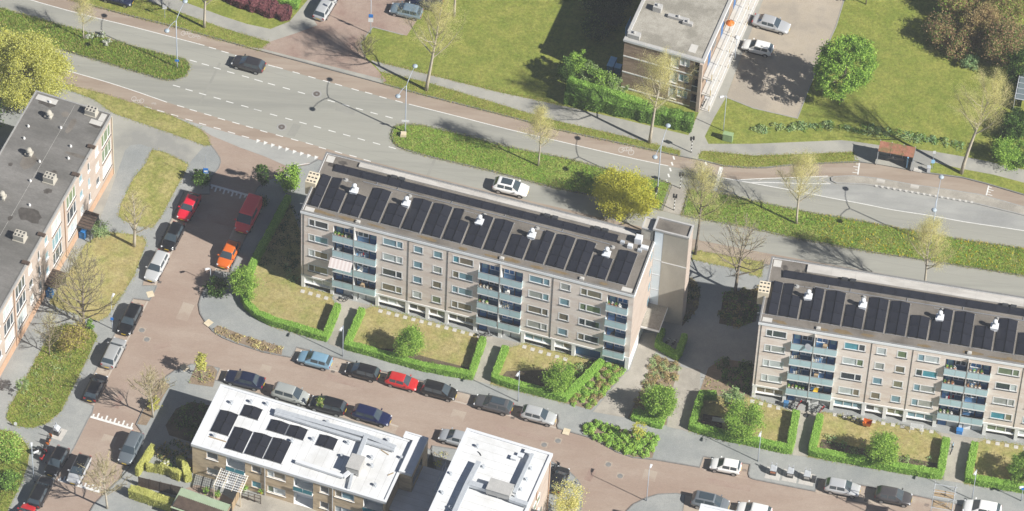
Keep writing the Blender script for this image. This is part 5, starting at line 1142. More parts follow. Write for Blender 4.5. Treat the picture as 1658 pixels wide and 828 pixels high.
leafy_tree((352, 473), 'dark shrub on the rounded pavement corner below the orange car', 1.0, 1.25, .95, 1800, .11, 'leaf_dark', 'leaf_mid', clumps=24, r=.05, seed=21, cat='shrub')
leafy_tree((324, 298), 'shrub with leaves darkened for shade at the foot of the blue sign', 1.0, 1.25, 1.0, 1900, .11, 'leaf_dark', 'leaf_mid', clumps=24, r=.05, seed=23, cat='shrub')  # dark leaf colour stands in for the shade on this shrub
leafy_tree((420, 331), 'low shaded shrub beside the red van', .5, 1.1, .5, 1200, .1, 'leaf_dark', 'leaf_brownish', clumps=20, r=.04, seed=24, cat='shrub')
leafy_tree((663, 577), 'leafy green tree in the middle garden of the long block', 2.4, 1.6, 2.2, 8820, .088, 'leaf_bright', 'leaf_mid', clumps=42, r=.1, seed=25)
leafy_tree((903, 634), 'leafy green tree in the right garden of the long block', 2.3, 1.8, 2.1, 8820, .088, 'leaf_bright', 'leaf_mid', clumps=42, r=.1, seed=27)
leafy_tree((1067, 675), 'spreading green tree in the bed between the two blocks', 2.5, 2.1, 2.2, 10920, .088, 'leaf_bright', 'leaf_mid', clumps=48, r=.1, seed=29)
leafy_tree((1202, 706), 'spreading green tree over the wooden deck of the right block garden', 2.6, 2.3, 2.3, 12180, .088, 'leaf_bright', 'leaf_mid', clumps=50, r=.11, seed=31)
leafy_tree((1186, 672), 'grey green tree behind the deck in the right block garden', 2.7, 1.4, 1.6, 2800, .11, 'leaf_grey', 'leaf_blue', clumps=34, r=.07, seed=33)
leafy_tree((1428, 750), 'leafy green tree in the middle garden of the right block', 2.6, 1.9, 2.4, 10920, .088, 'leaf_bright', 'leaf_mid', clumps=46, r=.1, seed=35)
leafy_tree((1655, 778), 'leafy green tree cut off by the right edge in front of the right block', 2.5, 1.8, 2.2, 8820, .088, 'leaf_mid', 'leaf_bright', clumps=42, r=.1, seed=37)
leafy_tree((325, 613), 'slender yellow green young tree in the planted street corner', 3.0, .85, 2.0, 1500, .10, 'leaf_lime', 'leaf_yellow', clumps=26, r=.05, seed=39)
leafy_tree((1032, 716), 'slender yellow young tree in the low shrub bed', 2.1, .75, 1.4, 700, .09, 'leaf_yellow', 'leaf_lime', clumps=18, r=.04, seed=41)
leafy_tree((518, 667), 'thin young tree in front of the black people carrier', 1.9, .55, 1.0, 500, .09, 'leaf_mid', 'leaf_lime', clumps=14, r=.03, seed=43)
leafy_tree((918, 842), 'pale yellow tree beside the tall white roofed house at the bottom edge', 3.6, 2.3, 2.2, 3600, .09, 'leaf_bud', 'leaf_lime', clumps=60, spread=.4, r=.08, seed=45)
leafy_tree((252, 662), 'small yellow green bush in the narrow bed by the street corner', .9, .8, .8, 900, .1, 'leaf_yellow', 'leaf_lime', clumps=16, r=.03, seed=47, cat='bush')
leafy_tree((118, 560), 'brown green bush at the foot of the multi stemmed tree', 1.3, 1.9, 1.3, 3800, .1, 'leaf_brownish', 'leaf_yellow', clumps=46, r=.05, seed=49, cat='bush')
leafy_tree((147, 533), 'small green bush against the multi stemmed trunk', .9, .5, .9, 800, .1, 'leaf_mid', 'leaf_hedge', clumps=12, r=.03, seed=51, cat='bush')
leafy_tree((163, 385), 'loose pale green shrub by the left building porch', 1.3, 1.5, 1.2, 1300, .08, 'leaf_grey', 'leaf_blue', clumps=34, r=.04, seed=53, cat='shrub')
leafy_tree((36, 640), 'thin pale green sapling at the edge of the lower left grass', 1.6, .8, 1.3, 700, .09, 'leaf_grey', 'leaf_mid', clumps=18, r=.03, seed=55)
leafy_tree((10, 735), 'yellow green bush in the bottom left grass', 1.2, 2.2, 1.0, 3000, .1, 'leaf_hedge', 'leaf_lime', clumps=40, r=.04, seed=56, cat='bush')
leafy_tree((14, 785), 'low green bush at the bottom left corner', .9, 1.6, .8, 2000, .1, 'leaf_hedge_dark', 'leaf_hedge', clumps=30, r=.04, seed=57, cat='bush')
for i, (x, y, a, c, hc, m1, m2, lab) in enumerate([
    (1527, 70, 2.0, 2.0, 2.0, 'leaf_copper', 'leaf_mid', 'copper brown bush nearest the lawn at the top right'), (1552, 90, 1.7, 1.9, 2.0, 'leaf_copper', 'leaf_mid', 'copper and green bush at the lawn corner'),
    (1545, 25, 2.2, 2.6, 2.6, 'leaf_copper', 'leaf_bright', 'tall copper bush with green shoots at the top edge'), (1585, 70, 2.4, 3.0, 3.2, 'leaf_brownish', 'leaf_copper', 'brown bush in the middle of the top right thicket'),
    (1622, 100, 2.5, 3.4, 3.6, 'leaf_copper', 'leaf_mid', 'tallest copper bush beside the dark hedge'), (1590, 20, 2.6, 2.8, 2.8, 'leaf_brownish', 'leaf_mid', 'brown green bush at the top edge of the thicket'),
    (1635, 30, 2.6, 3.0, 3.2, 'leaf_brownish', 'leaf_bright', 'yellow green bush at the top right corner'), (1570, 110, .95, .9, .9, 'leaf_blue', 'leaf_grey', 'small blue green bush at the foot of the thicket'),
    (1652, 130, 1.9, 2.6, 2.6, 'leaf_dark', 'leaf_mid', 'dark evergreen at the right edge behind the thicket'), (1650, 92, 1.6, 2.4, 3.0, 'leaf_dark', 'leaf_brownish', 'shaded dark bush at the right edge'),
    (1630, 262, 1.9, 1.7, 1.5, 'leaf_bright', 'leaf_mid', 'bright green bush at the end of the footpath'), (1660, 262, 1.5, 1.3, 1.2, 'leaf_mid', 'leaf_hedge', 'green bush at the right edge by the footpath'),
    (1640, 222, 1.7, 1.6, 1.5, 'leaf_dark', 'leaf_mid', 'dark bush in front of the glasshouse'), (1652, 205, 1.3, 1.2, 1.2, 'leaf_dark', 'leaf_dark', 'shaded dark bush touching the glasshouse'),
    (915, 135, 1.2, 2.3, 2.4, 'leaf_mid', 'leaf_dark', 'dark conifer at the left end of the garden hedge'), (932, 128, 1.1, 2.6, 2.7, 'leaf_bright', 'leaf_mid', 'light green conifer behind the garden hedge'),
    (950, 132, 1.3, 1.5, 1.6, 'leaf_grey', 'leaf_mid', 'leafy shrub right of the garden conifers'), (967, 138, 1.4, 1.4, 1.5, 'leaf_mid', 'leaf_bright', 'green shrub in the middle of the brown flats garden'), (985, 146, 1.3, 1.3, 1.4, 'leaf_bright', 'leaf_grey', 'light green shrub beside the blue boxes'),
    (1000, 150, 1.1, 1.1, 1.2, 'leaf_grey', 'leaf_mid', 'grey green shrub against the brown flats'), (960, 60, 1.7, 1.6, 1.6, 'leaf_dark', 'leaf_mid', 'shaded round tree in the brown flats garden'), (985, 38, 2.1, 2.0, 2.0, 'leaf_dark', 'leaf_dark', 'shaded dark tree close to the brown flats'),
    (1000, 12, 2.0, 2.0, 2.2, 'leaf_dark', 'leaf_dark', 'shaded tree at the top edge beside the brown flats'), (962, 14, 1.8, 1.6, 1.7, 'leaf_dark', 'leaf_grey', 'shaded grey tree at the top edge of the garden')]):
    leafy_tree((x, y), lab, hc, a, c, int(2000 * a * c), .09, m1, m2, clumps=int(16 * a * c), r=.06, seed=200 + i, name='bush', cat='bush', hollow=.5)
for x, y, lab in ((146, 62, 'small white blossoming shrub at the foot of the thin median tree'), (163, 60, 'small pale shrub on the upper edge of the left median'), (174, 73, 'tiny white blossoming shrub on the left median grass')):
    leafy_tree((x, y), lab, .35, .55, .35, 420, .08, 'blossom', 'leaf_grey', clumps=10, r=.02, seed=int(x), cat='shrub', name='shrub')
# --- trees in bud
bare_tree((332, 46), 'budding street tree by the footpath at the top left', 12, 2.6, nb=2400)
bare_tree((137, 64), 'thin young tree on the left median strip', 7.5, 1.2, nb=1500, r=.07, nmain=16)
bare_tree((690, 148), 'tall budding street tree on the verge left of the big lawn', 14.5, 3.3, nb=5200, r=.22, lean=(1.6, .3), first=.4)
bare_tree((734, 29), 'budding tree at the top edge of the big lawn', 12, 3.0, nb=2600)
bare_tree((871, 271), 'young budding tree on the middle median strip', 10.5, 1.9, nb=3400, r=.11)
bare_tree((1050, 232), 'tall budding street tree in front of the brown flats', 14.0, 3.2, nb=5600, r=.2, lean=(1.3, .3), first=.42)
bare_tree((1125, 414), 'tall budding tree right of the lift tower', 15.0, 3.0, nb=4600, r=.18, bark='bark', first=.45, lean=(.2, 0))
bare_tree((1290, 362), 'budding tree on the right median strip left of the bus bay', 11.5, 2.4, nb=4400, r=.14)
bare_tree((1493, 480), 'budding tree standing behind the right block roof', 13.0, 2.8, nb=5200, r=.16, first=.38)
bare_tree((1558, 282), 'tall leaning budding tree right of the bus stop', 16.0, 3.3, nb=6500, r=.24, lean=(2.2, .5), first=.42, bark='bark_pale')
bare_tree((1192, 475), 'bare dark tree in the bed between the two blocks', 11.0, 3.6, nb=700, r=.2, bark='bark', first=.28, nmain=26, twig=1.2, group='bare trees', asc=.5)
bare_tree((218, 401), 'bare pale tree on the grass beside the parked black hatchback', 9.5, 1.7, nb=900, r=.2, bark='bark_pale', bud='leaf_bud_pale', first=.25)
for i, (dx, lx, ly, H) in enumerate(((0, -2.2, .6, 11.0),)):
    bare_tree((136, 525), 'multi stemmed bare tree in front of the left building', H, 3.6, nb=3000, r=.17, bark='bark', bud='leaf_bud', first=.08, nmain=38, asc=.7, lean=(.3, .3), twig=1.5)
bare_tree((246, 677), 'bare street tree whose shadow crosses the red street', 8.0, 2.3, nb=700, r=.12, bark='bark_pale', bud='leaf_bud_pale', first=.3, twig=1.7, group='bare trees')
bare_tree((172, 824), 'bare street tree by the lower speed hump', 8.0, 2.5, nb=900, r=.13, bark='bark_pale', bud='leaf_bud_pale', first=.3, twig=1.7, group='bare trees')
bare_tree((590, 96), 'thin shrubby tree at the lawn corner of the side street', 3.6, 1.3, nb=500, r=.05, bark='bark', first=.1)
bare_tree((708, -26), 'budding tree beyond the top edge of the side street', 11.0, 3.0, nb=1200, r=.14)
bare_tree((82, 575), 'bare tree against the left building facade', 7.0, 1.6, nb=500, r=.08, bark='bark', first=.2)

# --- hedges
HG = 'clipped garden hedges of the blocks'
hedge([(467, 326), (452, 354), (412, 428), (398, 462), (394, 482), (401, 500), (418, 515), (443, 526), (488, 539), (527, 551), (547, 501)], .8, 1.0, 'clipped green hedge curving round the garden at the left end of the long block', group=HG)
hedge([(586, 508), (561, 564), (600, 574), (680, 598), (762, 613), (782, 555)], .8, 1.0, 'clipped green hedge round the middle garden of the long block', group=HG)
hedge([(818, 569), (799, 618), (850, 633), (915, 649), (974, 591)], .8, 1.0, 'clipped green hedge round the garden at the right end of the long block', group=HG)
hedge([(1159, 646), (1135, 645), (1120, 696), (1176, 711), (1278, 733), (1288, 674)], .85, 1.05, 'clipped green hedge round the garden at the left end of the right block', group=HG)
hedge([(1327, 680), (1313, 737), (1400, 753), (1521, 774), (1531, 718)], .85, 1.05, 'clipped green hedge round the middle garden of the right block', group=HG)
hedge([(1577, 725), (1566, 780), (1658, 796), (1770, 817)], .85, 1.05, 'clipped green hedge at the right edge in front of the right block', group=HG)
hedge([(1072, 542), (1064, 563), (1096, 583), (1108, 551)], .7, 1.1, 'clipped hedge wrapped round the bicycle stand between the blocks', group=HG)
hedge([(1024, 675), (1074, 689)], 1.5, .7, 'low clipped hedge block under the spreading tree between the blocks', group=HG)
hedge([(916, 163), (1000, 182), (1120, 209)], 1.5, 2.0, 'tall dark green hedge along the footpath below the brown flats', leaf='leaf_hedge_dark', size=.11, wob=.1)
hedge([(919, 148), (985, 168), (1046, 188)], 1.0, 2.2, 'second tall hedge row behind the footpath hedge of the brown flats', leaf='leaf_hedge', size=.1, wob=.06)
shrub_bed([(1220, 206), (1300, 202), (1360, 198), (1420, 206), (1480, 219), (1558, 233), (1556, 243), (1480, 231), (1420, 220), (1360, 211), (1300, 213), (1220, 217)], 'low patchy row of ground shrubs across the lawn beyond the bus stop', ['leaf_grey', 'leaf_mid', 'leaf_blue'], .5, 110, .1, clump=.5)
hedge([(355, -12), (395, 8), (450, 24), (470, 28)], 1.7, 1.1, 'dark purple leaved hedge at the top edge', leaf='leaf_purple', size=.12, wob=.15, core='leaf_purple')
hedge([(420, -14), (455, 4), (484, 10)], 1.4, 1.0, 'bright green ground hedge behind the purple hedge', leaf='leaf_hedge', wob=.12)
hedge([(248, 733), (222, 772)], .55, 1.5, 'lime green hedge at the front of the house garden at the bottom', leaf='leaf_lime', core='leaf_lime', size=.07)
hedge([(238, 762), (262, 766), (292, 778)], .5, 1.3, 'ragged lime hedge inside the brown garden fence', leaf='leaf_lime', core='leaf_lime', size=.08, wob=.3)
hedge([(211, 803), (240, 812), (280, 826)], 1.0, 1.5, 'yellow green hedge below the brown garden fence', leaf='leaf_lime', core='leaf_lime', size=.08)
hedge([(290, 752), (298, 760), (305, 782)], .7, 1.4, 'small lime hedge beside the house wall at the bottom', leaf='leaf_lime', core='leaf_lime', size=.08, wob=.2)
# --- planted beds
shrub_bed([(942, 690), (961, 682), (985, 691), (1065.5, 709), (1056, 741), (1025, 740), (997.7, 731), (972.5, 716), (958, 709), (941, 699)], 'bed of low green shrubs along the street below the spreading tree', ['leaf_hedge', 'leaf_bright'], .7, 420, .095, clump=.36)
shrub_bed([(925, 656), (957, 665), (1010, 606), (1008, 597), (981, 592), (976, 592), (919, 655)], 'bed of green and brown shrubs at the right end of the long block', ['leaf_hedge', 'leaf_bright', 'leaf_hedge', 'leaf_brownish'], .5, 420, .08)
shrub_bed([(1059, 577), (1095, 590), (1100, 600), (1085, 640), (1079, 675), (1020, 672), (1035, 640)], 'straw and green plants in the bed between the two blocks', ['leaf_grey', 'leaf_straw', 'leaf_brownish', 'leaf_grey'], .55, 230, .08)
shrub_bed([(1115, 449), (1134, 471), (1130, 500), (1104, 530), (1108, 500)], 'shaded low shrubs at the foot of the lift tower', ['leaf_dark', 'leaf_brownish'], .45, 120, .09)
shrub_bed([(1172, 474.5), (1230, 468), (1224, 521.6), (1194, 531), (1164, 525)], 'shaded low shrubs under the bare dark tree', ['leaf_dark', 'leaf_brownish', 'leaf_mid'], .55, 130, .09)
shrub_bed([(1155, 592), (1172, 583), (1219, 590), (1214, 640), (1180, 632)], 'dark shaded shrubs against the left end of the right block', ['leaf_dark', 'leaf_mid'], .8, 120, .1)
shrub_bed([(1137, 612), (1170, 618), (1175, 640), (1140, 634)], 'small tufts of young plants in bare soil by the right block', ['leaf_brownish', 'leaf_hedge'], .25, 30, .09, gap=.5)
shrub_bed([(346, 533), (352, 528), (400, 546), (458, 563), (456, 576), (425, 569), (380, 554), (352, 541)], 'straw coloured plants in the narrow bed at the street bend', ['leaf_straw', 'leaf_straw', 'leaf_bud'], .3, 90, .08, clump=.3)
shrub_bed([(309, 612), (318, 596), (345, 598), (350, 604), (342, 624), (307, 620)], 'yellow green plants in the planted street corner', ['leaf_yellow', 'leaf_grey', 'leaf_straw'], .35, 60, .08, clump=.3, gap=.2)
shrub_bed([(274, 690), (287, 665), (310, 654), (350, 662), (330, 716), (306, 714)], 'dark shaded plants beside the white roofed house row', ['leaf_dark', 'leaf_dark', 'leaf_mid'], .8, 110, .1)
shrub_bed([(270, 715), (305, 720), (310, 752), (280, 770), (252, 760), (250, 738)], 'mixed garden plants beside the house at the bottom', ['leaf_dark', 'leaf_brownish', 'leaf_mid'], .7, 90, .1)
shrub_bed([(70, 565), (120, 570), (95, 640), (60, 680), (30, 672), (45, 625)], 'wild green undergrowth in the lower left grass', ['leaf_grey', 'leaf_mid', 'leaf_straw'], .4, 45, .08, gap=.3)
shrub_bed([(600, 572), (640, 582), (700, 598), (760, 606), (764, 590), (742, 592), (690, 590), (650, 575), (605, 560)], 'shrubs behind the hedge of the middle garden', ['leaf_mid', 'leaf_grey', 'leaf_dark'], .5, 60, .09, gap=.4)
shrub_bed([(915, 600), (935, 590), (962, 592), (930, 625), (912, 625)], 'grey green shrubs in the right garden of the long block', ['leaf_grey', 'leaf_mid'], .8, 110, .09)
shrub_bed([(1330, 722), (1400, 742), (1515, 762), (1520, 745), (1450, 740), (1400, 722), (1340, 705)], 'garden shrubs behind the middle hedge of the right block', ['leaf_grey', 'leaf_mid', 'leaf_blue'], .5, 60, .09, gap=.4)
shrub_bed([(462, 430), (486, 440), (486, 462), (466, 456)], 'green shrubs at the shaded front left corner of the long block', ['leaf_grey', 'leaf_dark'], .6, 90, .09)
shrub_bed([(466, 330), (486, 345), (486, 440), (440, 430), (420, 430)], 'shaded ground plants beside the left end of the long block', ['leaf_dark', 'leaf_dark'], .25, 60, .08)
shrub_bed([(703, 735), (722, 728), (730, 750), (708, 756)], 'small yellow plants between the white roofed houses', ['leaf_yellow', 'leaf_straw'], .5, 70, .08, gap=.2)
yc = leafy_tree((271, 757), 'pale spiky yucca in the house garden at the bottom', .7, .55, .5, 260, .16, 'leaf_lime', 'blossom', clumps=8, r=.04, seed=77, name='yucca', cat='plant', hollow=.2)
# ================================================================== vehicles
PAINTS = {}
def paint(c, metal=.25):
    if c in PAINTS: return PAINTS[c]
    m = bpy.data.materials.new('car_paint'); m.use_nodes = True; b = m.node_tree.nodes['Principled BSDF']
    b.inputs['Base Color'].default_value = c + (1,); b.inputs['Roughness'].default_value = .32; b.inputs['Metallic'].default_value = metal
    b.inputs['Coat Weight'].default_value = .6; b.inputs['Coat Roughness'].default_value = .06
    PAINTS[c] = m; return m
mat('paint_slot', (.5, .5, .5), .3)
import bmesh
def bevelled(mb, name, mats, off, seg=2, smooth=True):
    me = mb.mesh(name, mats); bm = bmesh.new(); bm.from_mesh(me); bmesh.ops.recalc_face_normals(bm, faces=bm.faces)
    bmesh.ops.bevel(bm, geom=[e for e in bm.edges if e.calc_face_angle(0) > .35], offset=off, segments=seg, affect='EDGES', profile=.6)
    bm.to_mesh(me); bm.free()
    if smooth: me.polygons.foreach_set('use_smooth', [True] * len(me.polygons))
    me.update(); return me
# length, width, height, belt, bonnet height, [cabin: rear base, rear roof, front roof, windscreen base] as x/L from rear 0 to front 1, tail deck height
TYPES = {
 'mini':   (3.55, 1.63, 1.48, .92, .86, (.015, .12, .56, .77), None),
 'hatch':  (4.05, 1.74, 1.48, .93, .86, (.01, .15, .56, .77), None),
 'estate': (4.50, 1.78, 1.47, .93, .85, (.01, .13, .58, .755), None),
 'suv':    (4.45, 1.83, 1.62, 1.02, .96, (.01, .14, .59, .765), None),
 'mpv':    (4.30, 1.80, 1.63, .99, .92, (.01, .12, .60, .82), None),
 'sedan':  (4.65, 1.80, 1.45, .93, .85, (.13, .27, .58, .74), .93),
 'coupe':  (4.10, 1.76, 1.40, .90, .83, (.02, .22, .55, .74), None),
 'van':    (4.60, 1.85, 1.92, 1.02, .98, (.004, .02, .66, .84), None)}
def car_parts(t):
    L, W, H, zb, zh, (xa, xb, xc, xd), deck = TYPES[t]; x0 = -L / 2; X = lambda f: x0 + f * L; w = W / 2
    tail = deck or zb
    # lower body: rounded cage, smoothed by subdivision
    st = [(0.0, .70, tail * .82, .42), (.012, .90, tail * .97, .30), (.07, .985, tail * 1.01, .22), (.22, 1.02, tail * 1.01 if deck else zb * 1.02, .18), (.45, 1.03, zb * 1.03, .18), (xd - .06, 1.02, zb * 1.03, .18), (xd + .03, 1.01, (zb + zh) / 2 * 1.03, .18), (.88, .97, zh * 1.0, .20), (.955, .90, zh * .90, .24), (.99, .80, zh * .74, .30), (1.0, .62, zh * .62, .38)]
    b = MB(); ring = []
    for f, k, zt, z0 in st:
        zm = z0 + (zt - z0) * .55
        ring.append([(X(f), -w * k * .90, z0), (X(f), -w * k * 1.01, zm), (X(f), -w * k * .97, zt - .06), (X(f), -w * k * .84, zt + .01), (X(f), 0, zt + .045), (X(f), w * k * .84, zt + .01), (X(f), w * k * .97, zt - .06), (X(f), w * k * 1.01, zm), (X(f), w * k * .90, z0), (X(f), 0, z0 - .02)])
    vs = [p for r_ in ring for p in r_]; fs = []
    for i in range(len(ring) - 1):
        for k in range(10): a = i * 10 + k; c = i * 10 + (k + 1) % 10; fs.append((a, a + 10, c + 10, c))
    fs.append(tuple(range(10))); fs.append(tuple(range(len(ring) * 10 - 1, (len(ring) - 1) * 10 - 1, -1))); b.add(vs, fs)
    cage = b.mesh('body', 'paint_slot'); tmp = bpy.data.objects.new('tmp', cage); COL.objects.link(tmp); sm = tmp.modifiers.new('s', 'SUBSURF'); sm.levels = 2
    body = bpy.data.meshes.new_from_object(tmp.evaluated_get(bpy.context.evaluated_depsgraph_get())); bpy.data.objects.remove(tmp); body.name = 'body'; body.polygons.foreach_set('use_smooth', [True] * len(body.polygons))
    # cabin: a curved grid; its faces are sorted into frame, windscreen, rear window and side windows
    wb, wt = w * .88, w * .675 if t != 'van' else w * .82; zr = H - .03; zb2 = zb - .04
    A, B, Cc, Dd = X(xa), X(xb), X(xc), X(xd)
    S = [(A, 0., 'r'), (A + (B - A) * .22, .24, 'r'), (A + (B - A) * .86, .90, 'r'), (B + .02, .985, 'm'), (B + .18, 1., 'm'), (B + (Cc - B) * .47, 1.03, 'p'), (B + (Cc - B) * .53, 1.03, 'm'), (Cc - .10, 1.01, 'm'), (Cc + .03, .98, 'w'), (Cc + (Dd - Cc) * .10, .90, 'w'), (Cc + (Dd - Cc) * .90, .12, 'w'), (Dd, 0., 'w')]
    rows = []
    for x, h_, _ in S:
        zt = zb2 + (zr - zb2) * h_; e = wb + (wt - wb) * min(h_, 1.); q = .94 if x in (A, Dd) else 1.
        def pt(f): return (wb + (e - wb) * f) * q, zb2 + (zt - zb2) * f
        side_ = [pt(0), pt(.16), pt(.86), pt(1.)]
        half = [(y, z) for y, z in side_] + [(e * .86, zt + .018), (e * .4, zt + .035)]
        rows.append([(x - (.05 if x == A else (-.05 if x == Dd else 0)) * (abs(y) < e * .5) * -1, -y, z) for y, z in half] + [(x, y, z) for y, z in half[::-1]])
    NP = 12; flat = [p for r_ in rows for p in r_]; cls = {}
    for i in range(len(S) - 1):
        reg = S[i][2]; r2_ = S[i + 1][2]
        for j in range(NP - 1):
            k = 'frame'
            if reg == 'r' and i == 1 and 3 <= j <= 7: k = 'rear_window'
            if reg == 'w' and i == 9 and 3 <= j <= 7: k = 'windscreen'
            if j in (1, 9) and 3 <= i <= 7 and reg != 'p': k = ('side_window', j, 0 if i < 5 else 1)
            if t == 'van' and (k == 'rear_window' or (isinstance(k, tuple) and k[2] == 0)): k = 'frame'
            if j in (1, 9) and i == 8: k = ('side_window', j, 1)
            cls.setdefault(k, []).append((i * NP + j, i * NP + j + 1, (i + 1) * NP + j + 1, (i + 1) * NP + j))
    def sub(faces, name, m):
        q = MB(); ids = {}; vv = []; ff = []
        for f in faces:
            g_ = []
            for ix in f:
                if ix not in ids: ids[ix] = len(vv); vv.append(flat[ix])
                g_.append(ids[ix])
            ff.append(tuple(g_[::-1]))
        q.add(vv, ff); return q.mesh(name, m, True)
    cab = sub(cls.pop('frame'), 'roof', 'paint_slot')
    gl = [(k if isinstance(k, str) else k[0], sub(f, k if isinstance(k, str) else k[0], 'car_glass')) for k, f in cls.items()]
    r = .31 if t in ('mini', 'hatch', 'coupe', 'sedan') else .34
    def wheel():
        q = MB(); n = 18; prof = [(r - .05, -.10), (r, -.075), (r, .075), (r - .05, .10)]
        vs = []
        for rr, y in prof:
            for k in range(n): th = 2 * math.pi * k / n; vs.append((rr * math.cos(th), y, rr * math.sin(th)))
        fs = [(i * n + k, i * n + (k + 1) % n, (i + 1) * n + (k + 1) % n, (i + 1) * n + k) for i in range(3) for k in range(n)]; fs += [tuple(range(n)), tuple(range(4 * n - 1, 3 * n - 1, -1))]
        q.add(vs, fs); return q.mesh('wheel', 'tyre')
    def rimm():
        q = MB(); n = 14; R1 = r * .66
        for s in (-1, 1):
            vs = [(0, s * .108, 0)] + [(R1 * math.cos(2 * math.pi * k / n), s * .112, R1 * math.sin(2 * math.pi * k / n)) for k in range(n)]
            q.add(vs, [(0, k + 1, (k + 1) % n + 1) for k in range(n)])
        return q.mesh('rim', 'rim')
    wm, rm = cached(('wheel', r), wheel), cached(('rim', r), rimm)
    hl = MB().box(-.10, -.17, -.07, .06, .17, .07).mesh('headlight', 'headlight'); tlm = MB().box(-.03, -.12, -.14, .05, .12, .14).mesh('tail_light', 'taillight')
    mir = MB().box(-.09, -.1, -.06, .06, .1, .06).mesh('mirror', 'paint_slot'); pl = MB().box(-.01, -.26, -.055, .01, .26, .055).mesh('number_plate', 'plate')
    arch = MB()
    for k in range(12):
        t0, t1 = math.pi * k / 12, math.pi * (k + 1) / 12
        arch.quad(((r + .07) * math.cos(t0), 0, (r + .07) * math.sin(t0)), ((r + .07) * math.cos(t1), 0, (r + .07) * math.sin(t1)), (.2 * math.cos(t1), 0, .2 * math.sin(t1)), (.2 * math.cos(t0), 0, .2 * math.sin(t0)))
    am = arch.mesh('wheel_arch', 'car_trim')
    sill = MB().box(-L * .30, -w * .955, .17, L * .30, w * .955, .3).mesh('sill', 'car_trim')
    bump = MB().box(L * .44, -w * .62, .24, L * .496, w * .62, .40).mesh('grille', 'car_trim')
    sunr = MB().box(B + .35, -wt * .74, zr + .02, Cc - .08, wt * .74, zr + .085).mesh('sunroof', 'car_glass')
    return dict(body=body, cab=cab, glass=gl, wheel=wm, rim=rm, hl=hl, tl=tlm, mir=mir, plate=pl, arch=am, sill=sill, grille=bump, sunroof=sunr, r=r, tail=tail, zh=zh, dims=(L, W, H), xd=Dd, zb=zb, wb=wb)
def set_paint(o, m): o.material_slots[0].link = 'OBJECT'; o.material_slots[0].material = m
def car(px, ang, t, col, label, cat='car', roofcol=None, sunroof=False, group='parked cars', metal=.25, z=.02, name='car', sc=1.0):
    p = cached(('car', t), lambda: car_parts(t)); g = G(px[0], px[1], .75); L, W, H = p['dims']; w = W / 2
    root = empty(name, (g.x, g.y, z), R(ang), label, cat, group); root.scale = (sc,) * 3
    pm = paint(col, metal); rm = paint(roofcol, .1) if roofcol else pm
    set_paint(put(p['body'], 'body', root), pm); set_paint(put(p['cab'], 'roof', root), rm)
    for n, me in p['glass']: put(me, n, root)
    if sunroof: put(p['sunroof'], 'sunroof', root)
    put(p['sill'], 'sill', root); put(p['grille'], 'grille', root)
    for fx in (-.30, .315):
        for s in (-1, 1):
            wo = put(p['wheel'], 'wheel', root, (fx * L, s * (w - .115), p['r'])); put(p['rim'], 'rim', wo)
            put(p['arch'], 'wheel_arch', root, (fx * L, s * (w * 1.003), p['r']))
    for s in (-1, 1):
        put(p['hl'], 'headlight', root, (L * .462, s * w * .66, p['zh'] * .76), (0, R(-12), R(-22 * s))); put(p['tl'], 'tail_light', root, (-L * .488, s * w * .70, p['tail'] * .84))
        set_paint(put(p['mir'], 'mirror', root, (p['xd'] - .28, s * (w + .08), p['zb'] + .06)), pm)
    put(p['plate'], 'number_plate', root, (L * .503, 0, .46)); put(p['plate'], 'number_plate', root, (-L * .503, 0, .60))
    return root
BLK, NAVY, DG, GR, SIL, WHT, RED, ORG, LB = (.012, .012, .014), (.012, .018, .05), (.05, .05, .055), (.10, .105, .11), (.42, .43, .44), (.74, .74, .72), (.46, .018, .022), (.62, .13, .015), (.22, .38, .50)
SW, NE, EE, WW, E2, W2 = -106, 74, -14.7, 165.3, -10, 170
ST = 'cars parked along the side street'; EW = 'cars parked along the red brick street'
car((306, 334), SW - 2, 'coupe', (.60, .012, .035), 'bright red coupe half in the shadow of the long block', group=ST, metal=.0)
car((280, 382), SW - 1, 'hatch', BLK, 'black hatchback parked next below the red coupe', group=ST)
car((254, 430), SW - 1, 'estate', (.55, .56, .56), 'silver white estate car by the kerb extension', group=ST)
car((211, 516), SW, 'estate', BLK, 'black estate car parked beside the street lamp', group=ST)
car((184, 571), NE, 'suv', (.40, .41, .41), 'silver estate car parked nose to nose with the black estate', group=ST)
car((155, 627), NE, 'hatch', (.018, .017, .022), 'black hatchback at the end of the bay before the speed hump', group=ST)
car((402, 350), SW - 1, 'van', (.82, .05, .06), 'red delivery van parked in the shadow by the long block', 'van', group=ST, metal=.0, sc=1.07)
car((370, 411), SW - 1, 'hatch', ORG, 'orange hatchback parked below the red van', group=ST, metal=.05)
car((212, 725), SW, 'suv', (.14, .165, .185), 'grey blue off roader parked below the upper ladder marking', group=ST)
car((92, 746), SW - 2, 'hatch', BLK, 'black hatchback parked next to the motor scooters', group=ST)
car((128, 759), SW, 'hatch', (.50, .51, .52), 'silver hatchback with black roof on the lower speed hump', roofcol=BLK, group=ST)
car((65, 796), NE, 'estate', (.016, .016, .018), 'black estate car at the bottom left by the grass', group=ST)
car((38, 838), NE, 'hatch', RED, 'red car cut off by the bottom edge', group=ST, metal=.05)
car((402.5, 103), 163.5, 'hatch', (.04, .038, .042), 'dark grey hatchback driving on the main road', group='cars on the main road')
car((827, 303), -13.5, 'hatch', (.76, .76, .75), 'white hatchback with black glass roof driving behind the long block', sunroof=True, group='cars on the main road', metal=.0, sc=1.05)
car((190, -5), -16, 'hatch', NAVY, 'dark car cut off by the top edge near the left median', group='cars on the main road')
car((527, 10), NE - 4, 'estate', (.50, .51, .51), 'silver car parked on the side street at the top edge', group='cars parked at the top')
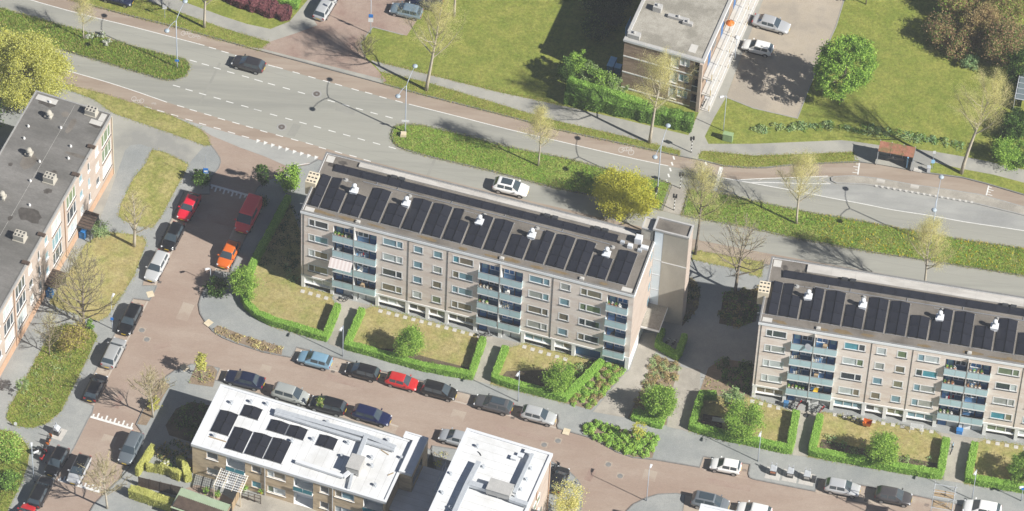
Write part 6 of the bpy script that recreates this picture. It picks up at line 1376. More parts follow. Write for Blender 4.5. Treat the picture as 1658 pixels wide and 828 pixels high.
car((658, 17), 167, 'hatch', (.20, .27, .32), 'grey blue hatchback parked under a tree at the top edge', group='cars parked at the top')
car((690, 3), 167, 'hatch', NAVY, 'dark blue car half hidden by a tree at the top edge', group='cars parked at the top')
car((1249, 38), -17, 'sedan', (.46, .47, .48), 'silver saloon in the parking lot', group='cars in the parking lot')
car((1227, 76), 165, 'hatch', WHT, 'white hatchback in the parking lot', group='cars in the parking lot', metal=.0, sc=.95)
car((510, 582), WW, 'hatch', LB, 'light blue hatchback by the street lamp', group=EW)
car((587, 601), WW, 'mpv', BLK, 'black people carrier left of the red hatchback', group=EW, sc=.93)
car((651, 617), EE, 'hatch', (.48, .02, .02), 'red hatchback between two black cars', group=EW, metal=.02, sc=.95)
car((711, 632), EE, 'mpv', (.014, .013, .013), 'black people carrier right of the red hatchback', group=EW, sc=.95)
car((799, 654), WW, 'estate', (.10, .10, .105), 'grey estate car with glass roof', sunroof=True, group=EW)
car((872, 672), EE, 'hatch', (.48, .49, .49), 'silver hatchback at the kerb end before the shrub bed', group=EW)
car((396, 614), WW + 2, 'sedan', NAVY, 'dark blue saloon beside the planted street corner', group=EW)
car((470, 638), EE - 2, 'mpv', (.40, .42, .40), 'pale silver people carrier next to the white roof', group=EW)
car((531, 656), WW, 'mpv', (.015, .015, .018), 'black people carrier behind the thin young tree', group=EW)
car((602, 672), EE - 2, 'estate', (.010, .016, .07), 'dark blue estate car next to the white roof', group=EW)
car((739, 709), WW, 'hatch', (.42, .44, .46), 'silver car half hidden behind the tall white roofed house', group=EW)
car((1175, 754), W2, 'mini', WHT, 'small white rounded hatchback alone in its bay', group=EW, metal=.0)
car((1150, 813), -12, 'mpv', (.17, .19, .21), 'grey people carrier with glass roof behind the white roof corner', sunroof=True, group=EW)
car((1221, 827), 168, 'hatch', WHT, 'white hatchback cut off by the bottom edge', group=EW, metal=.0)
car((1364, 789), E2, 'hatch', (.48, .49, .50), 'silver hatchback right of the waste containers', group=EW)
car((1447, 803), E2, 'hatch', (.075, .07, .072), 'dark grey hatchback left of the scaffolding', group=EW, sc=1.03)
car((1590, 824), W2, 'hatch', (.76, .76, .75), 'white hatchback cut off at the bottom right', group=EW, metal=.0, sc=1.08)
car((905, 776), 74, 'hatch', (.02, .02, .022), 'black car parked beside the tall white roofed house', group=EW, sc=.95)

# ================================================================== street furniture
def double_lamp(px, label, arm=73, sign=None):
    g = G(*px); root = empty('street_lamp', (g.x, g.y, .1), R(arm), label, 'street lamp', 'tall twin arm lamps on the median')
    b = MB(); b.tube([(0, 0, -.1), (0, 0, 1.2), (0, 0, 8.45)], [.10, .085, .055], 8); b.build('pole', 'lamp_grey', root, smooth=True)
    for s in (-1, 1):
        b = MB(); b.tube([(0, 0, 8.4), (s * .5, 0, 8.75), (s * 1.4, 0, 9.1), (s * 2.5, 0, 9.28)], [.045, .04, .035, .03], 6); a = b.build('arm', 'lamp_grey', root, smooth=True)
        MB().lathe([(.06, -.14), (.30, -.10), (.33, .0), (.24, .12), (.06, .17)], 14).build('lamp_head', 'lamp_head', a, (s * 2.6, 0, 9.28), smooth=True)
    if sign:
        for n, m, zz, w_ in sign: MB().box(-w_ / 2, -.08, zz, w_ / 2, -.05, zz + .35).build(n, m, root, (0, 0, 0), (0, 0, R(-arm)))
    return root
double_lamp((656, 216), 'twin arm street lamp at the tip of the middle median', 70, [('street_sign', 'white_metal', 2.0, .9)])
double_lamp((287, 111), 'twin arm street lamp at the tip of the left median', 70, [('traffic_sign', 'sign_blue', 1.2, .5)])
double_lamp((1064, 313), 'twin arm street lamp beside the pedestrian crossing', 74)
double_lamp((1506, 397), 'twin arm street lamp beside the bus bay', 80)
MB().box(-.35, -.3, 0, .35, .3, .45).box(-.3, -.25, .45, .3, .25, .5).build('control_cabinet', 'tactile', None, tuple(G(653, 221)) [:2] + (.12,)).update_tag()
cab = bpy.data.objects['control_cabinet']; tag(cab, 'small beige box at the foot of the middle median lamp', 'cabinet')
def street_lamp(px, h, ang, label, arm=.55, globe=False, sign=None):
    g = G(*px); root = empty('street_lamp', (g.x, g.y, .1), R(ang), label, 'street lamp', 'slim grey street lamps')
    b = MB(); b.tube([(0, 0, -.1), (0, 0, 1.0), (0, 0, h)], [.065, .05, .035], 8); b.build('pole', 'lamp_grey', root, smooth=True)
    if globe: MB().lathe([(.08, -.1), (.28, .0), (.3, .15), (.2, .32), (.05, .36)], 12).build('lamp_head', 'white_metal', root, (0, 0, h), smooth=True)
    else:
        b = MB(); b.tube([(0, 0, h - .05), (arm * .4, 0, h + .06), (arm, 0, h + .08)], .03, 6); b.build('arm', 'lamp_grey', root)
        b = MB(); b.add([(-.1, -.10, 0), (.45, -.15, 0), (.45, .15, 0), (-.1, .10, 0), (-.08, -.07, .1), (.4, -.1, .12), (.4, .1, .12), (-.08, .07, .1)], [(0, 3, 2, 1), (4, 5, 6, 7), (0, 1, 5, 4), (1, 2, 6, 5), (2, 3, 7, 6), (3, 0, 4, 7)]); b.build('lamp_head', 'white_metal', root, (arm - .1, 0, h + .03))
    if sign:
        for n, m, zz, w_, hh in sign: MB().box(-w_ / 2, -.06, zz, w_ / 2, -.03, zz + hh).build(n, m, root, (0, 0, 0), (0, 0, R(-ang)))
    return root
street_lamp((555, 578), 5.6, 250, 'slim street lamp right of the light blue hatchback')
street_lamp((838.6, 651), 5.6, 250, 'slim street lamp above the grey estate car')
street_lamp((1227, 748), 5.6, 255, 'slim street lamp beside the small white hatchback')
street_lamp((1046.7, 812), 5.6, 75, 'slim street lamp on the rounded kerb at the bottom')
street_lamp((1573.4, 810), 5.6, 250, 'slim street lamp near the right block hedge gap')
street_lamp((182, 534), 5.4, 75, 'slim street lamp beside the black estate car', sign=[('traffic_sign', 'sign_blue', 1.7, .35, .45)])
street_lamp((54.5, 776), 5.4, 100, 'slim street lamp by the bottom left scooters')
street_lamp((1189.6, 98), 3.9, 0, 'globe lamp at the parking lot edge by the brown flats', globe=True)
street_lamp((1171, 213), 6.3, 200, 'slim lamp standing by the green utility box')
street_lamp((600, 56), 6.0, 150, 'slim lamp with a round sign at the side street corner', sign=[('traffic_sign', 'white_metal', 2.2, .6, .6), ('traffic_sign', 'sign_blue', 3.0, .55, .55)])
street_lamp((341, 459), 2.6, 200, 'short pole at the rounded pavement corner', arm=.3)
street_lamp((1653, 812), 2.6, 200, 'short sign pole at the right edge of the street', arm=.2, sign=[('parking_sign', 'sign_blue', 2.1, .45, .45)])
def sign_pole(px, h, label, boards):
    g = G(*px); root = empty('road_sign', (g.x, g.y, .1), 0, label, 'sign'); b = MB(); b.tube([(0, 0, -.1), (0, 0, h)], .03, 6); b.build('pole', 'lamp_grey', root)
    for n, m, z, w_, hh in boards: o = MB().box(-w_ / 2, -.05, z, w_ / 2, -.02, z + hh).build(n, m, root)
    return root
s_ = sign_pole((333.6, 297), 5.0, 'tall pole with blue zone sign at the street entrance', [('sign_board', 'sign_blue', 1.75, .6, .9), ('sign_rim', 'white_paint', 1.72, .66, .03)])
MB().box(-.2, -.058, 2.0, .05, -.052, 2.25).box(.08, -.058, 1.95, .2, -.052, 2.3).build('sign_symbol', 'white_paint', s_)
s_ = sign_pole((1509, 274), 3.2, 'bus stop pole right of the shelter', [('sign_board', 'white_metal', 2.75, .35, .45), ('timetable', 'sky_blue', 1.0, .4, .6)])
s_ = sign_pole((267, 30), 2.2, 'small road sign on the verge at the top left', [('sign_board', 'white_metal', 1.6, .5, .6)])
s_ = sign_pole((25.5, 692), .9, 'low white post at the tip of the lower left grass', [('sign_board', 'white_metal', .3, .35, .5)])
def signal(px, ang, label, h=2.5):
    g = G(*px); root = empty('traffic_light', (g.x, g.y, .06), R(ang), label, 'traffic light', 'pedestrian crossing signals'); 
    for k in range(8): z0 = h * k / 8; b = MB(); b.lathe([(.06, z0), (.06, z0 + h / 8)], 8); b.build('pole_band', 'white_paint' if k % 2 else 'black_band', root)
    for s in (-.16, .16):
        o = MB().box(-.1, -.1, 0, .1, .1, .55).build('signal_head', 'black_band', root, (s, 0, h - .2))
        MB().lathe([(.08, 0), (.08, .02)], 8).build('lens', 'dark_metal', o, (0, -.125, .5), (R(90), 0, 0))
    return root
signal((1101, 306), 10, 'striped crossing signal on the right side of the median crossing')
signal((1091, 341), -10, 'striped crossing signal at the lower end of the median crossing')
signal((1119, 248), 20, 'striped crossing signal by the upper footpath')
signal((1061, 327), 60, 'striped crossing signal beside the median lamp', 2.2)
def box_thing(px, w, d, h, ang, m, name, label, cat, lid=.06, z=.1, group=None, lidm=None):
    g = G(*px); root = empty(name, (g.x, g.y, z), R(ang), label, cat, group)
    bevelled(MB().box(-w / 2, -d / 2, 0, w / 2, d / 2, h), 'body', m, .02, 1, False); me = bevelled(MB().box(-w / 2, -d / 2, 0, w / 2, d / 2, h), 'body', m, .02, 1, False); put(me, 'body', root)
    put(bevelled(MB().box(-w / 2 - .04, -d / 2 - .04, h, w / 2 + .04, d / 2 + .04, h + lid), 'lid', lidm or m, .02, 1, False), 'lid', root); return root
ub = box_thing((1178, 228), 1.2, .55, 1.15, -14, 'green_box', 'utility_box', 'pale green utility box beside the upper footpath', 'utility box')
for s in (-1, 1): MB().box(s * .3 - .26, -.285, .1, s * .3 + .26, -.276, 1.05).build('door', 'green_box', ub)
box_thing((990, 112), .75, 1.6, 1.2, -17, 'blue', 'storage_box', 'larger bright blue box in the brown flats garden', 'storage box', lidm='sky_blue')
box_thing((1000, 118), .75, .75, 1.1, -17, 'blue', 'storage_box', 'smaller bright blue box in the brown flats garden', 'storage box', lidm='sky_blue')
def container(px, ang, label):
    g = G(*px); root = empty('waste_container', (g.x, g.y, .1), R(ang), label, 'waste container', 'underground waste containers')
    MB().box(-.85, -.85, 0, .85, .85, .02).build('base_plate', 'tile_grey', root)
    put(bevelled(MB().box(-.38, -.32, .02, .38, .32, .85), 'column', 'dark_metal', .05, 2), 'column', root)
    b = MB(); b.add([(-.38, -.3, .85), (.38, -.3, .85), (.38, .32, .85), (-.38, .32, .85), (-.3, .05, 1.25), (.3, .05, 1.25), (.3, .3, 1.25), (-.3, .3, 1.25)], [(0, 1, 5, 4), (1, 2, 6, 5), (2, 3, 7, 6), (3, 0, 4, 7), (4, 5, 6, 7)]); b.build('hopper', 'galv', root)
    for s in (-1, 1): MB().box(s * .27 - .05, .22, 1.25, s * .27 + .05, .34, 1.62).build('lifting_post', 'galv', root)
    MB().box(-.3, -.34, .45, .3, -.325, .75).build('inlet_drum', 'terracotta' if 'brown' in label else 'concrete_grey', root)
container((1251.5, 768), -10, 'waste container with brown front, left one of the row by the kerb'); container((1279, 772), -10, 'middle waste container of the row by the kerb'); container((1306, 777), -10, 'right waste container of the row by the kerb')
container((93, 703), 70, 'single waste container beside the bottom left footpath'); 
box_thing((1317, 781), .45, .4, .8, -10, 'dark_metal', 'litter_bin', 'low bin right of the waste containers', 'bin')
def shelter():
    g = G(1449, 266); root = empty('bus_shelter', (g.x, g.y, .1), R(-10.5), 'bus shelter with rusty red roof beside the footpath', 'bus shelter')
    L, D, H = 4.3, 1.55, 2.5
    for k in range(3):
        b = MB(); x0 = -L / 2 + k * L / 3; b.add([(x0 + .015, -D / 2, H), (x0 + L / 3 - .015, -D / 2, H), (x0 + L / 3 - .015, D / 2, H + .12), (x0 + .015, D / 2, H + .12), (x0 + .015, -D / 2, H + .08), (x0 + L / 3 - .015, -D / 2, H + .08), (x0 + L / 3 - .015, D / 2, H + .2), (x0 + .015, D / 2, H + .2)],
              [(0, 3, 2, 1), (4, 5, 6, 7), (0, 1, 5, 4), (1, 2, 6, 5), (2, 3, 7, 6), (3, 0, 4, 7)]); b.build('roof_panel', 'shelter_roof', root)
        MB().box(x0 + .05, D / 2 - .04, .15, x0 + L / 3 - .05, D / 2 - .01, 2.3).build('glass_wall', 'clear_glass', root)
    for x in (-L / 2 + .03, -L / 6, L / 6, L / 2 - .03): MB().bar((x, D / 2, 0), (x, D / 2, H + .3), .08).build('post', 'galv', root)
    for x in (-L / 2 + .03, L / 2 - .03): MB().bar((x, -D / 2 + .1, 0), (x, -D / 2 + .1, H + .05), .08).build('post', 'galv', root); MB().box(x - .02, -D / 2 + .15, .2, x + .02, D / 2 - .06, 2.2).build('side_glass', 'clear_glass', root)
    MB().box(-1.0, .25, .42, 1.0, .6, .47).bar((-.8, .42, 0), (-.8, .42, .42), .06).bar((.8, .42, 0), (.8, .42, .42), .06).build('bench', 'tile_grey', root)
    MB().box(1.4, -.5, .2, 1.55, .6, 1.9).build('display_panel', 'sky_blue', root)
shelter()
box_thing((1503, 279), .4, .4, .85, 0, 'galv', 'litter_bin', 'grey litter bin beside the bus stop pole', 'bin')
# bicycles and scooters
def wheel_ring(b, x, r, m):
    pts = [(x + r * math.cos(t), 0, r + r * math.sin(t)) for t in np.linspace(0, 2 * math.pi, 15)]
    for a, c in zip(pts[:-1], pts[1:]): b.bar(a, c, .045, .045, m)
def bicycle(loc, ang, col, label, tilt=8, group='bicycles', cat='bicycle'):
    root = empty('bicycle', loc, R(ang), label, cat, group); root.rotation_euler = (R(tilt), 0, R(ang))
    for x in (-.52, .52):
        def wh(): b = MB(); wheel_ring(b, 0, .34, 0); return b.mesh('wheel', 'tyre')
        put(cached('bwheel', wh), 'wheel', root, (x, 0, 0))
    def fr():
        b = MB()
        for a, c in (((-.52, 0, .34), (-.15, 0, .32)), ((-.15, 0, .32), (-.22, 0, .85)), ((-.22, 0, .8), (.33, 0, .82)), ((.33, 0, .78), (-.15, 0, .32)), ((-.52, 0, .34), (-.22, 0, .75)), ((.52, 0, .34), (.33, 0, .95))): b.bar(a, c, .045)
        return b.mesh('frame', col)
    put(cached(('bframe', col), fr), 'frame', root)
    put(cached('bseat', lambda: MB().box(-.33, -.09, .88, -.08, .09, .94).mesh('saddle', 'tyre')), 'saddle', root)
    def hb(): b = MB(); b.bar((.3, -.29, 1.02), (.3, .29, 1.02), .035); b.bar((.33, 0, .9), (.3, 0, 1.02), .04); return b.mesh('handlebar', 'galv')
    put(cached('bhb', hb), 'handlebar', root)
    def rk(): b = MB(); b.box(-.78, -.08, .70, -.3, .08, .73); b.box(-.78, -.02, .4, -.74, .02, .7); return b.mesh('rack', 'dark_metal')
    put(cached('brk', rk), 'rack', root); return root
def gpt(x, y, z=.1): g = G(x, y); return (g.x, g.y, z)
bicycle(gpt(1139, 172), 70, 'dark_metal', 'bicycle leaning at the foot of the brown flats corner')
for x, y, a, c, lab in ((1078, 561, 60, 'dark_metal', 'left bicycle in the hedged bicycle stand'), (1088, 563, 60, 'dark_metal', 'right bicycle in the hedged bicycle stand'), (565, 487, 30, 'dark_metal', 'bicycle lying by the first entrance of the long block'),
                        (787, 547, 20, 'dark_metal', 'bicycle at the second entrance of the long block'), (1283, 657, 65, 'dark_metal', 'leftmost bicycle at the right block entrance'), (1293, 659, 60, 'red', 'bicycle left of the closed parasol at the right block entrance'), (1320, 666, 55, 'dark_metal', 'bicycle right of the closed parasol at the right block entrance'),
                        (1329, 668, 55, 'red', 'red bicycle farthest right at the right block entrance'), (1374, 683, 165, 'dark_metal', 'bicycle lying left of the orange cargo bike'), (1540, 730, 78, 'sky_blue', 'bicycle leaning on the hedge at the right block path')):
    bicycle(gpt(x, y, .13), a, c, lab)
def cargo():
    root = bicycle(gpt(1388, 687, .13), 165, 'dark_metal', 'orange cargo bike on the dry lawn of the right block', 0, None, 'cargo bike')
    b = MB(); b.add([(-1.15, -.3, .3), (-.35, -.3, .3), (-.35, .3, .3), (-1.15, .3, .3), (-1.3, -.38, .85), (-.3, -.38, .85), (-.3, .38, .85), (-1.3, .38, .85)], [(0, 3, 2, 1), (0, 1, 5, 4), (1, 2, 6, 5), (2, 3, 7, 6), (3, 0, 4, 7)]); b.build('cargo_box', 'orange', root, (-.35, 0, 0))
cargo()
def scooter(px, ang, m, label):
    root = empty('motor_scooter', gpt(*px), R(ang), label, 'scooter', 'motor scooters at the bottom left')
    put(bevelled(MB().box(-.75, -.18, .3, -.05, .18, .68), 'body', m, .07, 2), 'body', root); put(bevelled(MB().box(-.7, -.16, .68, -.1, .16, .8), 'seat', 'tyre', .05, 2), 'seat', root)
    put(bevelled(MB().box(-.1, -.16, .22, .4, .16, .3), 'footboard', 'dark_metal', .03, 1), 'footboard', root)
    b = MB(); b.bar((.55, 0, .3), (.38, 0, 1.0), .3, .08); b.build('front_shield', m, root); b = MB(); b.bar((.38, -.32, 1.05), (.38, .32, 1.05), .05); b.build('handlebar', 'dark_metal', root)
    for x in (-.5, .6):
        b = MB(); wheel_ring(b, 0, .22, 0); b.box(-.1, -.05, .12, .1, .05, .32); b.build('wheel', 'tyre', root, (x, 0, 0))
scooter((80, 716), 75, 'orange', 'motor scooter with orange body, rearmost of the row'); scooter((75, 728), 70, 'dark_metal', 'dark motor scooter in the middle of the row'); scooter((71, 741), 68, 'red', 'red motor scooter nearest the black hatchback'); scooter((63, 734), 30, 'white_metal', 'white motor scooter lying across the row')
scooter((900, 762), 60, 'dark_metal', 'dark motor scooter by the tall white roofed house'); bicycle(gpt(921, 783, .12), 20, 'galv', 'bicycle lying beside the black car at the white roofed house', 70)
# garden and balcony things
cp = empty('closed_parasol', gpt(1305, 674, .12), 0, 'closed black parasol standing at the right block entrance', 'parasol')
MB().lathe([(.3, 0), (.3, .08), (.06, .12), (.04, .5)], 12).build('foot', 'dark_metal', cp); MB().lathe([(.03, .4), (.03, .9), (.16, 1.0), (.17, 1.5), (.12, 2.3), (.02, 2.5)], 8).build('canopy', 'black_band', cp)
dk = empty('garden_deck', gpt(1152, 690, .12), R(-8), 'wooden deck behind the hedge of the right block garden', 'deck')
for k in range(9): MB().box(-1.2, -1.4 + k * .31, .0, 1.2, -1.4 + k * .31 + .28, .12).build('plank', 'wood_dark', dk)
tb = empty('garden_bench', gpt(1163, 686, .25), R(-8), 'grey garden bench on the wooden deck', 'bench')
for k in range(4): MB().box(-.75, -.3 + k * .16, .42, .75, -.3 + k * .16 + .13, .46).build('seat_slat', 'tile_grey', tb)
MB().bar((-.65, 0, 0), (-.65, 0, .42), .08).bar((.65, 0, 0), (.65, 0, .42), .08).build('leg', 'dark_metal', tb)
for k, (x, y, lab) in enumerate(((1483, 700, 'white metal drying rack on the lawn of the right block'),)):
    r_ = empty('drying_rack', gpt(x, y, .12), R(-8), lab, 'drying rack')
    for s in (-.7, .7): MB().bar((s, -.3, 0), (s, .3, 1.0), .04).bar((s, .3, 0), (s, -.3, 1.0), .04).build('leg', 'white_metal', r_)
    for k2 in range(6): MB().bar((-.75, -.3 + k2 * .12, 1.0), (.75, -.3 + k2 * .12, 1.0), .03).build('bar', 'white_metal', r_)
box_thing((1272, 659), .5, .4, .8, -8, 'blue_panel', 'storage_box', 'blue box by the right block entrance door', 'storage box'); box_thing((1553, 702), .7, .5, .6, -8, 'blue', 'storage_box', 'bright blue crate at the second right block entrance', 'storage box')
FL = ['lowest', 'second', 'third', 'top']
def balcony_things(O, deg, who, cols, seed):
    q = random.Random(seed)
    for ci, x0 in enumerate(cols):
        for fi, sz in enumerate(SLABZ):
            if q.random() < .22: continue
            kind = q.choice(['pots', 'pots', 'chair', 'laundry', 'crates'])
            where = 'on the %s balcony, %s column from left, %s block' % (FL[fi], ORD[ci], who)
            L_ = on_block(O, deg, x0 + q.uniform(.5, 1.3), .25 if kind != 'pots' else -.14, sz + .04)
            if kind == 'pots':
                r_ = empty('flower_pots', on_block(O, deg, x0 + .3, -.12, sz + .04), R(deg), 'row of flower pots ' + where, 'flower pots', 'balcony things')
                n = q.randint(3, 5)
                for k in range(n):
                    m = q.choice(['pot_white', 'terracotta', 'pot_white', 'cream'])
                    o = put(cached(('pot', m), lambda: MB().lathe([(.10, 0), (.15, .26), (.12, .27)], 8).mesh('pot', m)), 'pot', r_, (k * .42, .05, .85)); lf = q.choice(['leaf_mid', 'leaf_hedge', 'leaf_copper', 'blossom'])
                    def pl(): P = np.random.default_rng(5).normal(size=(40, 3)) * .1 + np.array([0, 0, .42]); V, Fq = leaf_quads(P, np.full(40, .07)); return mesh_np('plant', V, Fq, lf)
                    put(cached(('plant', lf), pl), 'plant', o)
                MB().box(-.2, -.1, .80, n * .42 - .2, .2, .85).box(-.15, 0, 0, -.1, .05, .8).box(n * .42 - .35, 0, 0, n * .42 - .3, .05, .8).build('shelf', 'galv', r_)
            elif kind == 'chair':
                m = q.choice(['pot_white', 'wood', 'dark_metal', 'yellow']); r_ = empty('balcony_chair', L_, R(deg + q.uniform(-40, 40)), 'garden chair ' + where, 'chair', 'balcony things')
                MB().box(-.25, -.25, .42, .25, .25, .47).build('seat', m, r_); b = MB(); b.add([(-.25, .22, .47), (.25, .22, .47), (.25, .36, 1.05), (-.25, .36, 1.05), (-.25, .26, .47), (.25, .26, .47), (.25, .40, 1.05), (-.25, .40, 1.05)], [(0, 1, 2, 3), (7, 6, 5, 4), (0, 3, 7, 4), (1, 5, 6, 2), (3, 2, 6, 7)]); b.build('backrest', m, r_)
                for sx in (-.22, .22):
                    for sy in (-.22, .22): MB().bar((sx, sy, 0), (sx, sy, .42), .04).build('leg', m, r_)
            elif kind == 'laundry':
                r_ = empty('drying_rack', L_, R(deg), 'drying rack with laundry ' + where, 'drying rack', 'balcony things'); b = MB()
                for s in (-.5, .5): b.bar((s, -.2, 0), (s, .2, 1.05), .03).bar((s, .2, 0), (s, -.2, 1.05), .03)
                b.build('frame', 'white_metal', r_)
                for k in range(4): MB().box(-.45 + k * .23, -.17 + k * .1, .55, -.28 + k * .23, -.15 + k * .1, 1.07).build('cloth', q.choice(['white_paint', 'red', 'sky_blue', 'awning', 'cream']), r_)
            else:
                r_ = empty('storage_crates', L_, R(deg), 'stacked crates ' + where, 'crates', 'balcony things'); MB().box(-.3, -.2, 0, .3, .2, .6).build('crate', q.choice(['wood', 'sky_blue', 'dark_metal']), r_); MB().box(-.25, -.18, .61, .25, .18, 1.0).build('crate', q.choice(['pot_white', 'terracotta', 'wood']), r_)
balcony_things(OM, -14.6, 'long', [3.9, 6.5, 21.4, 24.05, 36.6], 21); balcony_things(OR, -8.2, 'right', [3.9, 6.5, 21.4, 24.05], 22)
aw = empty('awning', on_block(OM, -14.6, 3.7, -.02, 7.2), R(-14.6), 'striped cream awning over a balcony near the left end of the long block', 'awning')
for k in range(12): MB().add([(k * .225, -.36, 0), (k * .225 + .225, -.36, 0), (k * .225 + .225, -1.25, -.75), (k * .225, -1.25, -.75), (k * .225, -.36, .02), (k * .225 + .225, -.36, .02), (k * .225 + .225, -1.25, -.73), (k * .225, -1.25, -.73)], [(0, 1, 2, 3), (7, 6, 5, 4), (2, 6, 7, 3)]).build('awning_strip', 'awning' if k % 2 else 'awning_stripe', aw)
MB().bar((0, -1.25, -.74), (2.7, -1.25, -.74), .06).build('front_bar', 'white_metal', aw)
ds = empty('satellite_dish', on_block(OR, -8.2, 5.9, -.42, 11.3), R(-30), 'white satellite dish on the top left balcony of the right block', 'satellite dish')
MB().lathe([(.05, .0), (.28, .05), (.42, .14)], 14).build('dish', 'white_metal', ds, (0, 0, 0), (R(70), 0, 0)); MB().bar((0, 0, 0), (0, .1, -.4), .04).build('mount', 'galv', ds)
# ---- house gardens at the bottom
def garden_fence(p0, p1, n, h, m, label, name='garden_fence'):
    a, c = G(*p0), G(*p1); d = c - a; L = d.length; root = empty(name, (a.x, a.y, .1), math.atan2(d.y, d.x), label, 'fence')
    for k in range(n + 1): MB().box(L * k / n - .05, -.05, 0, L * k / n + .05, .05, h + .08).build('post', m, root)
    for k in range(n):
        x0 = L * k / n + .06; ww = L / n - .12; np_ = max(3, int(ww / .16))
        for j in range(np_): MB().box(x0 + ww * j / np_, -.015, .05, x0 + ww * (j + 1) / np_ - .015, .015, h).build('plank', m, root)
    return root
garden_fence((225, 789), (296, 806), 4, 1.8, 'wood_dark', 'dark brown slatted fence of the garden at the bottom')
garden_fence((303, 758), (312, 761), 1, 1.8, 'wood_dark', 'short brown fence piece against the house wall')
garden_fence((376, 830), (394, 792), 2, 1.6, 'wood', 'wooden fence right of the pergola')
def shed():
    z = 2.4; pts = [G(293, 790, z), G(373, 818, z), G(362, 850, z), G(279, 812, z)]; o = pts[0]
    d = pts[1] - pts[0]; ang = math.atan2(d.y, d.x); L = d.length; root = empty('garden_shed', (o.x, o.y, .1), ang, 'garden shed with pale green corrugated roof at the bottom', 'shed')
    D = 2.6; MB().box(.15, -D, 0, L - .15, -.15, 2.2).build('wall', 'wood_dark', root)
    n = 56; b = MB()
    for k in range(n):
        x0, x1 = L * k / n, L * (k + 1) / n; zz = .012 if k % 2 else 0
        b.quad((x0, -D - .2, 2.0 + zz), (x1, -D - .2, 2.0 + .012 - zz), (x1, .05, 2.312 - zz), (x0, .05, 2.30 + zz))
    b.build('roof', 'green_sheet', root); MB().box(-.05, -D - .2, 1.92, .02, .05, 2.02).box(L - .02, -D - .2, 1.92, L + .05, .05, 2.02).build('barge_board', 'wood', root)
shed()
def pergola():
    o = G(346, 787, 2.5); root = empty('pergola', (o.x, o.y, .1), R(H1A), 'white slatted pergola against the house wall', 'pergola'); L, D = 3.2, 2.4
    for x in (0, L): 
        MB().bar((x, 0, 0), (x, 0, 2.35), .1).build('post', 'cream', root); MB().bar((x, 0, 2.4), (x, D, 2.75), .1, .12).build('beam', 'cream', root)
    for x in (L * .33, L * .66): MB().bar((x, 0, 2.4), (x, D, 2.75), .08, .1).build('beam', 'cream', root)
    for k in range(8): y = .1 + k * .31; MB().box(-.1, y, 2.47 + .145 * y, L + .1, y + .07, 2.51 + .145 * y).build('slat', 'white_paint', root)
    for k in range(14): x = k * L / 13; MB().bar((x, .05, 2.55), (x, D, 2.89), .03, .02).build('lath', 'white_paint', root)
pergola()
for x, y, m, nm, lab, ct in ((352, 806, 'terracotta', 'flower_pot', 'terracotta pot on the paved garden at the bottom', 'pot'), (334, 800, 'dark_metal', 'flower_pot', 'dark pot on the paved garden at the bottom', 'pot'), (423, 800, 'yellow', 'flower_pot', 'yellow flower pot on the terrace below the house wall', 'pot'), (397, 797, 'pot_white', 'flower_pot', 'pale pot beside the iron garden gate', 'pot')):
    r_ = empty(nm, gpt(x, y, .11), 0, lab, ct); MB().lathe([(.15, 0), (.24, .4), (.2, .41)], 10).build('pot', m, r_)
    P = rng.normal(size=(140, 3)) * .17 + np.array([0, 0, .62]); V, Fq = leaf_quads(P, np.full(140, .09)); put(mesh_np('plant', V, Fq, 'leaf_hedge'), 'plant', r_)
gt = empty('garden_gate', gpt(392, 808, .11), R(H1A), 'dark iron garden gate frame on the terrace', 'gate')
for k in range(4): MB().bar((k * .75, 0, 0), (k * .75, 0, 1.5), .07).build('post', 'wood_dark', gt)
for z in (.3, .9, 1.45): MB().bar((0, 0, z), (2.25, 0, z), .05).build('rail', 'wood_dark', gt)
for k in range(14): MB().bar((.15 + k * .15, 0, .3), (.15 + k * .15, 0, 1.45), .025).build('bar', 'dark_metal', gt)
sheet('terrace', P2([(384, 806), (440, 800), (520, 830), (560, 900), (400, 900), (370, 840)]), .112, 'pavement_warm')
sheet('terrace', P2([(318, 786), (346, 793), (380, 812), (372, 818), (300, 792)]), .112, 'brick_paving')
gh = empty('glasshouse', tuple(G(1640, 180))[:2] + (.1,), R(-10), 'grey framed glasshouse at the right edge', 'glasshouse')
for k in range(5):
    MB().box(0, k * .9 + .02, .05, .05, k * .9 + .86, 2.1).build('pane', 'clear_glass', gh); MB().box(.1 + k * .01, k * .9 + .03, 2.12, 3.4, k * .9 + .85, 2.16).build('roof_pane', 'clear_glass', gh)
    MB().bar((0, k * .9, 0), (0, k * .9, 2.2), .08).build('post', 'galv', gh); MB().bar((0, k * .9, 2.15), (3.4, k * .9, 2.15), .06).build('rafter', 'galv', gh)
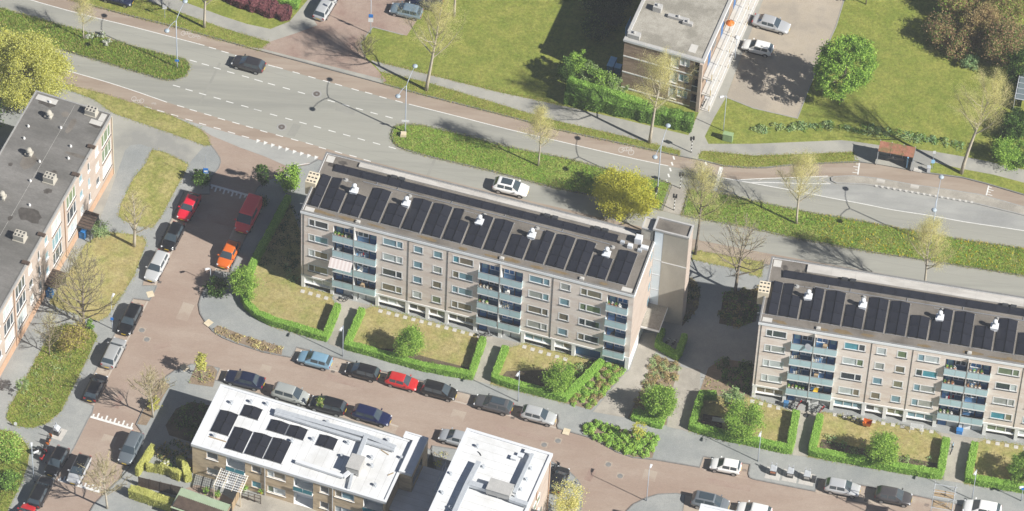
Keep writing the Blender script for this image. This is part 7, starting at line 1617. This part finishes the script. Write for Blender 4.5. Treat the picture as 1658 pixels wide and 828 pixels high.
MB().bar((0, -.05, 2.2), (0, 4.5, 2.2), .09).build('eave', 'galv', gh); MB().bar((0, -.02, 2.2), (3.4, -.02, 2.2), .09).build('gable_beam', 'galv', gh)
# ---- scaffolding at the bottom right
sc = empty('scaffolding', gpt(1500, 874, .05), R(-9), 'tall galvanised scaffolding rising from the bottom edge', 'scaffolding')
for x in (0, 2.3):
    for y in (0, 1.0):
        b = MB(); b.tube([(x, y, 0), (x, y, 9.4)], .05, 6); b.build('standard', 'galv', sc)
for z in (2, 4, 6, 8, 9):
    for y in (0, 1.0): b = MB(); b.tube([(-.2, y, z), (2.5, y, z)], .04, 6); b.build('ledger', 'galv', sc)
    for x in (0, 2.3): b = MB(); b.tube([(x, -.2, z), (x, 1.2, z)], .04, 6); b.build('transom', 'galv', sc)
for z in (2.06, 4.06, 6.06, 8.06):
    for k in range(3): MB().box(0, .05 + k * .31, z, 2.3, .33 + k * .31, z + .05).build('board', 'wood', sc)
for z in (0, 2, 4, 6): b = MB(); b.tube([(0, 0, z), (2.3, 0, z + 2)], .03, 6); b.build('brace', 'galv', sc)
b = MB()
for s in (0, .4): b.bar((1.6 + s * .8, .2, 6), (1.9 + s * .8, 1.1, 8.8), .04)
for k in range(9): t = k / 9; b.bar((1.6 + .3 * t, .2 + .9 * t, 6 + 2.8 * t), (1.92 + .3 * t, .2 + .9 * t, 6 + 2.8 * t), .03)
b.build('ladder', 'galv', sc)
# ================================================================== haze: the half kilometre of air between the aircraft and the street
hz = MB().box(-480, -520, -1.3, 480, 480, 476).build('haze', 'paint_slot'); hz.data.materials.clear()
hm = bpy.data.materials.new('haze'); hm.use_nodes = True; hn = hm.node_tree.nodes; hn.remove(hn['Principled BSDF'])
pv = hn.new('ShaderNodeVolumePrincipled'); pv.inputs['Color'].default_value = (.93, .96, 1.0, 1); pv.inputs['Density'].default_value = .000105; pv.inputs['Anisotropy'].default_value = .0
hm.node_tree.links.new(pv.outputs[0], hn['Material Output'].inputs['Volume']); hz.data.materials.append(hm); hz['kind'] = 'stuff'; hz['label'] = 'thin pale summer haze in the air over the whole scene'
